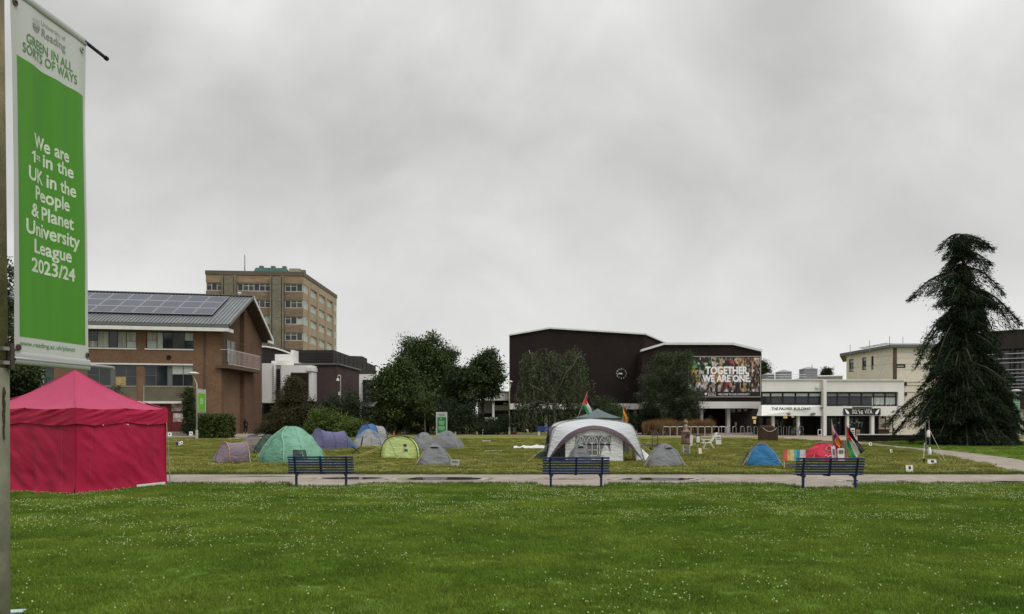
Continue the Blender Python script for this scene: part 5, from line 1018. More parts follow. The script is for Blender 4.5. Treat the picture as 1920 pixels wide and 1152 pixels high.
dome_tent('bright blue dome tent with grey flank and dark top', 1428, 874.5, 1.5, 1.4, .88, R(-12), K_BLUE2, seed=13.0, pw=1.05, p=3.6, cap=K_NAVYT, pole=K_GREYL, vent=False, door=(.42, .62, .85), doorm=K_GREYD, scoop=.12)
rt = dome_tent('red pop up tent with a white butterfly drawing behind the bench', 1546, 864, 1.8, 1.5, .80, R(3), K_REDT, seed=14.0, cap=cloth('taupe_cloth', (.13, .10, .09)), vent=False, pw=.95, scoop=.08, p=3.2)
fn = dome_pt(1.8, 1.5, .80, 3.2, .08, .95, .025, 14.0); b = MB()
def rtp(u, v): return fn(.70+.19*u, .05+.55*v, .02)
M_WPAINT = mat('white_drawing', (.55, .42, .44), var=.1)
for cx_, cy_, rx, ry, s in ((.34, .72, .17, .20, 1), (.72, .74, .15, .20, -1), (.40, .38, .12, .13, 1), (.68, .40, .10, .12, -1)): b.tube([rtp(cx_+rx*COS(a*PI/8)+s*.06*SIN(a*PI/8), cy_+ry*SIN(a*PI/8)) for a in range(17)], .014, 4)
b.tube([rtp(.52, .25+.08*k) for k in range(9)], .018, 4); b.tube([rtp(.1+.05*k, .16+.05*SIN(k*2.4)) for k in range(12)], .016, 4); b.build('butterfly_drawing', M_WPAINT, rt)

# ------------------------------------------------------------------ the big marquee with its green gazebo behind
c = G(1116, 866); mc = Vector((c.x, c.y+2.0, 0)); mq = thing('marquee', 'large pale grey event shelter with plum edged arch and white windowed wall', 'marquee', mc)
HB = 2.12
rib = [(1.0, 0.0), (.945, .48), (.885, .95), (.815, 1.38), (.72, 1.62), (.42, 1.76), (0, 1.84)]
def ribp(t): 
    t = max(0, min(.9999, t))*(len(rib)-1); i = int(t); f_ = t-i; p0 = rib[max(i-1, 0)]; p1 = rib[i]; p2 = rib[i+1]; p3 = rib[min(i+2, len(rib)-1)]
    return [.5*((2*p1[a])+(-p0[a]+p2[a])*f_+(2*p0[a]-5*p1[a]+4*p2[a]-p3[a])*f_*f_+(-p0[a]+3*p1[a]-3*p2[a]+p3[a])*f_**3) for a in (0, 1)]
def marq(side):
    M = Matrix.Rotation(side*PI/2, 3, 'Z')
    def fn(u, v, off=0.0):
        a = PI*(1-u); ar = Vector((HB*.985*COS(a), -HB*(1.0-.10*SIN(a)), 1.40*SIN(a)**2.2))
        k = 1-abs(2*u-1); s = -1 if u < .5 else 1; r, z = ribp(k); up_ = Vector((s*HB*r, -HB*r, z))
        p = ar.lerp(up_, v); p.z += .05*SIN(PI*v)*SIN(PI*u)-.02*fbm(u*6, v*4, side); p += Vector((0, -1, .4))*off; return M @ p
    return fn
for s in range(4):
    fn = marq(s); b = MB(); b.grid(fn, 40, 10); b.build('canopy', K_MARQ, mq, smooth=True)
    b = MB(); b.grid(lambda u, v: fn(.02+.96*u, .26*v*(.3+.7*SIN(PI*u)), .012+.02*SIN(PI*v)), 40, 3); b.build('arch_trim', K_PLUM, mq, smooth=True)
    a = R(45+90*s); b = MB(); b.tube([Vector((HB*ribp(k/14)[0]*math.copysign(1, COS(a)), HB*ribp(k/14)[0]*math.copysign(1, SIN(a)), ribp(k/14)[1]+.012)) for k in range(15)], .017, 6); b.build('pole_sleeve', K_GREYL, mq, smooth=True)
# white front wall with its lattice windows
y0 = -HB*.86; px_m = lambda px: (px-960)/F*(mc.y+y0)-mc.x; zz_m = lambda py: EYE+(HY-py)/F*(mc.y+y0)
b = MB(); x0, x1 = px_m(1060), px_m(1168); zb_, ztop = .02, 1.36
def wallf(u, v): 
    x = x0+(x1-x0)*u; xx = x/(HB*.95); top_ = 1.40*max(.05, 1-(x/(HB*.98))**2)**1.1+.03; return Vector((x, y0+.03*fbm(x*3, v*2)+.02*SIN(x*9)*v-.10*(1-v)**2*(1 if u > .6 else .4), zb_+(top_-zb_)*v))
b.grid(wallf, 30, 14); wl_ = b.build('wall', K_WHITE, mq, smooth=True)
M_MESHW = mat('clear_plastic_window', (.14, .14, .15), rough=.25, var=.25, vs=3)
for a, c_ in ((1079, 1098), (1098.5, 1121.5), (1122.5, 1145.5)):
    xa, xb = px_m(a), px_m(c_); z0_, z1_ = zz_m(855), zz_m(817); b = MB(); b.hexa([(xa, y0-.045, z0_), (xb, y0-.045, z0_), (xb, y0-.03, z0_), (xa, y0-.03, z0_), (xa, y0-.045, z1_), (xb, y0-.045, z1_), (xb, y0-.03, z1_), (xa, y0-.03, z1_)]); wn_ = b.build('window', M_MESHW, wl_); 
    b = MB(); yb = y0-.055; cx_ = (xa+xb)/2; hw = (xb-xa)/2*.92
    for k in range(3): 
        z = z0_+(z1_-z0_)*(.02+.27*k); b.bar((xa, yb, z), (xb, yb, z), .012, .03)
    for x in (xa+.03, cx_, xb-.03): b.bar((x, yb, z0_), (x, yb, z0_+(z1_-z0_)*.56), .03, .012, up=(0, 1, 0))
    zc3 = z0_+(z1_-z0_)*.56; hz2 = (z1_-z0_)*.40
    pts = [(cx_+hw*COS(PI*k/14), yb, zc3+hz2*SIN(PI*k/14)) for k in range(15)]; b.tube(pts, .014, 4)
    for k in range(1, 6): b.tube([(cx_, yb, zc3), (cx_+hw*COS(PI*k/6), yb, zc3+hz2*SIN(PI*k/6))], .011, 4)
    b.bar((xa, yb, zc3), (xb, yb, zc3), .012, .03)
    tag(b.build('lattice', K_WHITE, wl_))
b = MB(); b.grid(lambda u, v: Vector((-1.95+.5*u+.1*v, -1.3+1.6*u, .02+1.15*v*(1-.2*u))), 8, 8); b.build('side_wall', K_GREYD, mq, smooth=True)
b = MB(); b.grid(lambda u, v: Vector((-1.9+3.7*u, 1.7+.05*fbm(u*5, v*3), .02+1.2*v)), 12, 6); b.build('rear_wall', K_GREYD, mq, smooth=True)
b = MB(); b.grid(lambda u, v: Vector((HB*.86+.06*v+.95*u*(1-v)**1.6, -HB*.75+.5*u+.1*v, .02+1.35*v*(1-.25*u))), 10, 10); b.build('side_flap', K_WHITE, mq, smooth=True)
b = MB(); b.grid(lambda u, v: Vector((HB*.80+.04*v+.40*u*(1-v), -HB*.62+.7*u, .02+1.0*v)), 8, 8); b.build('inner_flap', cloth('tan_cloth', (.24, .16, .08)), mq, smooth=True)
for sx_ in (-1, 1): 
    b = MB(); b.tube([(sx_*HB*.9, -HB*.9, .8), (sx_*(HB+.9), -HB-.6, 0)], .007, 4); b.build('guy_rope', M_GUY, mq)
dome_tent('little grey tent pitched inside the marquee doorway', 1087, 871, 1.0, .8, .86, R(5), K_GREY, seed=15.0, cap=None, pw=1.2, p=3.2, vent=.76, guys=False)
def clutter(nm, label, cat, px, py, sz, m, lumps=4, seed=0, group=None):
    c = G(px, py); t = thing(nm, label, cat, c, group=group)
    for k in range(lumps):
        r = random.Random(seed*31+k); q = Vector(((r.random()-.5)*sz[0]*.8, (r.random()-.5)*sz[1]*.6, 0)); b = MB(); s = (sz[0]/lumps*.95, sz[1]*.4, sz[2]*(.6+.4*r.random()))
        b.grid(lambda u, v: q+Vector((s[0]*COS(2*PI*u)*COS(v*PI/2)**.7, s[1]*SIN(2*PI*u)*COS(v*PI/2)**.7, s[2]*SIN(v*PI/2)))*(1+.18*fbm(COS(6.28*u)*1.5+k, SIN(6.28*u)*1.5, v*2+seed)), 14, 6, closed=True); b.build('bag', m, t, smooth=True)
    return t
clutter('storage_pile', 'dark green bundle of bags under the marquee edge', 'bags', 1034, 859, (1.1, .8, .38), K_DKGREEN, 3, 1)
clutter('bin_bags', 'black bin bags heaped on the grass beside the hand truck', 'bin bags', 1212, 838.5, (2.0, .8, .24), mat('black_bag', (.018, .019, .018), rough=.35, var=.3), 5, 2)
clutter('dark_bag', 'dark bag dropped behind the spread white sheet', 'bag', 1027, 834, (1.3, .6, .26), K_GREYD, 3, 5)
clutter('rucksack', 'black rucksack lying beside the rainbow board', 'bag', 1476, 877, (.6, .4, .17), M_BLACK, 2, 3)
c = G(1002, 841); b = MB(); b.grid(lambda u, v: Vector((c.x-1.25+2.6*u, c.y-.8+1.7*v+.3*u, .03+.20*max(0, fbm(u*4, v*3, 2))+.06*SIN(u*14+v*5)**2*SIN(PI*u)*SIN(PI*v)+.10*math.exp(-((u-.55)/.12)**2)*SIN(PI*v))), 40, 20); tag(b.build('white_sheet', K_WHITE, smooth=True), 'white plastic sheet spread crumpled on the grass', 'sheet')
b = MB(); c = G(925, 847.5); b.box(c+Vector((0, 0, .05)), (.95, .10, .03), rz=.1); tag(b.build('plank', M_PAPER), 'pale plank lying alone on the open grass', 'plank')
b = MB(); c = G(912, 828.5); b.box(c+Vector((0, 0, .05)), (.6, .2, .06), rz=-.1); tag(b.build('pale_board', M_PAPER), 'short pale board on the grass beside a leaning cane', 'board')
# green gazebo
gx = PX(1083, 38.5, 1168, 38.5); gA, gB = gx.pt(1083, 785), gx.pt(1167.5, 785); w_ = gB.x-gA.x; gg = thing('green_gazebo', 'grey green pitched gazebo standing behind the marquee', 'gazebo', ((gA.x+gB.x)/2, gA.y+w_/2, 0)); hw = w_/2; ev, apx = EYE+(HY-784)/F*38.5, EYE+(HY-766.5)/F*(38.5+hw)
for k in range(4):
    M = Matrix.Rotation(k*PI/2, 3, 'Z'); b = MB(); b.grid(lambda u, v: M @ Vector(((2*u-1)*hw*(1-v), -hw*(1-v), ev+(apx-ev)*v-.05*SIN(PI*v))), 12, 8); b.build('canopy', K_TEAL, gg, smooth=True)
    b = MB(); b.grid(lambda u, v: M @ Vector(((2*u-1)*hw, -hw-.01, ev+.01-.30*v+.01*SIN(u*14))), 20, 3); b.build('valance', K_DKGREEN if k != 1 else K_TEAL, gg, smooth=True)
    b = MB(); b.tube([M @ Vector((hw, -hw, 0)), M @ Vector((hw, -hw, ev))], .022, 6); b.build('leg', M_STEEL, gg)
b = MB()
for y in (788.6, 790.6): b.bar((-hw, -hw-.02, EYE+(HY-y)/F*38.5), (hw, -hw-.02, EYE+(HY-y)/F*38.5), .02, .02)
b.build('truss_bar', M_ALU, gg)

# ------------------------------------------------------------------ flags
M_FR = cloth('flag_red', (.50, .03, .03), .3); M_FG = cloth('flag_green', (.02, .20, .07), .3); M_FB = cloth('flag_black', (.015, .015, .015), .1); M_FW = cloth('flag_white', (.62, .62, .60), .3)
M_FO = cloth('flag_orange', (.60, .22, .03), .3); M_FY = cloth('flag_yellow', (.65, .50, .06), .3); M_FBL = cloth('flag_blue', (.04, .10, .35), .3); M_FP = cloth('flag_purple', (.14, .05, .22), .3); M_FPK = cloth('flag_pink', (.55, .34, .36), .3)
def flag(label, pole, corners, d, kf, mats, amp=.05, seed=0.0, nu=48, nv=24, pr=.016, base_d=None):
    """pole = two pixel points (foot, tip); corners = hoist top, hoist bottom, fly top, fly bottom in pixels at distance d"""
    pf, pt2 = P(*pole[0], d), P(*pole[1], d); t = thing('flag', label, 'flag', (pf.x, pf.y, 0)); b = MB(); b.tube([pf, pt2], pr, 6); b.build('pole', mat('flag_pole', (.22, .20, .15)), t, world=True)
    HT, HBm, FT, FBm = [P(*q, d) for q in corners]; dn = Vector((0, -1, 0))
    def fn(u, v): 
        p = HT.lerp(FT, u).lerp(HBm.lerp(FBm, u), v); p.z -= .10*SIN(PI*u)*(HT-FT).length*(.4+.6*v)*.6; p += dn*(amp*SIN(u*6+v*9+seed)*min(1, u*4)+amp*.7*SIN(v*15+u*3+seed)*min(1, 3*u)); p.x += .25*amp*SIN(u*9+seed+v*4)*u; return p
    b = MB(); b.grid(fn, nu, nv, kf=kf); b.build('flag_cloth', mats, t, world=True, smooth=True); return t
pal = lambda u, v: 3 if u < .42*(1-abs(2*v-1)) else (0 if v < .333 else (1 if v < .667 else 2))
pmats = [M_FB, M_FW, M_FG, M_FR]
flag('black white green and red triangle flag leaning above the marquee', ((1083, 784), (1101.5, 735)), ((1101, 737), (1091, 758), (1114.5, 769), (1103, 778)), 37.0, pal, pmats, .04)
flag('large drooping black white green and red triangle flag behind the bench', ((1588, 862), (1586.8, 796)), ((1587, 797.5), (1586.5, 817.5), (1622, 845), (1598, 864)), 33.6, pal, pmats, .05, 1.0)
st6 = lambda u, v: min(5, int(v*6))
flag('rainbow striped flag hanging limp at the marquee corner', ((1168.5, 790), (1169, 757)), ((1168.5, 759), (1167.5, 778), (1179, 790), (1171.5, 801)), 36.5, st6, [M_FR, M_FO, M_FY, M_FG, M_FR, M_FG], .05, 2.0)
pk_ = lambda u, v: 0 if u < .3 and v < .5 else (5 if u < .45 and v < .62 else min(5, 1+int(v*5)))
flag('pale and purple rainbow flag furled on a tall pole by the red tent', ((1563, 862), (1559, 787)), ((1559.3, 790), (1561.5, 826), (1580, 833), (1566.5, 845)), 34.2, pk_, [M_FPK, M_FR, M_FO, M_FY, M_FR, M_FP], .05, 3.0)

# ------------------------------------------------------------------ signs, boards and bits round the camp
def board(label, px, py, d, w, h, z, rz, m, posts=False, nm='placard', tilt=0.0, prints=None):
    c = P(px, py, d); t = thing(nm, label, 'sign', (c.x, c.y, 0), rz); b = MB(); M = Matrix.Rotation(tilt, 3, 'X'); b.box((0, 0, z), (w, .02, h), M=M); b.build('board', m, t)
    if posts:
        b = MB(); b.bar((0, .02, -.05), (0, .02, z+h*.4), .035, .02, up=(0, 1, 0)); b.build('stake', M_CARD, t)
    if prints:
        for (x, zz, ww, hh, mm) in prints: b = MB(); b.box((x*w, -.012, z+zz*h), (ww*w, .006, hh*h), M=M); b.build('print', mm, t)
    return t
bars = [(-.02, .25, .7, .09, M_FRAMEG), (.03, .05, .75, .09, M_FRAMEG), (-.02, -.16, .6, .09, M_FRAMEG)]
c = G(853, 875); board('cardboard placard leaning beside the little grey tent', 853, 868, c.y, .34, .26, .14, R(10), mat('grey_card', (.30, .30, .27), var=.1), tilt=-.2, prints=bars[:2])
# rainbow board on two stakes
dR = 2900/(880-779); rbd = thing('rainbow_board', 'hand painted rainbow striped board on two wooden stakes', 'sign', P(1490, 853, dR)*1.0); rbd.location.z = 0
xw = 40/F*dR; z0_ = EYE+(HY-864)/F*dR; z1_ = EYE+(HY-843.5)/F*dR
rc_ = [(.50, .10, .07), (.52, .36, .18), (.55, .47, .22), (.10, .38, .36), (.06, .22, .42), (.50, .50, .52)]; wds = [0, .16, .30, .46, .60, .74, 1.0]
for k, c_ in enumerate(rc_): b = MB(); a0_, a1b = -xw/2+xw*wds[k], -xw/2+xw*wds[k+1]; b.box(((a0_+a1b)/2, 0, (z0_+z1_)/2), (a1b-a0_, .018, z1_-z0_)); b.build('painted_stripe', mat('paint_%s' % ('red sand yellow teal blue white'.split()[k]), c_, var=.22, vs=9), rbd)
for x in (-xw/2+.02, xw/2-.02): b = MB(); b.bar((x, .022, 0), (x, .022, z1_), .04, .025, up=(0, 1, 0)); b.build('stake', M_CARD, rbd)
board('green and white poster board propped before the red tent', 1577, 858, 33.2, .27, .52, .32, R(-6), M_PAPER, tilt=-.1, prints=[(0, .22, .7, .3, M_FRAMEG), (0, -.27, .9, .36, mat('teal_notice', (.12, .3, .32)))])
board('white paper board standing beside the green poster board', 1563, 855, 33.4, .20, .60, .36, R(12), mat('pinkish_paper', (.50, .42, .44)), tilt=-.12, prints=[(0, .1, .5, .4, M_FRAMEG)])
board('dark patterned board leaning at the rear of the red tent', 1573, 846, 36.0, .55, .45, .62, R(0), mat('maroon_board', (.10, .03, .03), var=.3), posts=True)
board('olive patterned cloth board beside the flag pole', 1584, 845, 35.0, .30, .65, .55, R(0), mat('olive_print', (.13, .13, .07), var=.6, vs=12), posts=True)
for px, py, ws, zt2, lb in ((1705, 886, 12, 873, 'white notice on the grass nearest the path junction'), (1747.5, 872, 15, 862.5, 'wide low white notice below the tripod mast'), (1671, 852, 4.5, 843.5, 'narrow white notice near the winding path'), (1632, 838, 6, 830.5, 'small white notice in front of the low black wall')):
    c = G(px, py-1); s = c.y/F; t = board(lb, px, py, c.y, ws*s, (py-zt2)*s*.92, (py-zt2)*s*.5, R(-12 if px > 1690 else 8), M_PAPER, nm='ground_notice', tilt=-.25, prints=[(.05, .12, .32, .45, M_BLACK)])
for px, py, ws, zt2, lb, m in ((332, 837.5, 5, 830, 'black notice on the grass beside two white ones', M_BLACK), (336.5, 836.5, 3.5, 829.5, 'white notice between the black one and its twin', M_PAPER), (340.5, 835, 4, 828, 'white notice with a dark mark at the end of its row', M_PAPER), (318, 820, 7, 812, 'white folded notice by the doorstep', M_PAPER), (358, 818.5, 6, 810, 'white printed notice by the lamp post foot', M_PAPER)):
    c = G(px, py-1); s = c.y/F; board(lb, px, py, c.y, ws*s, (py-zt2)*s*.92, (py-zt2)*s*.5, R(15), m, nm='ground_notice', tilt=-.3, prints=[(0, .05, .4, .4, M_BLACK)] if m is M_PAPER else None)
# brown crate with a chain
ct = G(1443, 827); cr_ = thing('compost_crate', 'dark brown wooden crate with pale chain draped on its front', 'crate', ct); W_ = 1.24; Hh = 1.04; M_CRT = mat('crate_wood', (.050, .026, .018), rough=.7, var=.25, vs=2, stretch=(1, 1, 4))
for k in range(7): b = MB(); b.box((-W_/2+W_*(k+.5)/7, 0, Hh/2), (W_/7-.012, .035, Hh)); b.build('plank', M_CRT, cr_)
b = MB(); b.box((-W_/2-.02, .4, Hh/2), (.035, .8, Hh)); b.box((W_/2+.02, .4, Hh/2), (.035, .8, Hh)); b.box((0, .82, Hh/2+.05), (W_, .035, Hh+.1)); b.build('side_board', M_CRT, cr_)
b = MB(); b.box((-.12, .5, Hh+.08), (.85, .5, .16)); b.build('lid', mat('red_brown_box', (.12, .05, .04), var=.3, vs=6), cr_); b = MB(); b.tube([(-.55+1.1*k/14, -.035, Hh-.02-.30*SIN(PI*k/14)) for k in range(15)], .022, 5); b.build('chain', M_FRAMEW, cr_)
# poster pillar with a carved top
ps = G(1287, 851); pp_ = thing('poster_pillar', 'brown box pillar pasted with papers and topped by a rough carved figure', 'sculpture', ps); M_RUST = mat('rust_print', (.075, .032, .022), var=.7, vs=7, col2=(.15, .09, .075)); s = ps.y/F
zq = lambda py: EYE+(HY-py)/F*ps.y
b = MB(); b.box((-.02, .1, (zq(833)+zq(811))/2), (.37, .34, zq(811)-zq(833))); b.build('box', M_RUST, pp_); b = MB(); b.box((-.02, .1, zq(833)+.02), (.42, .38, .05)); b.build('shelf', M_CRT, pp_)
for x in (-.18, .16):
    for y in (-.05, .28): b = MB(); b.bar((x, y, 0), (x, y, zq(833)), .04, .04, up=(0, 1, 0)); b.build('leg', M_FRAMEW, pp_)
b = MB(); b.box((-.01, -.03, zq(843)), (.28, .02, .34)); b.build('print_panel', mat('grey_print', (.20, .19, .17), var=.7, vs=14), pp_)
b = MB(); b.lathe((-.02, .1, zq(811)), [(.24, 0), (.23, .05), (.15, .12), (.12, .22), (.14, .3), (.10, .36), (.07, .42), (.12, .50), (.12, .56), (.05, .64), (.02, .70), (0, .72)], 12); 
for v in b.V: v += Vector((.05*fbm(v.x*9, v.y*9, v.z*9), .05*fbm(v.y*9, v.z*9, v.x*9), 0))
b.build('carved_figure', mat('carved_print', (.11, .055, .04), var=.75, vs=9, col2=(.22, .16, .125)), pp_, smooth=True)
b = MB(); b.box((.26, .05, zq(826)), (.16, .02, .55), M=Matrix.Rotation(.1, 3, 'Y')); b.build('paper_sheet', M_PAPER, pp_)
c = G(1309, 853); s = c.y/F
board('small framed notice on a stake beside the poster pillar', 1309, 840, c.y, .22, .40, .78, R(-8), mat('dark_frame_wood', (.05, .035, .03)), posts=True, prints=[(0, 0, .75, .8, M_PAPER)]); board('low brown card standing at the framed notice foot', 1312, 850, c.y-.4, .28, .40, .21, R(10), mat('brown_card', (.16, .10, .05)), tilt=-.2, prints=[(.05, 0, .6, .7, mat('cream_card', (.55, .50, .34)))])
# white deck chair with a placard
dc = G(1330, 842.5); ch = thing('deck_chair', 'white plastic reclining chair on the open grass', 'chair', dc, R(-4)); M_PLW = mat('white_plastic', (.66, .66, .62), rough=.45, var=.05)
for y in (0, .5):
    b = MB(); b.bar((-.36, y, .0), (-.20, y, .36), .035, .045, up=(0, 1, 0)); b.build('leg', M_PLW, ch); b = MB(); b.bar((.36, y, .0), (.05, y, .42), .035, .045, up=(0, 1, 0)); b.build('leg', M_PLW, ch)
    b = MB(); b.bar((-.42, y, .58), (.22, y, .54), .05, .035); b.bar((-.25, y, .38), (-.30, y, .58), .03, .04, up=(0, 1, 0)); b.build('armrest', M_PLW, ch); b = MB(); b.bar((.08, y, .36), (.50, y, .98), .035, .04, up=(0, 1, 0)); b.build('back_frame', M_PLW, ch)
    b = MB(); b.bar((-.40, y, .02), (-.02, y, .02), .035, .03); b.build('foot_bar', M_PLW, ch)
for k in range(6): b = MB(); b.box((-.42+.09*k, .25, .36), (.07, .5, .02)); b.build('seat_slat', M_PLW, ch)
for k in range(6): f_ = k/5.5; b = MB(); b.bar((.10+.40*f_, 0, .40+.58*f_), (.10+.40*f_, .5, .40+.58*f_), .085, .02, up=(.56, 0, -.8)); b.build('back_slat', M_PLW, ch)
c = G(1347, 841); board('white handwritten placard leaning against the deck chair', 1347, 832, c.y, .36, .56, .52, R(14), mat('pale_card', (.50, .50, .46)), tilt=-.15, posts=True, prints=bars)
# hand truck
c = G(1228, 845.5); ht = thing('hand_truck', 'upright brown metal hand truck standing on the grass', 'hand truck', c, R(12)); M_TRK = mat('brown_metal', (.06, .045, .03), rough=.5)
for x in (-.16, .16): b = MB(); b.tube([(x, 0, .05), (x, 0, .95), (x-.04, .06, 1.08), (x-.14, .14, 1.14)], .02, 6); b.build('upright', M_TRK, ht)
for z in (.25, .55, .80): b = MB(); b.tube([(-.16, 0, z), (.16, 0, z)], .014, 6); b.build('cross_bar', M_TRK, ht)
b = MB(); b.box((0, -.12, .03), (.36, .25, .02)); b.build('toe_plate', M_TRK, ht)
for x in (-.22, .22): b = MB(); b.lathe((x, .1, .11), [(.0, -.025), (.11, -.025), (.11, .025), (0, .025)], 14, M=Matrix.Rotation(PI/2, 3, 'Y')); b.build('wheel', M_BLACK, ht)
# folding chair near the purple tent
c = G(668, 852); fc = thing('camping_chair', 'black folding camping chair beside the purple tunnel tent', 'chair', c, R(20))
for a, b_ in (((-.25, -.2, 0), (.22, .2, .38)), ((.25, -.2, 0), (-.22, .2, .38)), ((-.25, .25, 0), (.2, -.2, .38)), ((.25, .25, 0), (-.2, -.2, .38))): b = MB(); b.tube([a, b_], .014, 5); b.build('leg', M_BLACK, fc)
b = MB(); b.grid(lambda u, v: Vector((-.25+.5*u, -.22+.44*v, .38-.05*SIN(PI*u))), 6, 4); b.build('seat', K_GREYD, fc); b = MB(); b.tube([(.24, -.1, .36), (.36, -.05, .95)], .014, 5); b.build('back_pole', M_BLACK, fc); b = MB(); b.grid(lambda u, v: Vector((.24+.10*v, -.2+.4*u, .42+.48*v)), 4, 4); b.build('backrest', M_BLACK, fc)
# orange pennant, cane, bits
c = G(738, 820); pn = thing('pennant', 'small orange pennant on a short cane beyond the lime tent', 'pennant', c); b = MB(); b.tube([(0, 0, 0), (.05, 0, .62)], .012, 5); b.build('cane', M_CARD, pn); b = MB(); b.add([(.05, -.01, .6), (-.14, 0, .05), (.12, .02, .05), (.05, .02, .6)], [(0, 1, 2), (3, 2, 1)]); b.build('flag_cloth', cloth('orange_flag', (.55, .12, .04)), pn)
c = G(903, 826); cn = thing('garden_cane', 'striped black and white cane leaning in the grass', 'cane', c); b = MB(); b.tube([(0, 0, 0), (.14, 0, .95)], .018, 5); b.build('shaft', M_PAPER, cn)
for k in range(5): b = MB(); q = Vector((.14, 0, .95)); b.tube([q*(.1+.2*k), q*(.2+.2*k)], .02, 5); b.build('band', M_BLACK, cn)
for px, py, lb in ((854, 816, 'short wooden stump post nearest the green sign'), (894, 815.5, 'short wooden stump post farther along the grass edge')):
    c = G(px, py); t = thing('stump_post', lb, 'post', c); b = MB(); b.box((0, 0, .14), (.16, .16, .28)); b.build('shaft', M_CARD, t, bev=.02); b = MB(); b.box((0, 0, .30), (.20, .20, .03)); b.build('cap', M_CARD, t)
# instrument mast on guy legs
dM = 2900/(868-779); c = Vector(((1739-960)/F*dM, dM, 0)); tr = thing('instrument_mast', 'thin tripod mast hung with white bottles and guyed by pale cords', 'mast', c); q = lambda px, py: Vector(((px-1739)/F*dM, 0, EYE+(HY-py)/F*dM))
for a, b_ in (((1734.5, 791), (1737, 846)), ((1741.5, 789), (1744, 858))): b = MB(); b.tube([q(*a), q(*b_)], .022, 6); b.build('pole', M_FRAMEG, tr)
for a, b_, y in (((1741, 802), (1764.5, 866), -.4), ((1733, 832), (1720, 862), -.5), ((1733, 832), (1744, 842), 0), ((1744, 838), (1776, 865), .3), ((1738, 828), (1733, 833), 0), ((1738, 850), (1734, 862), .6)):
    p0, p1 = q(*a), q(*b_); p1.y = y; p1.z = max(.0, p1.z*.3 if p1.z < .45 else p1.z); b = MB(); b.tube([p0, p1], .007, 5); b.build('cord', M_PAPER, tr)
for px, py, h_ in ((1739.5, 813.5, .30), (1742, 846.5, .32)): b = MB(); b.lathe(q(px, py)+Vector((0, -.05, -h_/2)), [(0, 0), (.065, 0), (.07, .04), (.07, h_*.75), (.04, h_*.9), (.04, h_), (0, h_)], 10); b.build('bottle', M_PLW, tr, smooth=True)
b = MB(); b.lathe(q(1743, 846)+Vector((.06, .02, -.15)), [(0, 0), (.06, 0), (.06, .3), (0, .3)], 8); b.build('sleeve', M_BLACK, tr)
b = MB(); b.box(q(1720.5, 860)+Vector((0, -.5, -.05)), (.05, .05, .16)); b.build('peg_weight', M_BLACK, tr)

# ------------------------------------------------------------------ lamps, signs and furniture further off
M_LPOST = mat('pale_lamp_post', (.36, .37, .30), rough=.6, var=.1)
def lamp(label, px, py, top, d=None, kind='disc', banner=None, side=1):
    c = G(px, py) if d is None else Vector(((px-960)/F*d, d, 0)); Z = lambda y: EYE+(HY-y)/F*c.y; s = c.y/F; t = thing('street_lamp', label, 'street lamp', c); H_ = Z(top)
    b = MB(); b.tube([(0, 0, 0), (0, 0, H_*.14)], .105, 10); b.build('base', M_LPOST, t)
    if kind == 'disc':
        b = MB(); b.tube([(0, 0, H_*.14), (0, 0, H_-22*s), (-2*s*side, 0, H_-17*s), (-10*s*side, 0, H_-1.5*s)], [.062, .055, .05, .04], 10); b.build('column', M_LPOST, t, smooth=True)
        b = MB(); b.lathe((-6*s*side, 0, H_-2*s), [(0, -.10), (.3, -.09), (.46, -.02), (.44, .03), (.2, .12), (0, .14)], 18); b.build('lamp_head', mat('lamp_head', (.42, .43, .40), rough=.4), t, smooth=True)
    elif kind == 'swan':
        b = MB(); r = 2.6*s; b.tube([(0, 0, H_*.14), (0, 0, H_-r)]+[(-r+r*COS(k*PI/8), 0, H_-r+r*SIN(k*PI/8)) for k in range(1, 9)]+[(-2*r, 0, H_-r-.15)], .06, 8); b.build('column', M_LPOST, t, smooth=True); b = MB(); b.lathe((-2*r, 0, H_-r-.15), [(.06, 0), (.1, -.1), (.22, -.3), (.18, -.36), (0, -.38)], 12); b.build('lamp_head', M_PAPER, t, smooth=True); b = MB(); b.box((-.12, -.04, H_*.68), (.22, .05, .45)); b.build('sign_plate', M_PAPER, t)
    else:
        b = MB(); b.tube([(0, 0, H_*.14), (0, 0, H_-20*s), (2.6*s, 0, H_-3*s)], .06, 8); b.build('column', M_LPOST, t, smooth=True); b = MB(); b.lathe((2.2*s, 0, H_-2*s), [(0, -.08), (.2, -.06), (.26, .02), (.1, .1), (0, .1)], 12); b.build('lamp_head', M_PAPER, t, smooth=True)
    if banner:
        x0, x1, y0, y1, lb = banner; bb_ = thing('lamp_banner', lb, 'banner', c+Vector((0, 0, Z(y1)))); ua, ub = (x0-px)*s, (x1-px)*s; za, zb = Z(y1), Z(y0); O = Vector(c)
        def at_(u, z, o): return O+Vector((ua+(ub-ua)*u, -.05-o+.03*SIN(u*4), z-.12*(u if side > 0 else 1-u)*(z-za)/(zb-za)))
        b = MB(); b.grid(lambda u, v: at_(u, za+(zb-za)*v, 0), 8, 10); b.build('cloth', M_VINYL, bb_, world=True, smooth=True, sol=.01); b = MB(); b.grid(lambda u, v: at_(.09+.82*u, za+(zb-za)*(.08+.74*v), .012), 8, 10); b.build('green_field', mat('lamp_green', (.12, .36, .03), var=.08), bb_, world=True, smooth=True)
        for k in range(5): b = MB(); w__ = .3+.1*((k*7) % 3); b.grid(lambda u, v: at_(.5-w__/2*.8+w__*.8*u, za+(zb-za)*(.62-.055*k-.028*v), .018), 4, 1); b.build('lettering', M_TXTW, bb_, world=True)
        for z in (za-.02, zb+.02): b = MB(); b.tube([O+Vector((0, -.04, z)), at_(1.12, z, 0) if side > 0 else at_(-.12, z, 0)], .02, 6); b.build('arm', M_STEEL, bb_, world=True)
    return t
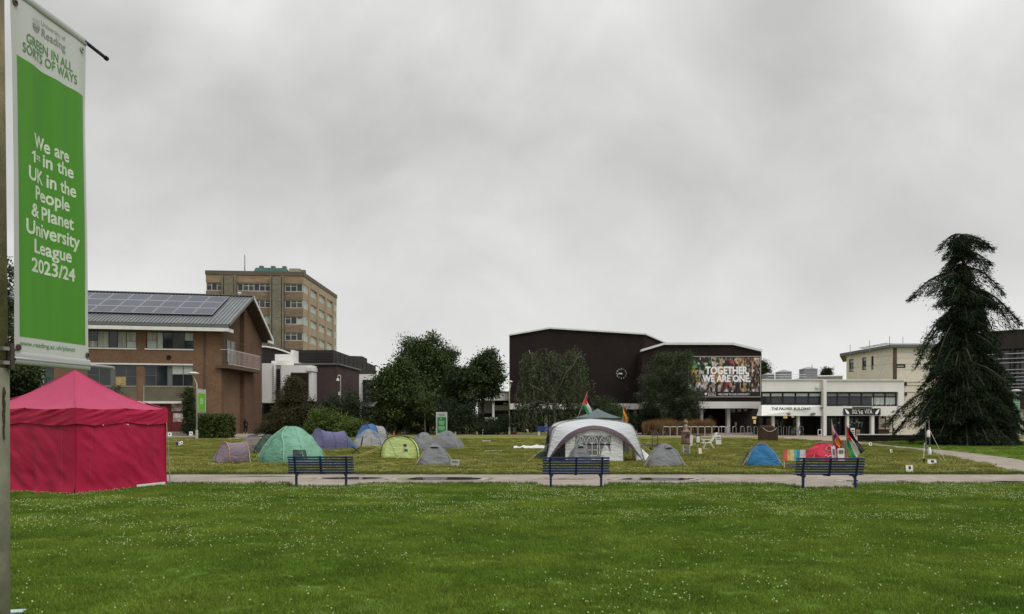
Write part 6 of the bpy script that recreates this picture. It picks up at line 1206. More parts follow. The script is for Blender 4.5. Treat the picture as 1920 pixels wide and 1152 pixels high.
lamp('pale lamp post with disc head before the brick building', 369, 824, 698.5, banner=(370.5, 386.5, 729, 774, 'green and white banner on the lamp post by the brick building'))
lamp('thin lamp post at the edge of the dark theatre', 955, 815.5, 714, kind='tip')
lamp('swan neck lamp post in front of the plum brick block', 638.5, 815, 704, d=88, kind='swan')
lamp('pale lamp post with flat head by the dark glazed building', 1911, 819.5, 730, banner=(1900, 1909.5, 741, 769, 'small green banner on the lamp post beside the cedar'), side=-1) if False else None
rl = lamp('pale lamp post with flat head by the dark glazed building', 1911, 819.5, 731, side=1)
for ch_ in list(rl.children):
    pass
c = G(1911, 819.5); s = c.y/F; Z = lambda y: EYE+(HY-y)/F*c.y; lb_ = thing('lamp_banner', 'small green banner on the lamp post beside the cedar', 'banner', c+Vector((0, 0, Z(769))))
O = Vector(c)
b = MB(); b.box(O+Vector((-6.3*s, -.05, Z(755))), (9*s, .015, 28*s)); b.build('cloth', M_VINYL, lb_, world=True); b = MB(); b.box(O+Vector((-6.3*s, -.062, Z(756))), (7.4*s, .006, 21*s)); b.build('green_field', mat('lamp_green2', (.03, .25, .12), var=.1), lb_, world=True)
for k in range(3): b = MB(); b.box(O+Vector((-6.3*s, -.068, Z(750+k*4.5))), (5*s, .004, 1.6*s)); b.build('lettering', M_TXTW, lb_, world=True)
for y in (740.6, 769.5): b = MB(); b.tube([O+Vector((0, -.04, Z(y))), O+Vector((-12*s, -.04, Z(y)))], .02, 6); b.build('arm', M_STEEL, lb_, world=True)
# green information sign
c = G(828, 816); s = c.y/F; Z = lambda y: EYE+(HY-y)/F*c.y; sg = thing('information_sign', 'tall white and green information sign standing behind the grey tents', 'sign', c)
def sq(x0, x1, y0, y1, o, nm, m): b = MB(); b.box((((x0+x1)/2-828)*s, o, (Z(y0)+Z(y1))/2), ((x1-x0)*s, .02+.0, (Z(y0)-Z(y1)))); return b.build(nm, m, sg)
b = MB(); b.box((0, .06, Z(773)/2), (21*s, .10, Z(773))); b.build('slab', M_VINYL, sg); sq(820, 836.5, 782.5, 812, -.0, 'green_panel', mat('sign_green', (.012, .17, .045), var=.08)); sq(823, 834, 777, 779, -.005, 'heading', M_LOGO); sq(825, 828, 785, 786, -.012, 'lettering', M_TXTW)
for k in range(9): w__ = (5.5, 6, 5, 4, 0, 5.5, 6, 6, 5)[k]; y = 789.5+k*2; sq(828-w__, 828+w__, y, y+1.2, -.012, 'lettering', mat('sign_text', (.25, .42, .28))) if w__ else None
# little board and red tray by the thin lamp post
c = G(962, 815); nb = thing('small_sign', 'small green picture board on a red tray by the thin lamp post', 'sign', c); b = MB(); b.box((0, 0, .12), (.75, .3, .2)); b.build('tray', mat('tray_red', (.32, .03, .02)), nb); b = MB(); b.box((.04, 0, .48), (.62, .04, .5)); b.build('board', mat('mint_print', (.20, .36, .24), var=.4, vs=5), nb); b = MB(); b.box((-.14, -.03, .42), (.22, .02, .36)); b.build('print', M_FRAME, nb)
# far blue benches
M_BLB = mat('blue_bench', (.028, .05, .16), rough=.5, var=.12)
def fbench(label, px, py, w, back=True):
    c = G(px, py); t = thing('blue_bench', label, 'bench', c, 0, 'blue benches along the far path')
    for k in range(4): b = MB(); b.box((0, .25+.03*k, .50+.115*k), (w, .03, .10)); b.build('backrest_slat', M_BLB, t)
    b = MB(); b.box((0, 0, .42), (w, .45, .05)); b.build('seat', M_BLB, t)
    for x in (-w*.40, w*.40): b = MB(); b.box((x, 0, .2), (.22 if x < 0 else .1, .4, .40)); b.build('leg', M_FRAMEW if back else M_BLB, t)
    return t
fbench('blue bench in front of the birch tree', 1022, 816.5, 1.55); fbench('blue bench between the marquee flag and tall grass', 1193.5, 815, 1.5, False)
c = G(1038.5, 815); b = MB(); t = thing('bike_hoop', 'single steel hoop beside the far blue bench', 'bike rack', c); b.tube([(-.12, 0, 0), (-.12, 0, .65), (0, 0, .75), (.12, 0, .65), (.12, 0, 0)], .03, 6); b.build('hoop', M_ALU, t); b = MB(); b.box((0, 0, .01), (.4, .2, .02)); b.build('base_plate', M_STEEL, t)
# picnic bench under the trees
c = G(716, 813.8); pb_t = thing('picnic_bench', 'weathered pale bench in the shade under the trees', 'bench', c); M_WW = mat('weathered_wood', (.13, .115, .10), var=.25, vs=4)
for k in range(3): b = MB(); b.box((0, .2+.02*k, .55+.15*k), (1.7, .04, .10)); b.build('backrest_slat', M_WW, pb_t)
b = MB(); b.box((0, 0, .42), (1.75, .42, .06)); b.build('seat', M_WW, pb_t)
for x in (-.7, .7): b = MB(); b.box((x, .05, .2), (.1, .4, .40)); b.build('leg', M_WW, pb_t)
# cycle hoops along the far path and a few bicycles
M_HOOP = mat('steel_hoop', (.34, .34, .33), rough=.4, var=.1, metal=.4); hp = [1250+13*k for k in range(9)]+[1356, 1365, 1377, 1392, 1405, 1417, 1428]+[1462, 1472, 1482, 1492, 1503]
h0_ = None; ORD = 'first second third fourth fifth sixth seventh eighth ninth'.split()
for k, x in enumerate(hp):
    py = 817.2 if k < 9 else 816.6; c = G(x, py); near_ = ('against the tall grass' if x < 1356 else ('before the dark lobby' if x < 1440 else 'before the white entrance'))
    if h0_ is None or k == 9:
        w__ = .36 if k < 9 else .26; lab = ORD[k if k < 9 else (k-9 if k < 16 else k-16)]+' steel cycle hoop of the row '+near_; t = thing('bike_hoop', lab, 'bike rack', c, 0, 'steel cycle hoops along the far path'); b = MB(); hh = .88; b.tube([(-w__, 0, 0), (-w__, 0, hh-.1), (-w__+.1, 0, hh), (w__-.1, 0, hh), (w__, 0, hh-.1), (w__, 0, 0)], .033, 6); b.build('hoop', M_HOOP, t)
        for xx in (-w__, w__): b = MB(); b.lathe((xx, 0, 0), [(.07, 0), (.07, .02), (0, .02)], 8); b.build('foot', M_HOOP, t)
        h0_ = t; 
        if k >= 9: t.rotation_euler.z = R(35)
    else: dup(h0_, c, 0 if k < 9 else R(35), ORD[k if k < 9 else (k-9 if k < 16 else k-16)]+' steel cycle hoop of the row '+near_)
def bicycle(label, px, py, rz, m):
    c = G(px, py); t = thing('bicycle', label, 'bicycle', c, rz)
    for x in (-.52, .52):
        b = MB(); b.lathe((x, 0, .34), [(.34, -.02), (.345, 0), (.34, .02), (.30, .012), (.30, -.012), (.34, -.02)], 20, M=Matrix.Rotation(PI/2, 3, 'X')); wh_ = b.build('wheel', M_BLACK, t); b = MB()
        for k in range(8): b.tube([(x, 0, .34), (x+.31*COS(k*PI/4), 0, .34+.31*SIN(k*PI/4))], .005, 3)
        b.build('spoke', M_STEEL, wh_)
    b = MB()
    for a, b_ in (((-.52, 0, .34), (-.05, 0, .30)), ((-.52, 0, .34), (-.18, 0, .78)), ((-.05, 0, .30), (-.20, 0, .86)), ((-.05, 0, .30), (.36, 0, .74)), ((-.17, 0, .76), (.34, 0, .80)), ((.52, 0, .34), (.33, 0, .95))): b.tube([a, b_], .02, 5)
    b.build('frame', m, t); b = MB(); b.box((-.21, 0, .90), (.25, .12, .05)); b.build('saddle', M_BLACK, t); b = MB(); b.tube([(.30, -.25, 1.0), (.34, 0, .97), (.30, .25, 1.0)], .015, 5); b.build('handlebar', M_STEEL, t); return t
bicycle('dark bicycle leaning by the first cycle hoop', 1236, 817.6, R(15), M_FRAME); bicycle('bicycle standing before the white entrance columns', 1494, 817, R(25), M_FRAMEG); bicycle('bicycle parked beyond the last dark lobby hoop', 1474, 816.4, R(-20), mat('rust_frame', (.08, .03, .02)))
# boards and chairs at the cafe
pl = PX(1600, 73, 1640, 73)
for x0, x1, y0, y1, m, lb in ((1594.5, 1602.5, 803, 817.5, M_PAPER, 'white striped pavement board by the cafe column'), (1604.5, 1612, 806, 815.5, mat('orange_board', (.38, .20, .08), var=.3, vs=6), 'tan pavement board with dark print by the cafe door')):
    t = thing('pavement_board', lb, 'sign', pl.pt((x0+x1)/2, 815)*1.0); t.location.z = 0; a, zt_ = pl.sz(x0, y0); c_ = pl.sz(x1, y0)[0]; b = MB(); b.pbox(pl, a, c_, .02, zt_, 0, .04); b.build('board', m, t, world=True)
    for k in range(3): b = MB(); zz = .12+(zt_-.25)*(k+.5)/3; b.pbox(pl, a+.06, c_-.06, zz-.06, zz+.05, .04, .05); b.build('print', M_FRAMEG, t, world=True)
    b = MB(); b.pbox(pl, a, c_, 0, .02, -.3, 0); b.build('foot', M_FRAMEG, t, world=True)
c = P(1657, 812, 70); ct_ = thing('cafe_table', 'dark square cafe table behind the low black wall', 'table', (c.x, 70, 0)); b = MB(); b.box((0, 0, .72), (.8, .8, .05)); b.build('tabletop', M_CRT, ct_); b = MB(); b.box((0, 0, .35), (.7, .6, .68)); b.build('pedestal', M_CRT, ct_)
c = P(1671, 812, 70); cc_ = thing('cafe_chair', 'black cafe chair behind the low black wall', 'chair', (c.x, 70, 0)); b = MB(); b.box((0, 0, .45), (.42, .42, .04)); b.build('seat', M_BLACK, cc_); b = MB(); b.box((.2, 0, .7), (.03, .4, .3)); b.build('backrest', M_BLACK, cc_)
for x in (-.18, .18):
    for y in (-.18, .18): b = MB(); b.box((x, y, .22), (.03, .03, .43)); b.build('leg', M_BLACK, cc_)
b = MB(); pl = PX(1530, 74, 1545, 74); t = thing('entrance_stand', 'thin white framed stand beside the entrance pier', 'stand', pl.pt(1537, 816)); t.location.z = 0
for x in (1534, 1540.5): b = MB(); b.tube([pl.pt(x, 817), pl.pt(x, 806)], .03, 5); b.build('post', M_PLW, t, world=True)
for y in (806, 816): b = MB(); b.tube([pl.pt(1534, y), pl.pt(1540.5, y)], .03, 5); b.build('rail', M_PLW, t, world=True)

# ------------------------------------------------------------------ the person by the gable wall
c = Vector(((460.5-960)/F*84, 84, 0)); per = thing('person', 'person with long dark hair in dark clothes walking by the brick gable', 'person', c, R(-20))
def skin(name, pts, edges, rad, m, parent):
    me = bpy.data.meshes.new(name); me.from_pydata(pts, edges, []); o = bpy.data.objects.new(name, me); COL.objects.link(o); o.modifiers.new('k', 'SKIN'); o.modifiers.new('s', 'SUBSURF').levels = 1
    for v, r in zip(me.skin_vertices[0].data, rad): v.radius = (r, r)
    me.skin_vertices[0].data[0].use_root = True; dg = bpy.context.evaluated_depsgraph_get(); m2 = bpy.data.meshes.new_from_object(o.evaluated_get(dg)); COL.objects.unlink(o); bpy.data.objects.remove(o); m2.materials.clear(); m2.materials.append(m); m2.polygons.foreach_set('use_smooth', [True]*len(m2.polygons)); q = bpy.data.objects.new(name, m2); return link(q, parent)
M_SKIN = mat('skin', (.30, .18, .13)); M_CLO = mat('dark_coat', (.018, .016, .02), var=.2); M_TR = mat('dark_trousers', (.012, .012, .016))
pts = [(0, 0, .90), (0, 0, 1.12), (0, .0, 1.33), (0, 0, 1.44), (0, .01, 1.52), (0, .02, 1.60), (.17, 0, 1.34), (.24, .02, 1.10), (.25, .12, .90), (.26, .17, .82), (-.17, 0, 1.34), (-.23, -.02, 1.10), (-.22, .06, .90), (-.22, .1, .82), (.09, 0, .84), (.10, .10, .48), (.10, .02, .09), (.10, .14, .04), (-.09, 0, .84), (-.10, -.06, .48), (-.10, -.22, .12), (-.10, -.12, .04)]
skin('body', pts, [(0, 1), (1, 2), (2, 3), (3, 4), (4, 5), (2, 6), (6, 7), (7, 8), (8, 9), (2, 10), (10, 11), (11, 12), (12, 13), (0, 14), (14, 15), (15, 16), (16, 17), (0, 18), (18, 19), (19, 20), (20, 21)], [.14, .12, .15, .06, .085, .09, .065, .05, .04, .045, .065, .05, .04, .045, .095, .07, .045, .045, .095, .07, .045, .045], M_SKIN, per)
skin('coat', [(0, 0, .80), (0, 0, 1.1), (0, 0, 1.33), (.17, 0, 1.34), (.24, .02, 1.10), (.25, .12, .92), (-.17, 0, 1.34), (-.23, -.02, 1.10), (-.22, .06, .92)], [(0, 1), (1, 2), (2, 3), (3, 4), (4, 5), (2, 6), (6, 7), (7, 8)], [.20, .165, .185, .09, .075, .065, .09, .075, .065], M_CLO, per)
skin('trousers', [(0, 0, .86), (.09, 0, .80), (.10, .10, .48), (.10, .02, .12), (-.09, 0, .80), (-.10, -.06, .48), (-.10, -.22, .14)], [(0, 1), (1, 2), (2, 3), (0, 4), (4, 5), (5, 6)], [.16, .115, .085, .065, .115, .085, .065], M_TR, per)
skin('hair', [(0, -.02, 1.66), (0, -.05, 1.56), (0, -.09, 1.36), (0, -.10, 1.18)], [(0, 1), (1, 2), (2, 3)], [.09, .115, .12, .07], M_BLACK, per)
skin('shoe', [(.10, .0, .04), (.10, .15, .035)], [(0, 1)], [.055, .05], M_PLW, per); skin('shoe', [(-.10, -.24, .06), (-.10, -.10, .03)], [(0, 1)], [.055, .05], M_PLW, per)
# ------------------------------------------------------------------ trees and shrubs
def leafmat(name, c, isl=.28): return mat(name, c, rough=.6, var=.30, vs=.7, vs2=2.2, island=isl, trans=.15, spec=.25)
L_DARK = leafmat('dark_leaf', (.030, .048, .014)); L_MID = leafmat('mid_leaf', (.045, .070, .018)); L_LIGHT = leafmat('fresh_leaf', (.070, .105, .018)); L_BIRCH = leafmat('birch_leaf', (.062, .076, .036)); L_OLIVE = leafmat('olive_leaf', (.044, .058, .024)); L_CEDAR = mat('cedar_needle', (.018, .030, .014), rough=.8, var=.3, vs=.7, vs2=2.2, island=.28, trans=.12, spec=.08); L_YEW = leafmat('yew_leaf', (.022, .036, .013)); L_BRONZE = leafmat('bronze_leaf', (.042, .040, .014)); L_HEDGE = leafmat('hedge_leaf', (.050, .070, .014)); L_PETAL = mat('pale_blossom', (.5, .5, .42), island=.2)
M_BARK = mat('bark', (.045, .036, .028), var=.3, vs=4, bump=.5, bs=20); M_BIRCHB = mat('birch_bark', (.22, .205, .18), var=.4, vs=5, stretch=(1, 1, 3))
def unit(n):
    v = rng.normal(size=(n, 3)); return v/np.linalg.norm(v, axis=1)[:, None]
def leaf_arrays(C, D, Ln, Wd):
    n = len(C); S = np.cross(D, unit(n)); S /= np.linalg.norm(S, axis=1)[:, None]+1e-6
    Ln = Ln[:, None]; Wd = Wd[:, None]; mid = C+D*Ln*.45
    bend = np.cross(S, D)*Ln*.12
    V = np.stack([C, mid+S*Wd*.5+bend, C+D*Ln, mid-S*Wd*.5+bend], 1).reshape(-1, 3); Q = np.arange(n*4).reshape(-1, 4); return V, Q
def leaf_obj(name, C, D, ln, wd, m, parent, jit=.35, origin=None):
    n = len(C); Ln = ln*(1+jit*rng.uniform(-1, 1, n)); Wd = wd*(1+jit*rng.uniform(-1, 1, n)); V, Q = leaf_arrays(C, D, Ln, Wd); o = bpy.data.objects.new(name, np_mesh(name, V, Q, m)); return link(o, parent)
def lobe_leaves(lobes, n, clump=.42, per=70, low=-1.0, shell=(.55, 1.05)):
    """leaf positions gathered in clumps through the outer part of each lobe (centre, radii)"""
    vol = np.array([l[1][0]*l[1][2]+.2 for l in lobes]); cnt = (n*vol/vol.sum()).astype(int); Cs = []; Ds = []
    for (c, r), k in zip(lobes, cnt):
        nc = max(4, k//per); u = unit(nc); rad = rng.uniform(shell[0], shell[1], nc)[:, None]; cc = np.array(c)+u*rad*np.array(r)*(1+.18*rng.normal(size=(nc, 1)))
        p = np.repeat(cc, per, 0)+rng.normal(size=(nc*per, 3))*clump*rng.uniform(.6, 1.3, (nc, 1)).repeat(per, 0)*np.array([1, 1, .75]); out_ = np.repeat(u, per, 0)
        d = unit(len(p))+out_*.55+np.array([0, 0, -.25]); d /= np.linalg.norm(d, axis=1)[:, None]; Cs.append(p); Ds.append(d)
    C = np.concatenate(Cs); D = np.concatenate(Ds); ok = C[:, 2] > .05; return C[ok], D[ok]
def tree(name, label, px, d, lobes, n, m, leaf=(.34, .17), trunk=.22, bark=None, clump=.42, cat='tree', limbs=True, group=None, depth=1.0, per=70, shell=(.55, 1.05), split=None):
    X0 = (px-960)/F*d; t = thing(name, label, cat, (X0, d, 0), group=group); LB = []
    for cx, cy, rx, ry in lobes:
        rr = rx*d/F; LB.append((((cx-960)/F*d-X0, rng.uniform(-.3, .3)*rr*depth, EYE+(HY-cy)/F*d), (rr, rr*depth, ry*d/F)))
    C, D = lobe_leaves(LB, int(n*2.5), clump*.9, int(per*1.5), shell=shell); leaf_obj('crown', C, D, leaf[0]*.60, leaf[1]*.60, m, t)
    if limbs:
        b = MB(); topz = max(l[0][2] for l in LB); tx = sum(l[0][0] for l in LB)/len(LB); pts = []
        for k in range(7): f_ = k/6; pts.append((tx*.5*f_**1.5+.08*fbm(k*.9, d), .06*fbm(d, k*.7), topz*.85*f_-.05))
        b.tube(pts, [trunk*(1.25 if k == 0 else 1-.12*k) for k in range(7)], 8); tr_ = b.build('trunk', bark or M_BARK, t, smooth=True)
        for (c, r) in LB:
            s = Vector(pts[2]).lerp(Vector(pts[5]), random.random()); e_ = Vector(c)+Vector((0, 0, r[2]*.3)); mid = s.lerp(e_, .5)+Vector((0, 0, .3)); b = MB(); b.tube([s, mid, e_], [trunk*.45, trunk*.3, trunk*.1], 6)
            for k in range(4): q = e_+Vector((random.uniform(-1, 1)*r[0]*.7, random.uniform(-1, 1)*r[1]*.7, random.uniform(-.3, .8)*r[2])); b.tube([mid, mid.lerp(q, .5)+Vector((0, 0, .15)), q], [trunk*.2, trunk*.13, trunk*.04], 5)
            b.build('limb', bark or M_BARK, t, smooth=True)
    return t
# wood between the plum block and the theatre
tree('broadleaf_tree', 'tallest dark tree of the clump with a rounded flat crown', 800, 88, [(790, 665, 32, 30), (765, 690, 28, 32), (810, 690, 30, 34), (790, 725, 45, 30), (775, 650, 20, 16), (806, 650, 18, 18), (795, 765, 50, 24)], 13000, L_MID, (.42, .24), .28, clump=.5)
tree('broadleaf_tree', 'dark tree with a rounded shoulder beside the tallest of the clump', 838, 92, [(835, 668, 20, 20), (832, 695, 24, 24), (845, 720, 24, 22), (840, 755, 28, 26)], 7500, L_DARK, (.38, .2), .22, clump=.45)
tree('broadleaf_tree', 'broad low green tree spreading beside the louvred white bay', 740, 80, [(735, 715, 24, 22), (752, 700, 22, 20), (725, 740, 20, 22), (750, 745, 32, 28), (735, 775, 34, 20)], 10000, leafmat('maple_leaf', (.040, .062, .015)), (.40, .28), .2, clump=.42)
tree('broadleaf_tree', 'loose leaved dark tree next to the theatre with bare top twigs', 905, 84, [(912, 680, 22, 16), (905, 700, 34, 22), (925, 708, 18, 20), (885, 712, 22, 18), (900, 735, 36, 14), (917, 664, 9, 8)], 7500, L_DARK, (.40, .26), .2, clump=.36, per=45)
tree('broadleaf_tree', 'dark leaning tree filling the gap above the white pavilion', 868, 86, [(862, 708, 18, 16), (874, 722, 22, 20), (870, 735, 26, 22), (858, 760, 28, 24)], 5500, L_YEW, (.36, .2), .18, clump=.4)
tree('evergreen_shrub', 'wide dark yew mass behind the green sign', 850, 82, [(780, 785, 46, 28), (830, 780, 40, 32), (870, 785, 34, 28), (900, 795, 22, 16), (740, 790, 26, 20)], 12000, L_YEW, (.30, .14), .1, clump=.4, cat='shrub')
tree('evergreen_shrub', 'dark rounded shrub under the white pavilion', 935, 80, [(925, 800, 20, 12), (943, 797, 16, 14), (905, 805, 14, 8)], 3500, L_YEW, (.26, .14), .08, clump=.3, cat='shrub')
tree('broadleaf_tree', 'leaning sapling with pale trunk below the tallest tree', 797, 79, [(800, 760, 16, 18), (790, 740, 18, 16)], 1200, L_MID, (.34, .2), .07, bark=mat('pale_bark', (.12, .11, .09)), clump=.4)
# shrubs in front of the plum block
tree('conifer_shrub', 'pointed bronze green shrub rising in front of the white louvred bay', 548, 74, [(550, 722, 15, 14), (545, 742, 24, 18), (550, 762, 32, 20), (545, 785, 44, 22), (520, 800, 32, 14), (565, 800, 34, 16), (508, 806, 20, 10)], 17000, L_BRONZE, (.22, .15), .12, clump=.26, cat='shrub', per=50)
tree('dark_shrub', 'dark domed shrub before the plum brick wall', 650, 78, [(648, 757, 28, 20), (660, 775, 34, 24), (625, 770, 26, 20), (640, 795, 42, 18)], 8000, L_YEW, (.24, .14), .1, clump=.32, cat='shrub')
tree('flowering_shrub', 'light green leafy shrub behind the purple tunnel tent', 622, 72, [(605, 785, 26, 16), (628, 795, 30, 16), (600, 803, 26, 12), (645, 802, 24, 12)], 8500, L_LIGHT, (.24, .16), .08, clump=.26, cat='shrub', per=45)
tree('flowering_shrub', 'fresh green bush behind the blue tunnel tent', 665, 70.5, [(662, 800, 20, 12), (680, 805, 14, 9), (650, 806, 14, 8)], 3500, leafmat('lime_leaf', (.075, .105, .018)), (.24, .15), .06, clump=.24, cat='shrub', per=45)
tree('climbing_shrub', 'tall dark climber on the brick wall behind the lamp post', 352, 76.0, [(353, 745, 9, 16), (355, 770, 9, 16), (354, 800, 10, 16), (362, 790, 8, 18)], 4200, L_DARK, (.22, .14), .06, clump=.2, cat='shrub', per=40)
# clipped hedge by the lamp post
c = G(396, 821.5); hd_ = thing('clipped_hedge', 'clipped rounded hedge beside the lamp post and gable wall', 'hedge', c); hw_, hh_, hd2 = 26*c.y/F, 42*c.y/F, 1.2
pn_ = 9000; u_ = rng.uniform(-1, 1, (pn_, 3)); ax_ = rng.integers(0, 3, pn_); u_[np.arange(pn_), ax_] = np.sign(u_[np.arange(pn_), ax_])*rng.uniform(.85, 1.02, pn_); C = u_*np.array([hw_, hd2, hh_/2])*(1-.12*(np.abs(u_).min(1) > .75))[:, None]; C[:, 2] += hh_/2; C[:, 1] += hd2; C += rng.normal(size=C.shape)*.05; D = unit(pn_); leaf_obj('foliage', C, D, .20, .13, L_HEDGE, hd_); b = MB(); b.box((0, hd2, hh_/2), (hw_*1.6, hd2*1.5, hh_*.85)); b.build('core', L_YEW, hd_)
# trees at the far left
tree('broadleaf_tree', 'dark leafy tree reaching over the red gazebo roof', 10, 40, [(20, 690, 42, 14), (48, 704, 28, 12), (14, 712, 36, 20), (0, 740, 40, 22), (45, 724, 16, 9)], 6500, L_DARK, (.26, .17), .2, clump=.22)
tree('broadleaf_tree', 'tall dark tree glimpsed between the post and the banner', -60, 50, [(-40, 520, 62, 62), (-30, 600, 60, 60), (-50, 670, 66, 50)], 9000, L_DARK, (.30, .2), .3, clump=.35)
tree('sapling', 'thin dark sapling rising behind the red gazebo', 217, 62, [(216, 731, 12, 6), (210, 741, 10, 5), (222, 744, 10, 6), (217, 760, 12, 10)], 420, L_DARK, (.26, .13), .035, clump=.2, per=14)
# shrubs by the theatre
tree('round_shrub', 'green rounded shrub behind the grey green gazebo', 1135, 78, [(1130, 760, 24, 15), (1148, 775, 24, 18), (1115, 778, 20, 18), (1135, 795, 36, 16)], 7500, leafmat('box_leaf', (.032, .052, .016)), (.22, .13), .1, clump=.3, cat='shrub')
tree('low_shrub', 'dark shrub under the theatre overhang beside the rainbow flag', 1215, 80, [(1200, 790, 24, 18), (1225, 785, 22, 20), (1190, 800, 14, 10)], 3500, L_YEW, (.22, .12), .08, clump=.3, cat='shrub')
tree('willow_tree', 'dense dark small leaved tree covering the theatre wall beside the photo banner', 1258, 80, [(1250, 685, 22, 16), (1277, 682, 18, 16), (1235, 710, 28, 20), (1270, 710, 32, 26), (1228, 740, 28, 20), (1265, 745, 40, 26), (1290, 755, 26, 20), (1225, 762, 24, 14), (1265, 775, 44, 18), (1240, 672, 8, 6), (1290, 670, 6, 6)], 23000, L_OLIVE, (.28, .09), .24, clump=.36, per=60)
tree('broadleaf_tree', 'dark tree peeping over the theatre corner by the photo banner', 1428, 112, [(1430, 688, 7, 10), (1433, 700, 9, 8)], 1400, L_DARK, (.36, .2), .2, clump=.4, per=40)
for x, k in ((1546, 0), (1553, 1)): tree('poplar_tree', ('narrow poplar top showing above the roof store', 'second narrow poplar top just beside the first')[k], x, 112, [(x, 698, 2.2, 6), (x, 704, 2.8, 5)], 500, L_DARK, (.4, .16), .1, clump=.25, per=20)
# weeping birch: pale limbs, hanging strands
def birch(px, d):
    X0 = (px-960)/F*d; t = thing('birch_tree', 'weeping birch with pale limbs against the dark theatre wall', 'tree', (X0, d, 0)); s = d/F; pz = lambda y: EYE+(HY-y)*s; Cs = []; Ds = []
    limbs = [[(1040, 812), (1040, 760), (1037, 728), (1022, 712), (1008, 690), (996, 670), (992, 657)], [(1037, 728), (1033, 700), (1028, 680), (1030, 662), (1036, 657)], [(1040, 745), (1052, 718), (1060, 700), (1072, 688), (1080, 668), (1076, 658)], [(1037, 735), (1044, 715), (1058, 706), (1070, 712), (1086, 722)], [(1038, 750), (1020, 735), (1004, 728), (990, 720)], [(1060, 700), (1075, 680), (1088, 668), (1096, 676)], [(1008, 690), (1000, 692), (986, 700)], [(1040, 760), (1062, 742), (1082, 738), (1096, 750)], [(1036, 760), (1010, 752), (985, 760), (972, 770)]]
    for i, lm in enumerate(limbs):
        b = MB(); n = len(lm); yy = lambda k: (0 if i == 0 else (.5 if i % 2 else -.7)*k*.5)+.1*fbm(k, i); pts = [((x-px)*s, yy(k)-.2*k*(i % 3), pz(y)) for k, (x, y) in enumerate(lm)]; b.tube(pts, [(.18 if i == 0 else .06)*(1-.8*k/(n-1)) for k in range(n)], 6); b.build('trunk' if i == 0 else 'limb', M_BIRCHB, t, smooth=True)
    hubs = [(992, 668, 14, 9), (1034, 666, 15, 9), (1074, 664, 17, 8), (1090, 684, 10, 12), (1005, 690, 24, 16), (1050, 690, 26, 16), (985, 715, 16, 18), (1080, 705, 20, 20), (1030, 720, 30, 18), (1000, 745, 30, 18), (1060, 740, 30, 20), (1085, 748, 16, 18), (975, 765, 16, 20), (1020, 770, 34, 18), (1075, 775, 24, 18), (985, 785, 18, 14)]
    for cx, cy, rx, ry in hubs:
        for k in range(int(rx*4.3)):
            u = rng.normal(size=3)*.55; p = np.array([(cx-px+u[0]*rx)*s, u[1]*rx*s*1.1, pz(cy+u[2]*ry)]); ln = rng.uniform(.5, 1.9); nl = int(ln*15); f_ = np.sort(rng.uniform(0, 1, nl)); dx, dy = rng.normal(size=2)*.22
            q = np.stack([p[0]+dx*f_*(1-.4*f_)*2, p[1]+dy*f_*2, p[2]+.25*f_*(1-f_)*2-ln*f_**1.3], 1)+rng.normal(size=(nl, 3))*.05; Cs.append(q); dd = rng.normal(size=(nl, 3))*.45+np.array([0, 0, -1]); Ds.append(dd/np.linalg.norm(dd, axis=1)[:, None])
    C = np.concatenate(Cs); D = np.concatenate(Ds); ok = C[:, 2] > .3; leaf_obj('crown', C[ok], D[ok], .20, .085, L_BIRCH, t); return t
birch(1040, 80)
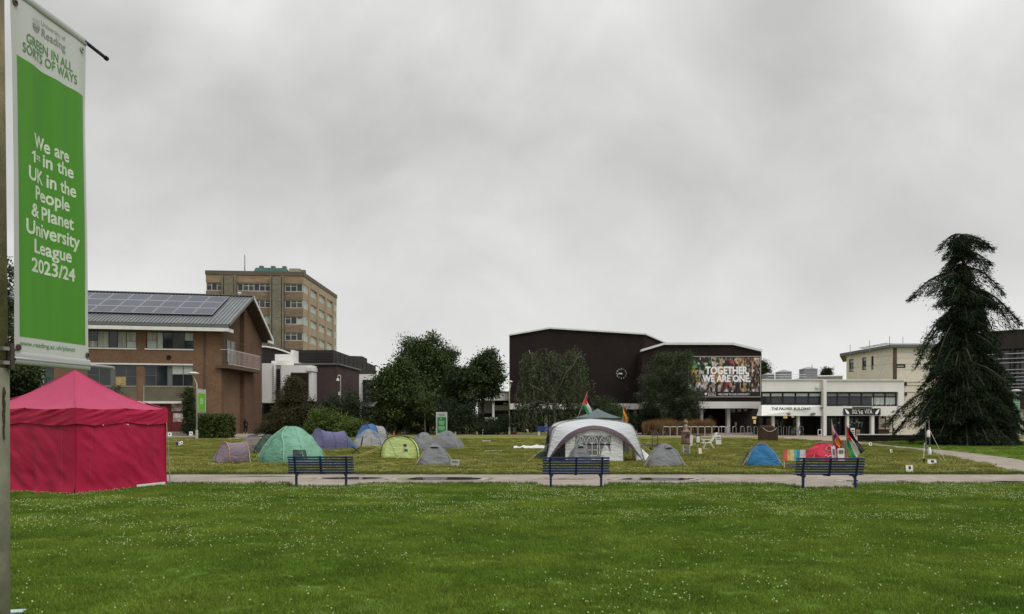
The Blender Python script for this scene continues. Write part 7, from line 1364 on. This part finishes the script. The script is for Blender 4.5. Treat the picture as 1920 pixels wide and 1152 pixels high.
# the cedar: tiers of drooping branches hung with needle sprays
def cedar(px, d):
    X0 = (px-960)/F*d; s = d/F; t = thing('cedar_tree', 'tall dark drooping cedar with tiered branches and a bent tip', 'tree', (X0, d, 0)); pz = lambda y: EYE+(HY-y)*s; top_ = pz(437); Cs = []; Ds = []; LnS = []
    b = MB(); b.tube([((x-px)*s, 0, pz(y)) for x, y in ((1800, 838), (1801, 760), (1803, 680), (1806, 600), (1808, 540), (1806, 490), (1803, 455), (1800, 437))], [.42, .36, .28, .22, .15, .10, .06, .02], 8); b.build('trunk', M_BARK, t, smooth=True)
    tx = lambda z: ((1803-px)+3*SIN(z*.8))*s
    prof = [(437, 6), (450, 30), (470, 42), (500, 34), (530, 52), (556, 68), (580, 62), (610, 72), (640, 78), (680, 84), (720, 88), (760, 92), (795, 100), (825, 104), (836, 100)]
    ys = [p[0] for p in prof]; ws = [p[1] for p in prof]; br = []
    tips = [(443, 1866, 458, .9), (446, 1853, 471, -.6), (440, 1767, 467, .2), (446, 1776, 480, -.7), (474, 1861, 510, .3), (476, 1848, 500, -.8), (478, 1762, 524, -.4), (480, 1775, 530, .7), (515, 1711, 561, .2), (518, 1728, 556, -.6), (505, 1869, 554, -.5), (515, 1858, 560, .6), (562, 1741, 577, -.7), (540, 1903, 619, .2), (545, 1885, 612, -.8), (560, 1890, 640, .8), (590, 1718, 690, .1), (585, 1708, 664, -.5), (600, 1730, 700, -.9), (640, 1865, 668, -.6), (650, 1877, 702, .3), (690, 1879, 750, -.5), (730, 1664, 799, .1), (722, 1690, 800, -.8), (735, 1700, 815, .8), (760, 1897, 826, .0), (740, 1893, 800, -.9)]
    explicit = [] and [(455, 0, 58, 14, 1), (447, PI, 32, 46, 1), (470, .1, 30, 40, 1), (492, .25, 62, 62, 1), (490, PI, 40, 36, 1), (520, PI-.1, 92, 46, 1), (515, .3, 55, 44, 1), (548, 0.1, 64, 44, 1), (560, .2, 94, 66, 1), (575, .5, 60, 50, 1), (560, PI+.2, 52, 44, 1), (600, PI-.2, 62, 60, 1), (640, PI, 84, 46, 1), (650, PI+.3, 86, 80, 1), (640, .2, 70, 80, 1), (745, PI, 118, 66, 1), (735, PI-.3, 100, 70, 1), (760, .1, 95, 60, 1)]
    for y, a, L_, dr, w in explicit: br.append((y, a, L_, dr))
    for y, x_, y_, dep in tips: br.append((y, math.atan2(dep*abs(x_-1803)*.55, x_-1803), math.hypot(x_-1803, dep*abs(x_-1803)*.55), y_-y-2))
    for k in range(125):
        y = 455+(rng.uniform()**.52)*370; w = np.interp(y, ys, ws); a = rng.uniform(0, 2*PI); L_ = w*rng.uniform(.42, .84 if y < 640 else .9); br.append((y-12, a, L_, L_*rng.uniform(.35, .75)))
    for k in range(120):
        y = 448+rng.uniform()*230; w = np.interp(y, ys, ws); br.append((y-8, rng.uniform(0, 2*PI), w*rng.uniform(.28, .60), w*rng.uniform(.30, .55)))
    for k in range(110):
        y = 700+rng.uniform()*122; w = np.interp(y, ys, ws); a = rng.uniform(PI, 2*PI); L_ = w*rng.uniform(.7, 1.0); br.append((y-14, a, L_, L_*rng.uniform(.25, .6)))
    bm = MB()
    for i, (y, a, L_, dr) in enumerate(br):
        z0 = pz(y); L_ *= s; dr *= s; n = max(10, int(L_*16)); ca, sa = COS(a), SIN(a); f_ = np.linspace(.04, 1, n); x = tx(z0)+ca*L_*f_; yy = sa*L_*f_; z = z0+.38*L_*f_*(1-f_)*1.2-dr*f_**1.7
        bm.tube([(x[k], yy[k], z[k]) for k in range(0, n, max(1, n//5))]+[(x[-1], yy[-1], z[-1])], [.05*L_**.5*(1-k/8) for k in range(len(range(0, n, max(1, n//5)))+1)], 4, caps=False)
        per = 19; k_ = np.repeat(np.arange(n), per); ff = f_[k_]; spread = (.10+.34*L_*.33*ff*(1-.55*ff))[:, None]; base = np.stack([x[k_], yy[k_], z[k_]], 1); side = np.stack([-sa*np.ones(len(k_)), ca*np.ones(len(k_)), np.zeros(len(k_))], 1)*rng.normal(size=(len(k_), 1))*spread*1.1
        base = base+side; base[:, 2] -= np.abs(rng.normal(size=len(k_)))*(.05+.42*np.minimum(1, L_/2)*np.sin(np.pi*np.minimum(1, ff*.9+.08))); base += rng.normal(size=base.shape)*.04
        d = np.stack([ca*.75+rng.normal(size=len(k_))*.40, sa*.75+rng.normal(size=len(k_))*.40, -.62+rng.normal(size=len(k_))*.35], 1); d /= np.linalg.norm(d, axis=1)[:, None]; Cs.append(base); Ds.append(d)
    bm.build('branches', M_BARK, t); C = np.concatenate(Cs); D = np.concatenate(Ds); ok = C[:, 2] > .1
    leaf_obj('crown', C[ok], D[ok], .27, .042, L_CEDAR, t, .45); return len(C)
cedar(1800, 52.5)
# ornamental grass bed, and tufts under the cedar
nG = 9000; xs = rng.uniform(1206, 1336, nG); d_ = rng.uniform(76.5, 80, nG); gap = np.array([fbm(x*.05, 3.0) for x in xs]); X = (xs-960)/F*d_; C = np.stack([X, d_, rng.uniform(0, .35, nG)], 1); D = np.stack([rng.normal(size=nG)*.16, rng.normal(size=nG)*.16, np.ones(nG)], 1); D /= np.linalg.norm(D, axis=1)[:, None]
V, Q = leaf_arrays(C, D, 1.35*(1+.25*gap)*rng.uniform(.75, 1.1, nG), np.full(nG, .035)); o = bpy.data.objects.new('ornamental_grass', np_mesh('ornamental_grass', V, Q, mat('feather_grass', (.155, .090, .036), var=.35, vs=1.1, island=.45))); COL.objects.link(o); tag(o, kind='stuff')

# ------------------------------------------------------------------ turf: blades and clover
def tuft_verts(n, R_, h, w):
    V = []; Q = []
    for i in range(n):
        r = R_*math.sqrt(random.random()); a = random.random()*2*PI; x, y = r*COS(a), r*SIN(a); hh = h*random.uniform(.45, 1.15); la = random.random()*2*PI; lean = random.uniform(.1, .75)*hh; wa = random.random()*2*PI; wx, wy = w*COS(wa)*.5, w*SIN(wa)*.5; b = len(V); mx_, my_ = x+lean*.35*COS(la), y+lean*.35*SIN(la)
        V += [(x-wx, y-wy, 0), (x+wx, y+wy, 0), (mx_+wx*.8, my_+wy*.8, hh*.6), (mx_-wx*.8, my_-wy*.8, hh*.6), (x+lean*COS(la)+wx*.15, y+lean*SIN(la)+wy*.15, hh), (x+lean*COS(la)-wx*.15, y+lean*SIN(la)-wy*.15, hh)]; Q += [(b, b+1, b+2, b+3), (b+3, b+2, b+4, b+5)]
    return V, Q
def scatter(name, pts, V, Q, m, smin, smax, tilt=.12):
    """one mesh holds the pattern and the points; its nodes set a copy of the pattern on every point"""
    me = bpy.data.meshes.new(name); npv = len(V); allv = [tuple(v) for v in V]+[tuple(p) for p in pts]; me.from_pydata(allv, [], Q); at = me.attributes.new('spot', 'BOOLEAN', 'POINT'); at.data.foreach_set('value', [False]*npv+[True]*len(pts))
    for mm in (m if isinstance(m, list) else [m]): me.materials.append(mm)
    me.update(); o = bpy.data.objects.new(name, me); COL.objects.link(o); g = bpy.data.node_groups.new(name, 'GeometryNodeTree'); g.interface.new_socket('Geometry', in_out='INPUT', socket_type='NodeSocketGeometry'); g.interface.new_socket('Geometry', in_out='OUTPUT', socket_type='NodeSocketGeometry'); N = g.nodes; L = g.links
    i = N.new('NodeGroupInput'); oo = N.new('NodeGroupOutput'); na = N.new('GeometryNodeInputNamedAttribute'); na.data_type = 'BOOLEAN'; na.inputs[0].default_value = 'spot'; sp = N.new('GeometryNodeSeparateGeometry'); sp.domain = 'POINT'; L.new(i.outputs[0], sp.inputs[0]); L.new(na.outputs[0], sp.inputs[1])
    mp = N.new('GeometryNodeMeshToPoints'); L.new(sp.outputs[0], mp.inputs[0]); ip = N.new('GeometryNodeInstanceOnPoints'); L.new(mp.outputs[0], ip.inputs['Points']); L.new(sp.outputs[1], ip.inputs['Instance'])
    rv = N.new('FunctionNodeRandomValue'); rv.data_type = 'FLOAT_VECTOR'; rv.inputs[0].default_value = (-tilt, -tilt, 0); rv.inputs[1].default_value = (tilt, tilt, 6.283); er = N.new('FunctionNodeEulerToRotation'); L.new(rv.outputs[0], er.inputs[0]); L.new(er.outputs[0], ip.inputs['Rotation'])
    rs = N.new('FunctionNodeRandomValue'); rs.data_type = 'FLOAT'; rs.inputs[2].default_value = smin; rs.inputs[3].default_value = smax; L.new(rs.outputs[1], ip.inputs['Scale']); L.new(ip.outputs[0], oo.inputs[0]); md = o.modifiers.new('scatter', 'NODES'); md.node_group = g; tag(o, kind='stuff'); return o
def edge_y(x):
    q = NEAR+.10*fbm(x*1.1, 3.0)+.06*fbm(x*5, 12.0)
    for bx, by in BENCHX: q -= max(0, min(1, (1.15-abs(x-bx))/.35))*(NEAR-by-.05)
    return q
def spots(y0, y1, dens, fz=None, margin=1.0, near=True):
    """points over the visible wedge of ground"""
    n = int(dens*.5*(y0+y1)*1.40*(y1-y0)); yy = np.sqrt(rng.uniform(y0*y0, y1*y1, n)); xx = rng.uniform(-.70, .70, n)*yy; P_ = []
    for x, y in zip(xx, yy):
        if near and y > edge_y(x)-.02: continue
        if not near and y < FAR+.08*fbm(x*1.1, 7.0)+.05: continue
        if fz and random.random() > fz(x, y): continue
        P_.append((x, y, 0))
    return P_
V, Q = tuft_verts(170, .17, .050, .0055); sp_ = spots(6.6, 22.6, 52); scatter('lawn_grass', sp_, V, Q, M_BLADE, .65, 1.2)
V, Q = tuft_verts(110, .26, .075, .010); lim = [(a, c) for a, c in smooth(lowe)]
def on_far(x, y):
    return 0 if x > 12 and x > np.interp(y, [p[1] for p in lim], [p[0] for p in lim])-.08 else 1   # keep off the winding path
ul = smooth(upe)
def on_side(x, y): return 1 if x > np.interp(y, [p[1] for p in ul], [p[0] for p in ul])+.08 else 0
scatter('lawn_grass', spots(26, 50, 8.0, on_far, near=False)+spots(50, 66, 4.5, on_far, near=False), V, Q, M_BLADE2, .6, 1.25)
scatter('lawn_grass', spots(27, 59, 6.0, on_side, near=False), V, Q, mat('side_blade', (.125, .195, .026), rough=.75, var=.35, vs=.4, vs2=1.1, island=.35, trans=.2, spec=.15), .6, 1.2)
V, Q = tuft_verts(70, .16, .10, .008); scatter('edge_grass', [(x, FAR+.06+.10*abs(fbm(x*2, 1.0)), 0) for x in np.linspace(-19, 19.5, 330)]+[(x, edge_y(x)-.05-.12*abs(fbm(x*2, 1.0)), 0) for x in np.linspace(-17, 17, 330)], V, Q, mat('edge_blade', (.062, .105, .018), rough=.7, var=.3, vs=.8, island=.35, trans=.2), .6, 1.1)
# clover heads
def clover():
    V = []; Q = []
    for r, z in ((0.0, .048), (.009, .051), (.0115, .059), (.008, .067), (0.0, .070)):
        for k in range(6): V.append((r*COS(k*PI/3), r*SIN(k*PI/3), z))
    for j in range(4):
        for k in range(6): Q.append((j*6+k, j*6+(k+1) % 6, (j+1)*6+(k+1) % 6, (j+1)*6+k))
    return V, Q
V, Q = clover()
def cf(x, y): 
    a = .5+.5*fbm(x*.30, y*.55, 4.0)*1.6; c_ = .5+.9*fbm(x*1.1, y*1.6, 8.0); f_ = max(0, a-.28)*max(0, c_-.15)*2.6; return min(1, f_*(.30+2.6*max(0, (y-11)/10.5)**1.5)+.03)
M_CLV = mat('clover_bloom', (.31, .37, .16), rough=.8, var=.25, vs=3, island=.2); M_CLV2 = mat('dry_clover_bloom', (.34, .30, .15), rough=.8, var=.3, vs=2, island=.2)
scatter('clover_flowers', spots(6.8, 22.3, 150, cf), V, Q, M_CLV, .5, 1.0)
scatter('clover_flowers', spots(26.4, 36, 40, lambda x, y: on_far(x, y)*max(0, .15+.8*fbm(x*.35, y*.5, 2.0)), near=False), V, Q, M_CLV2, .9, 1.5)
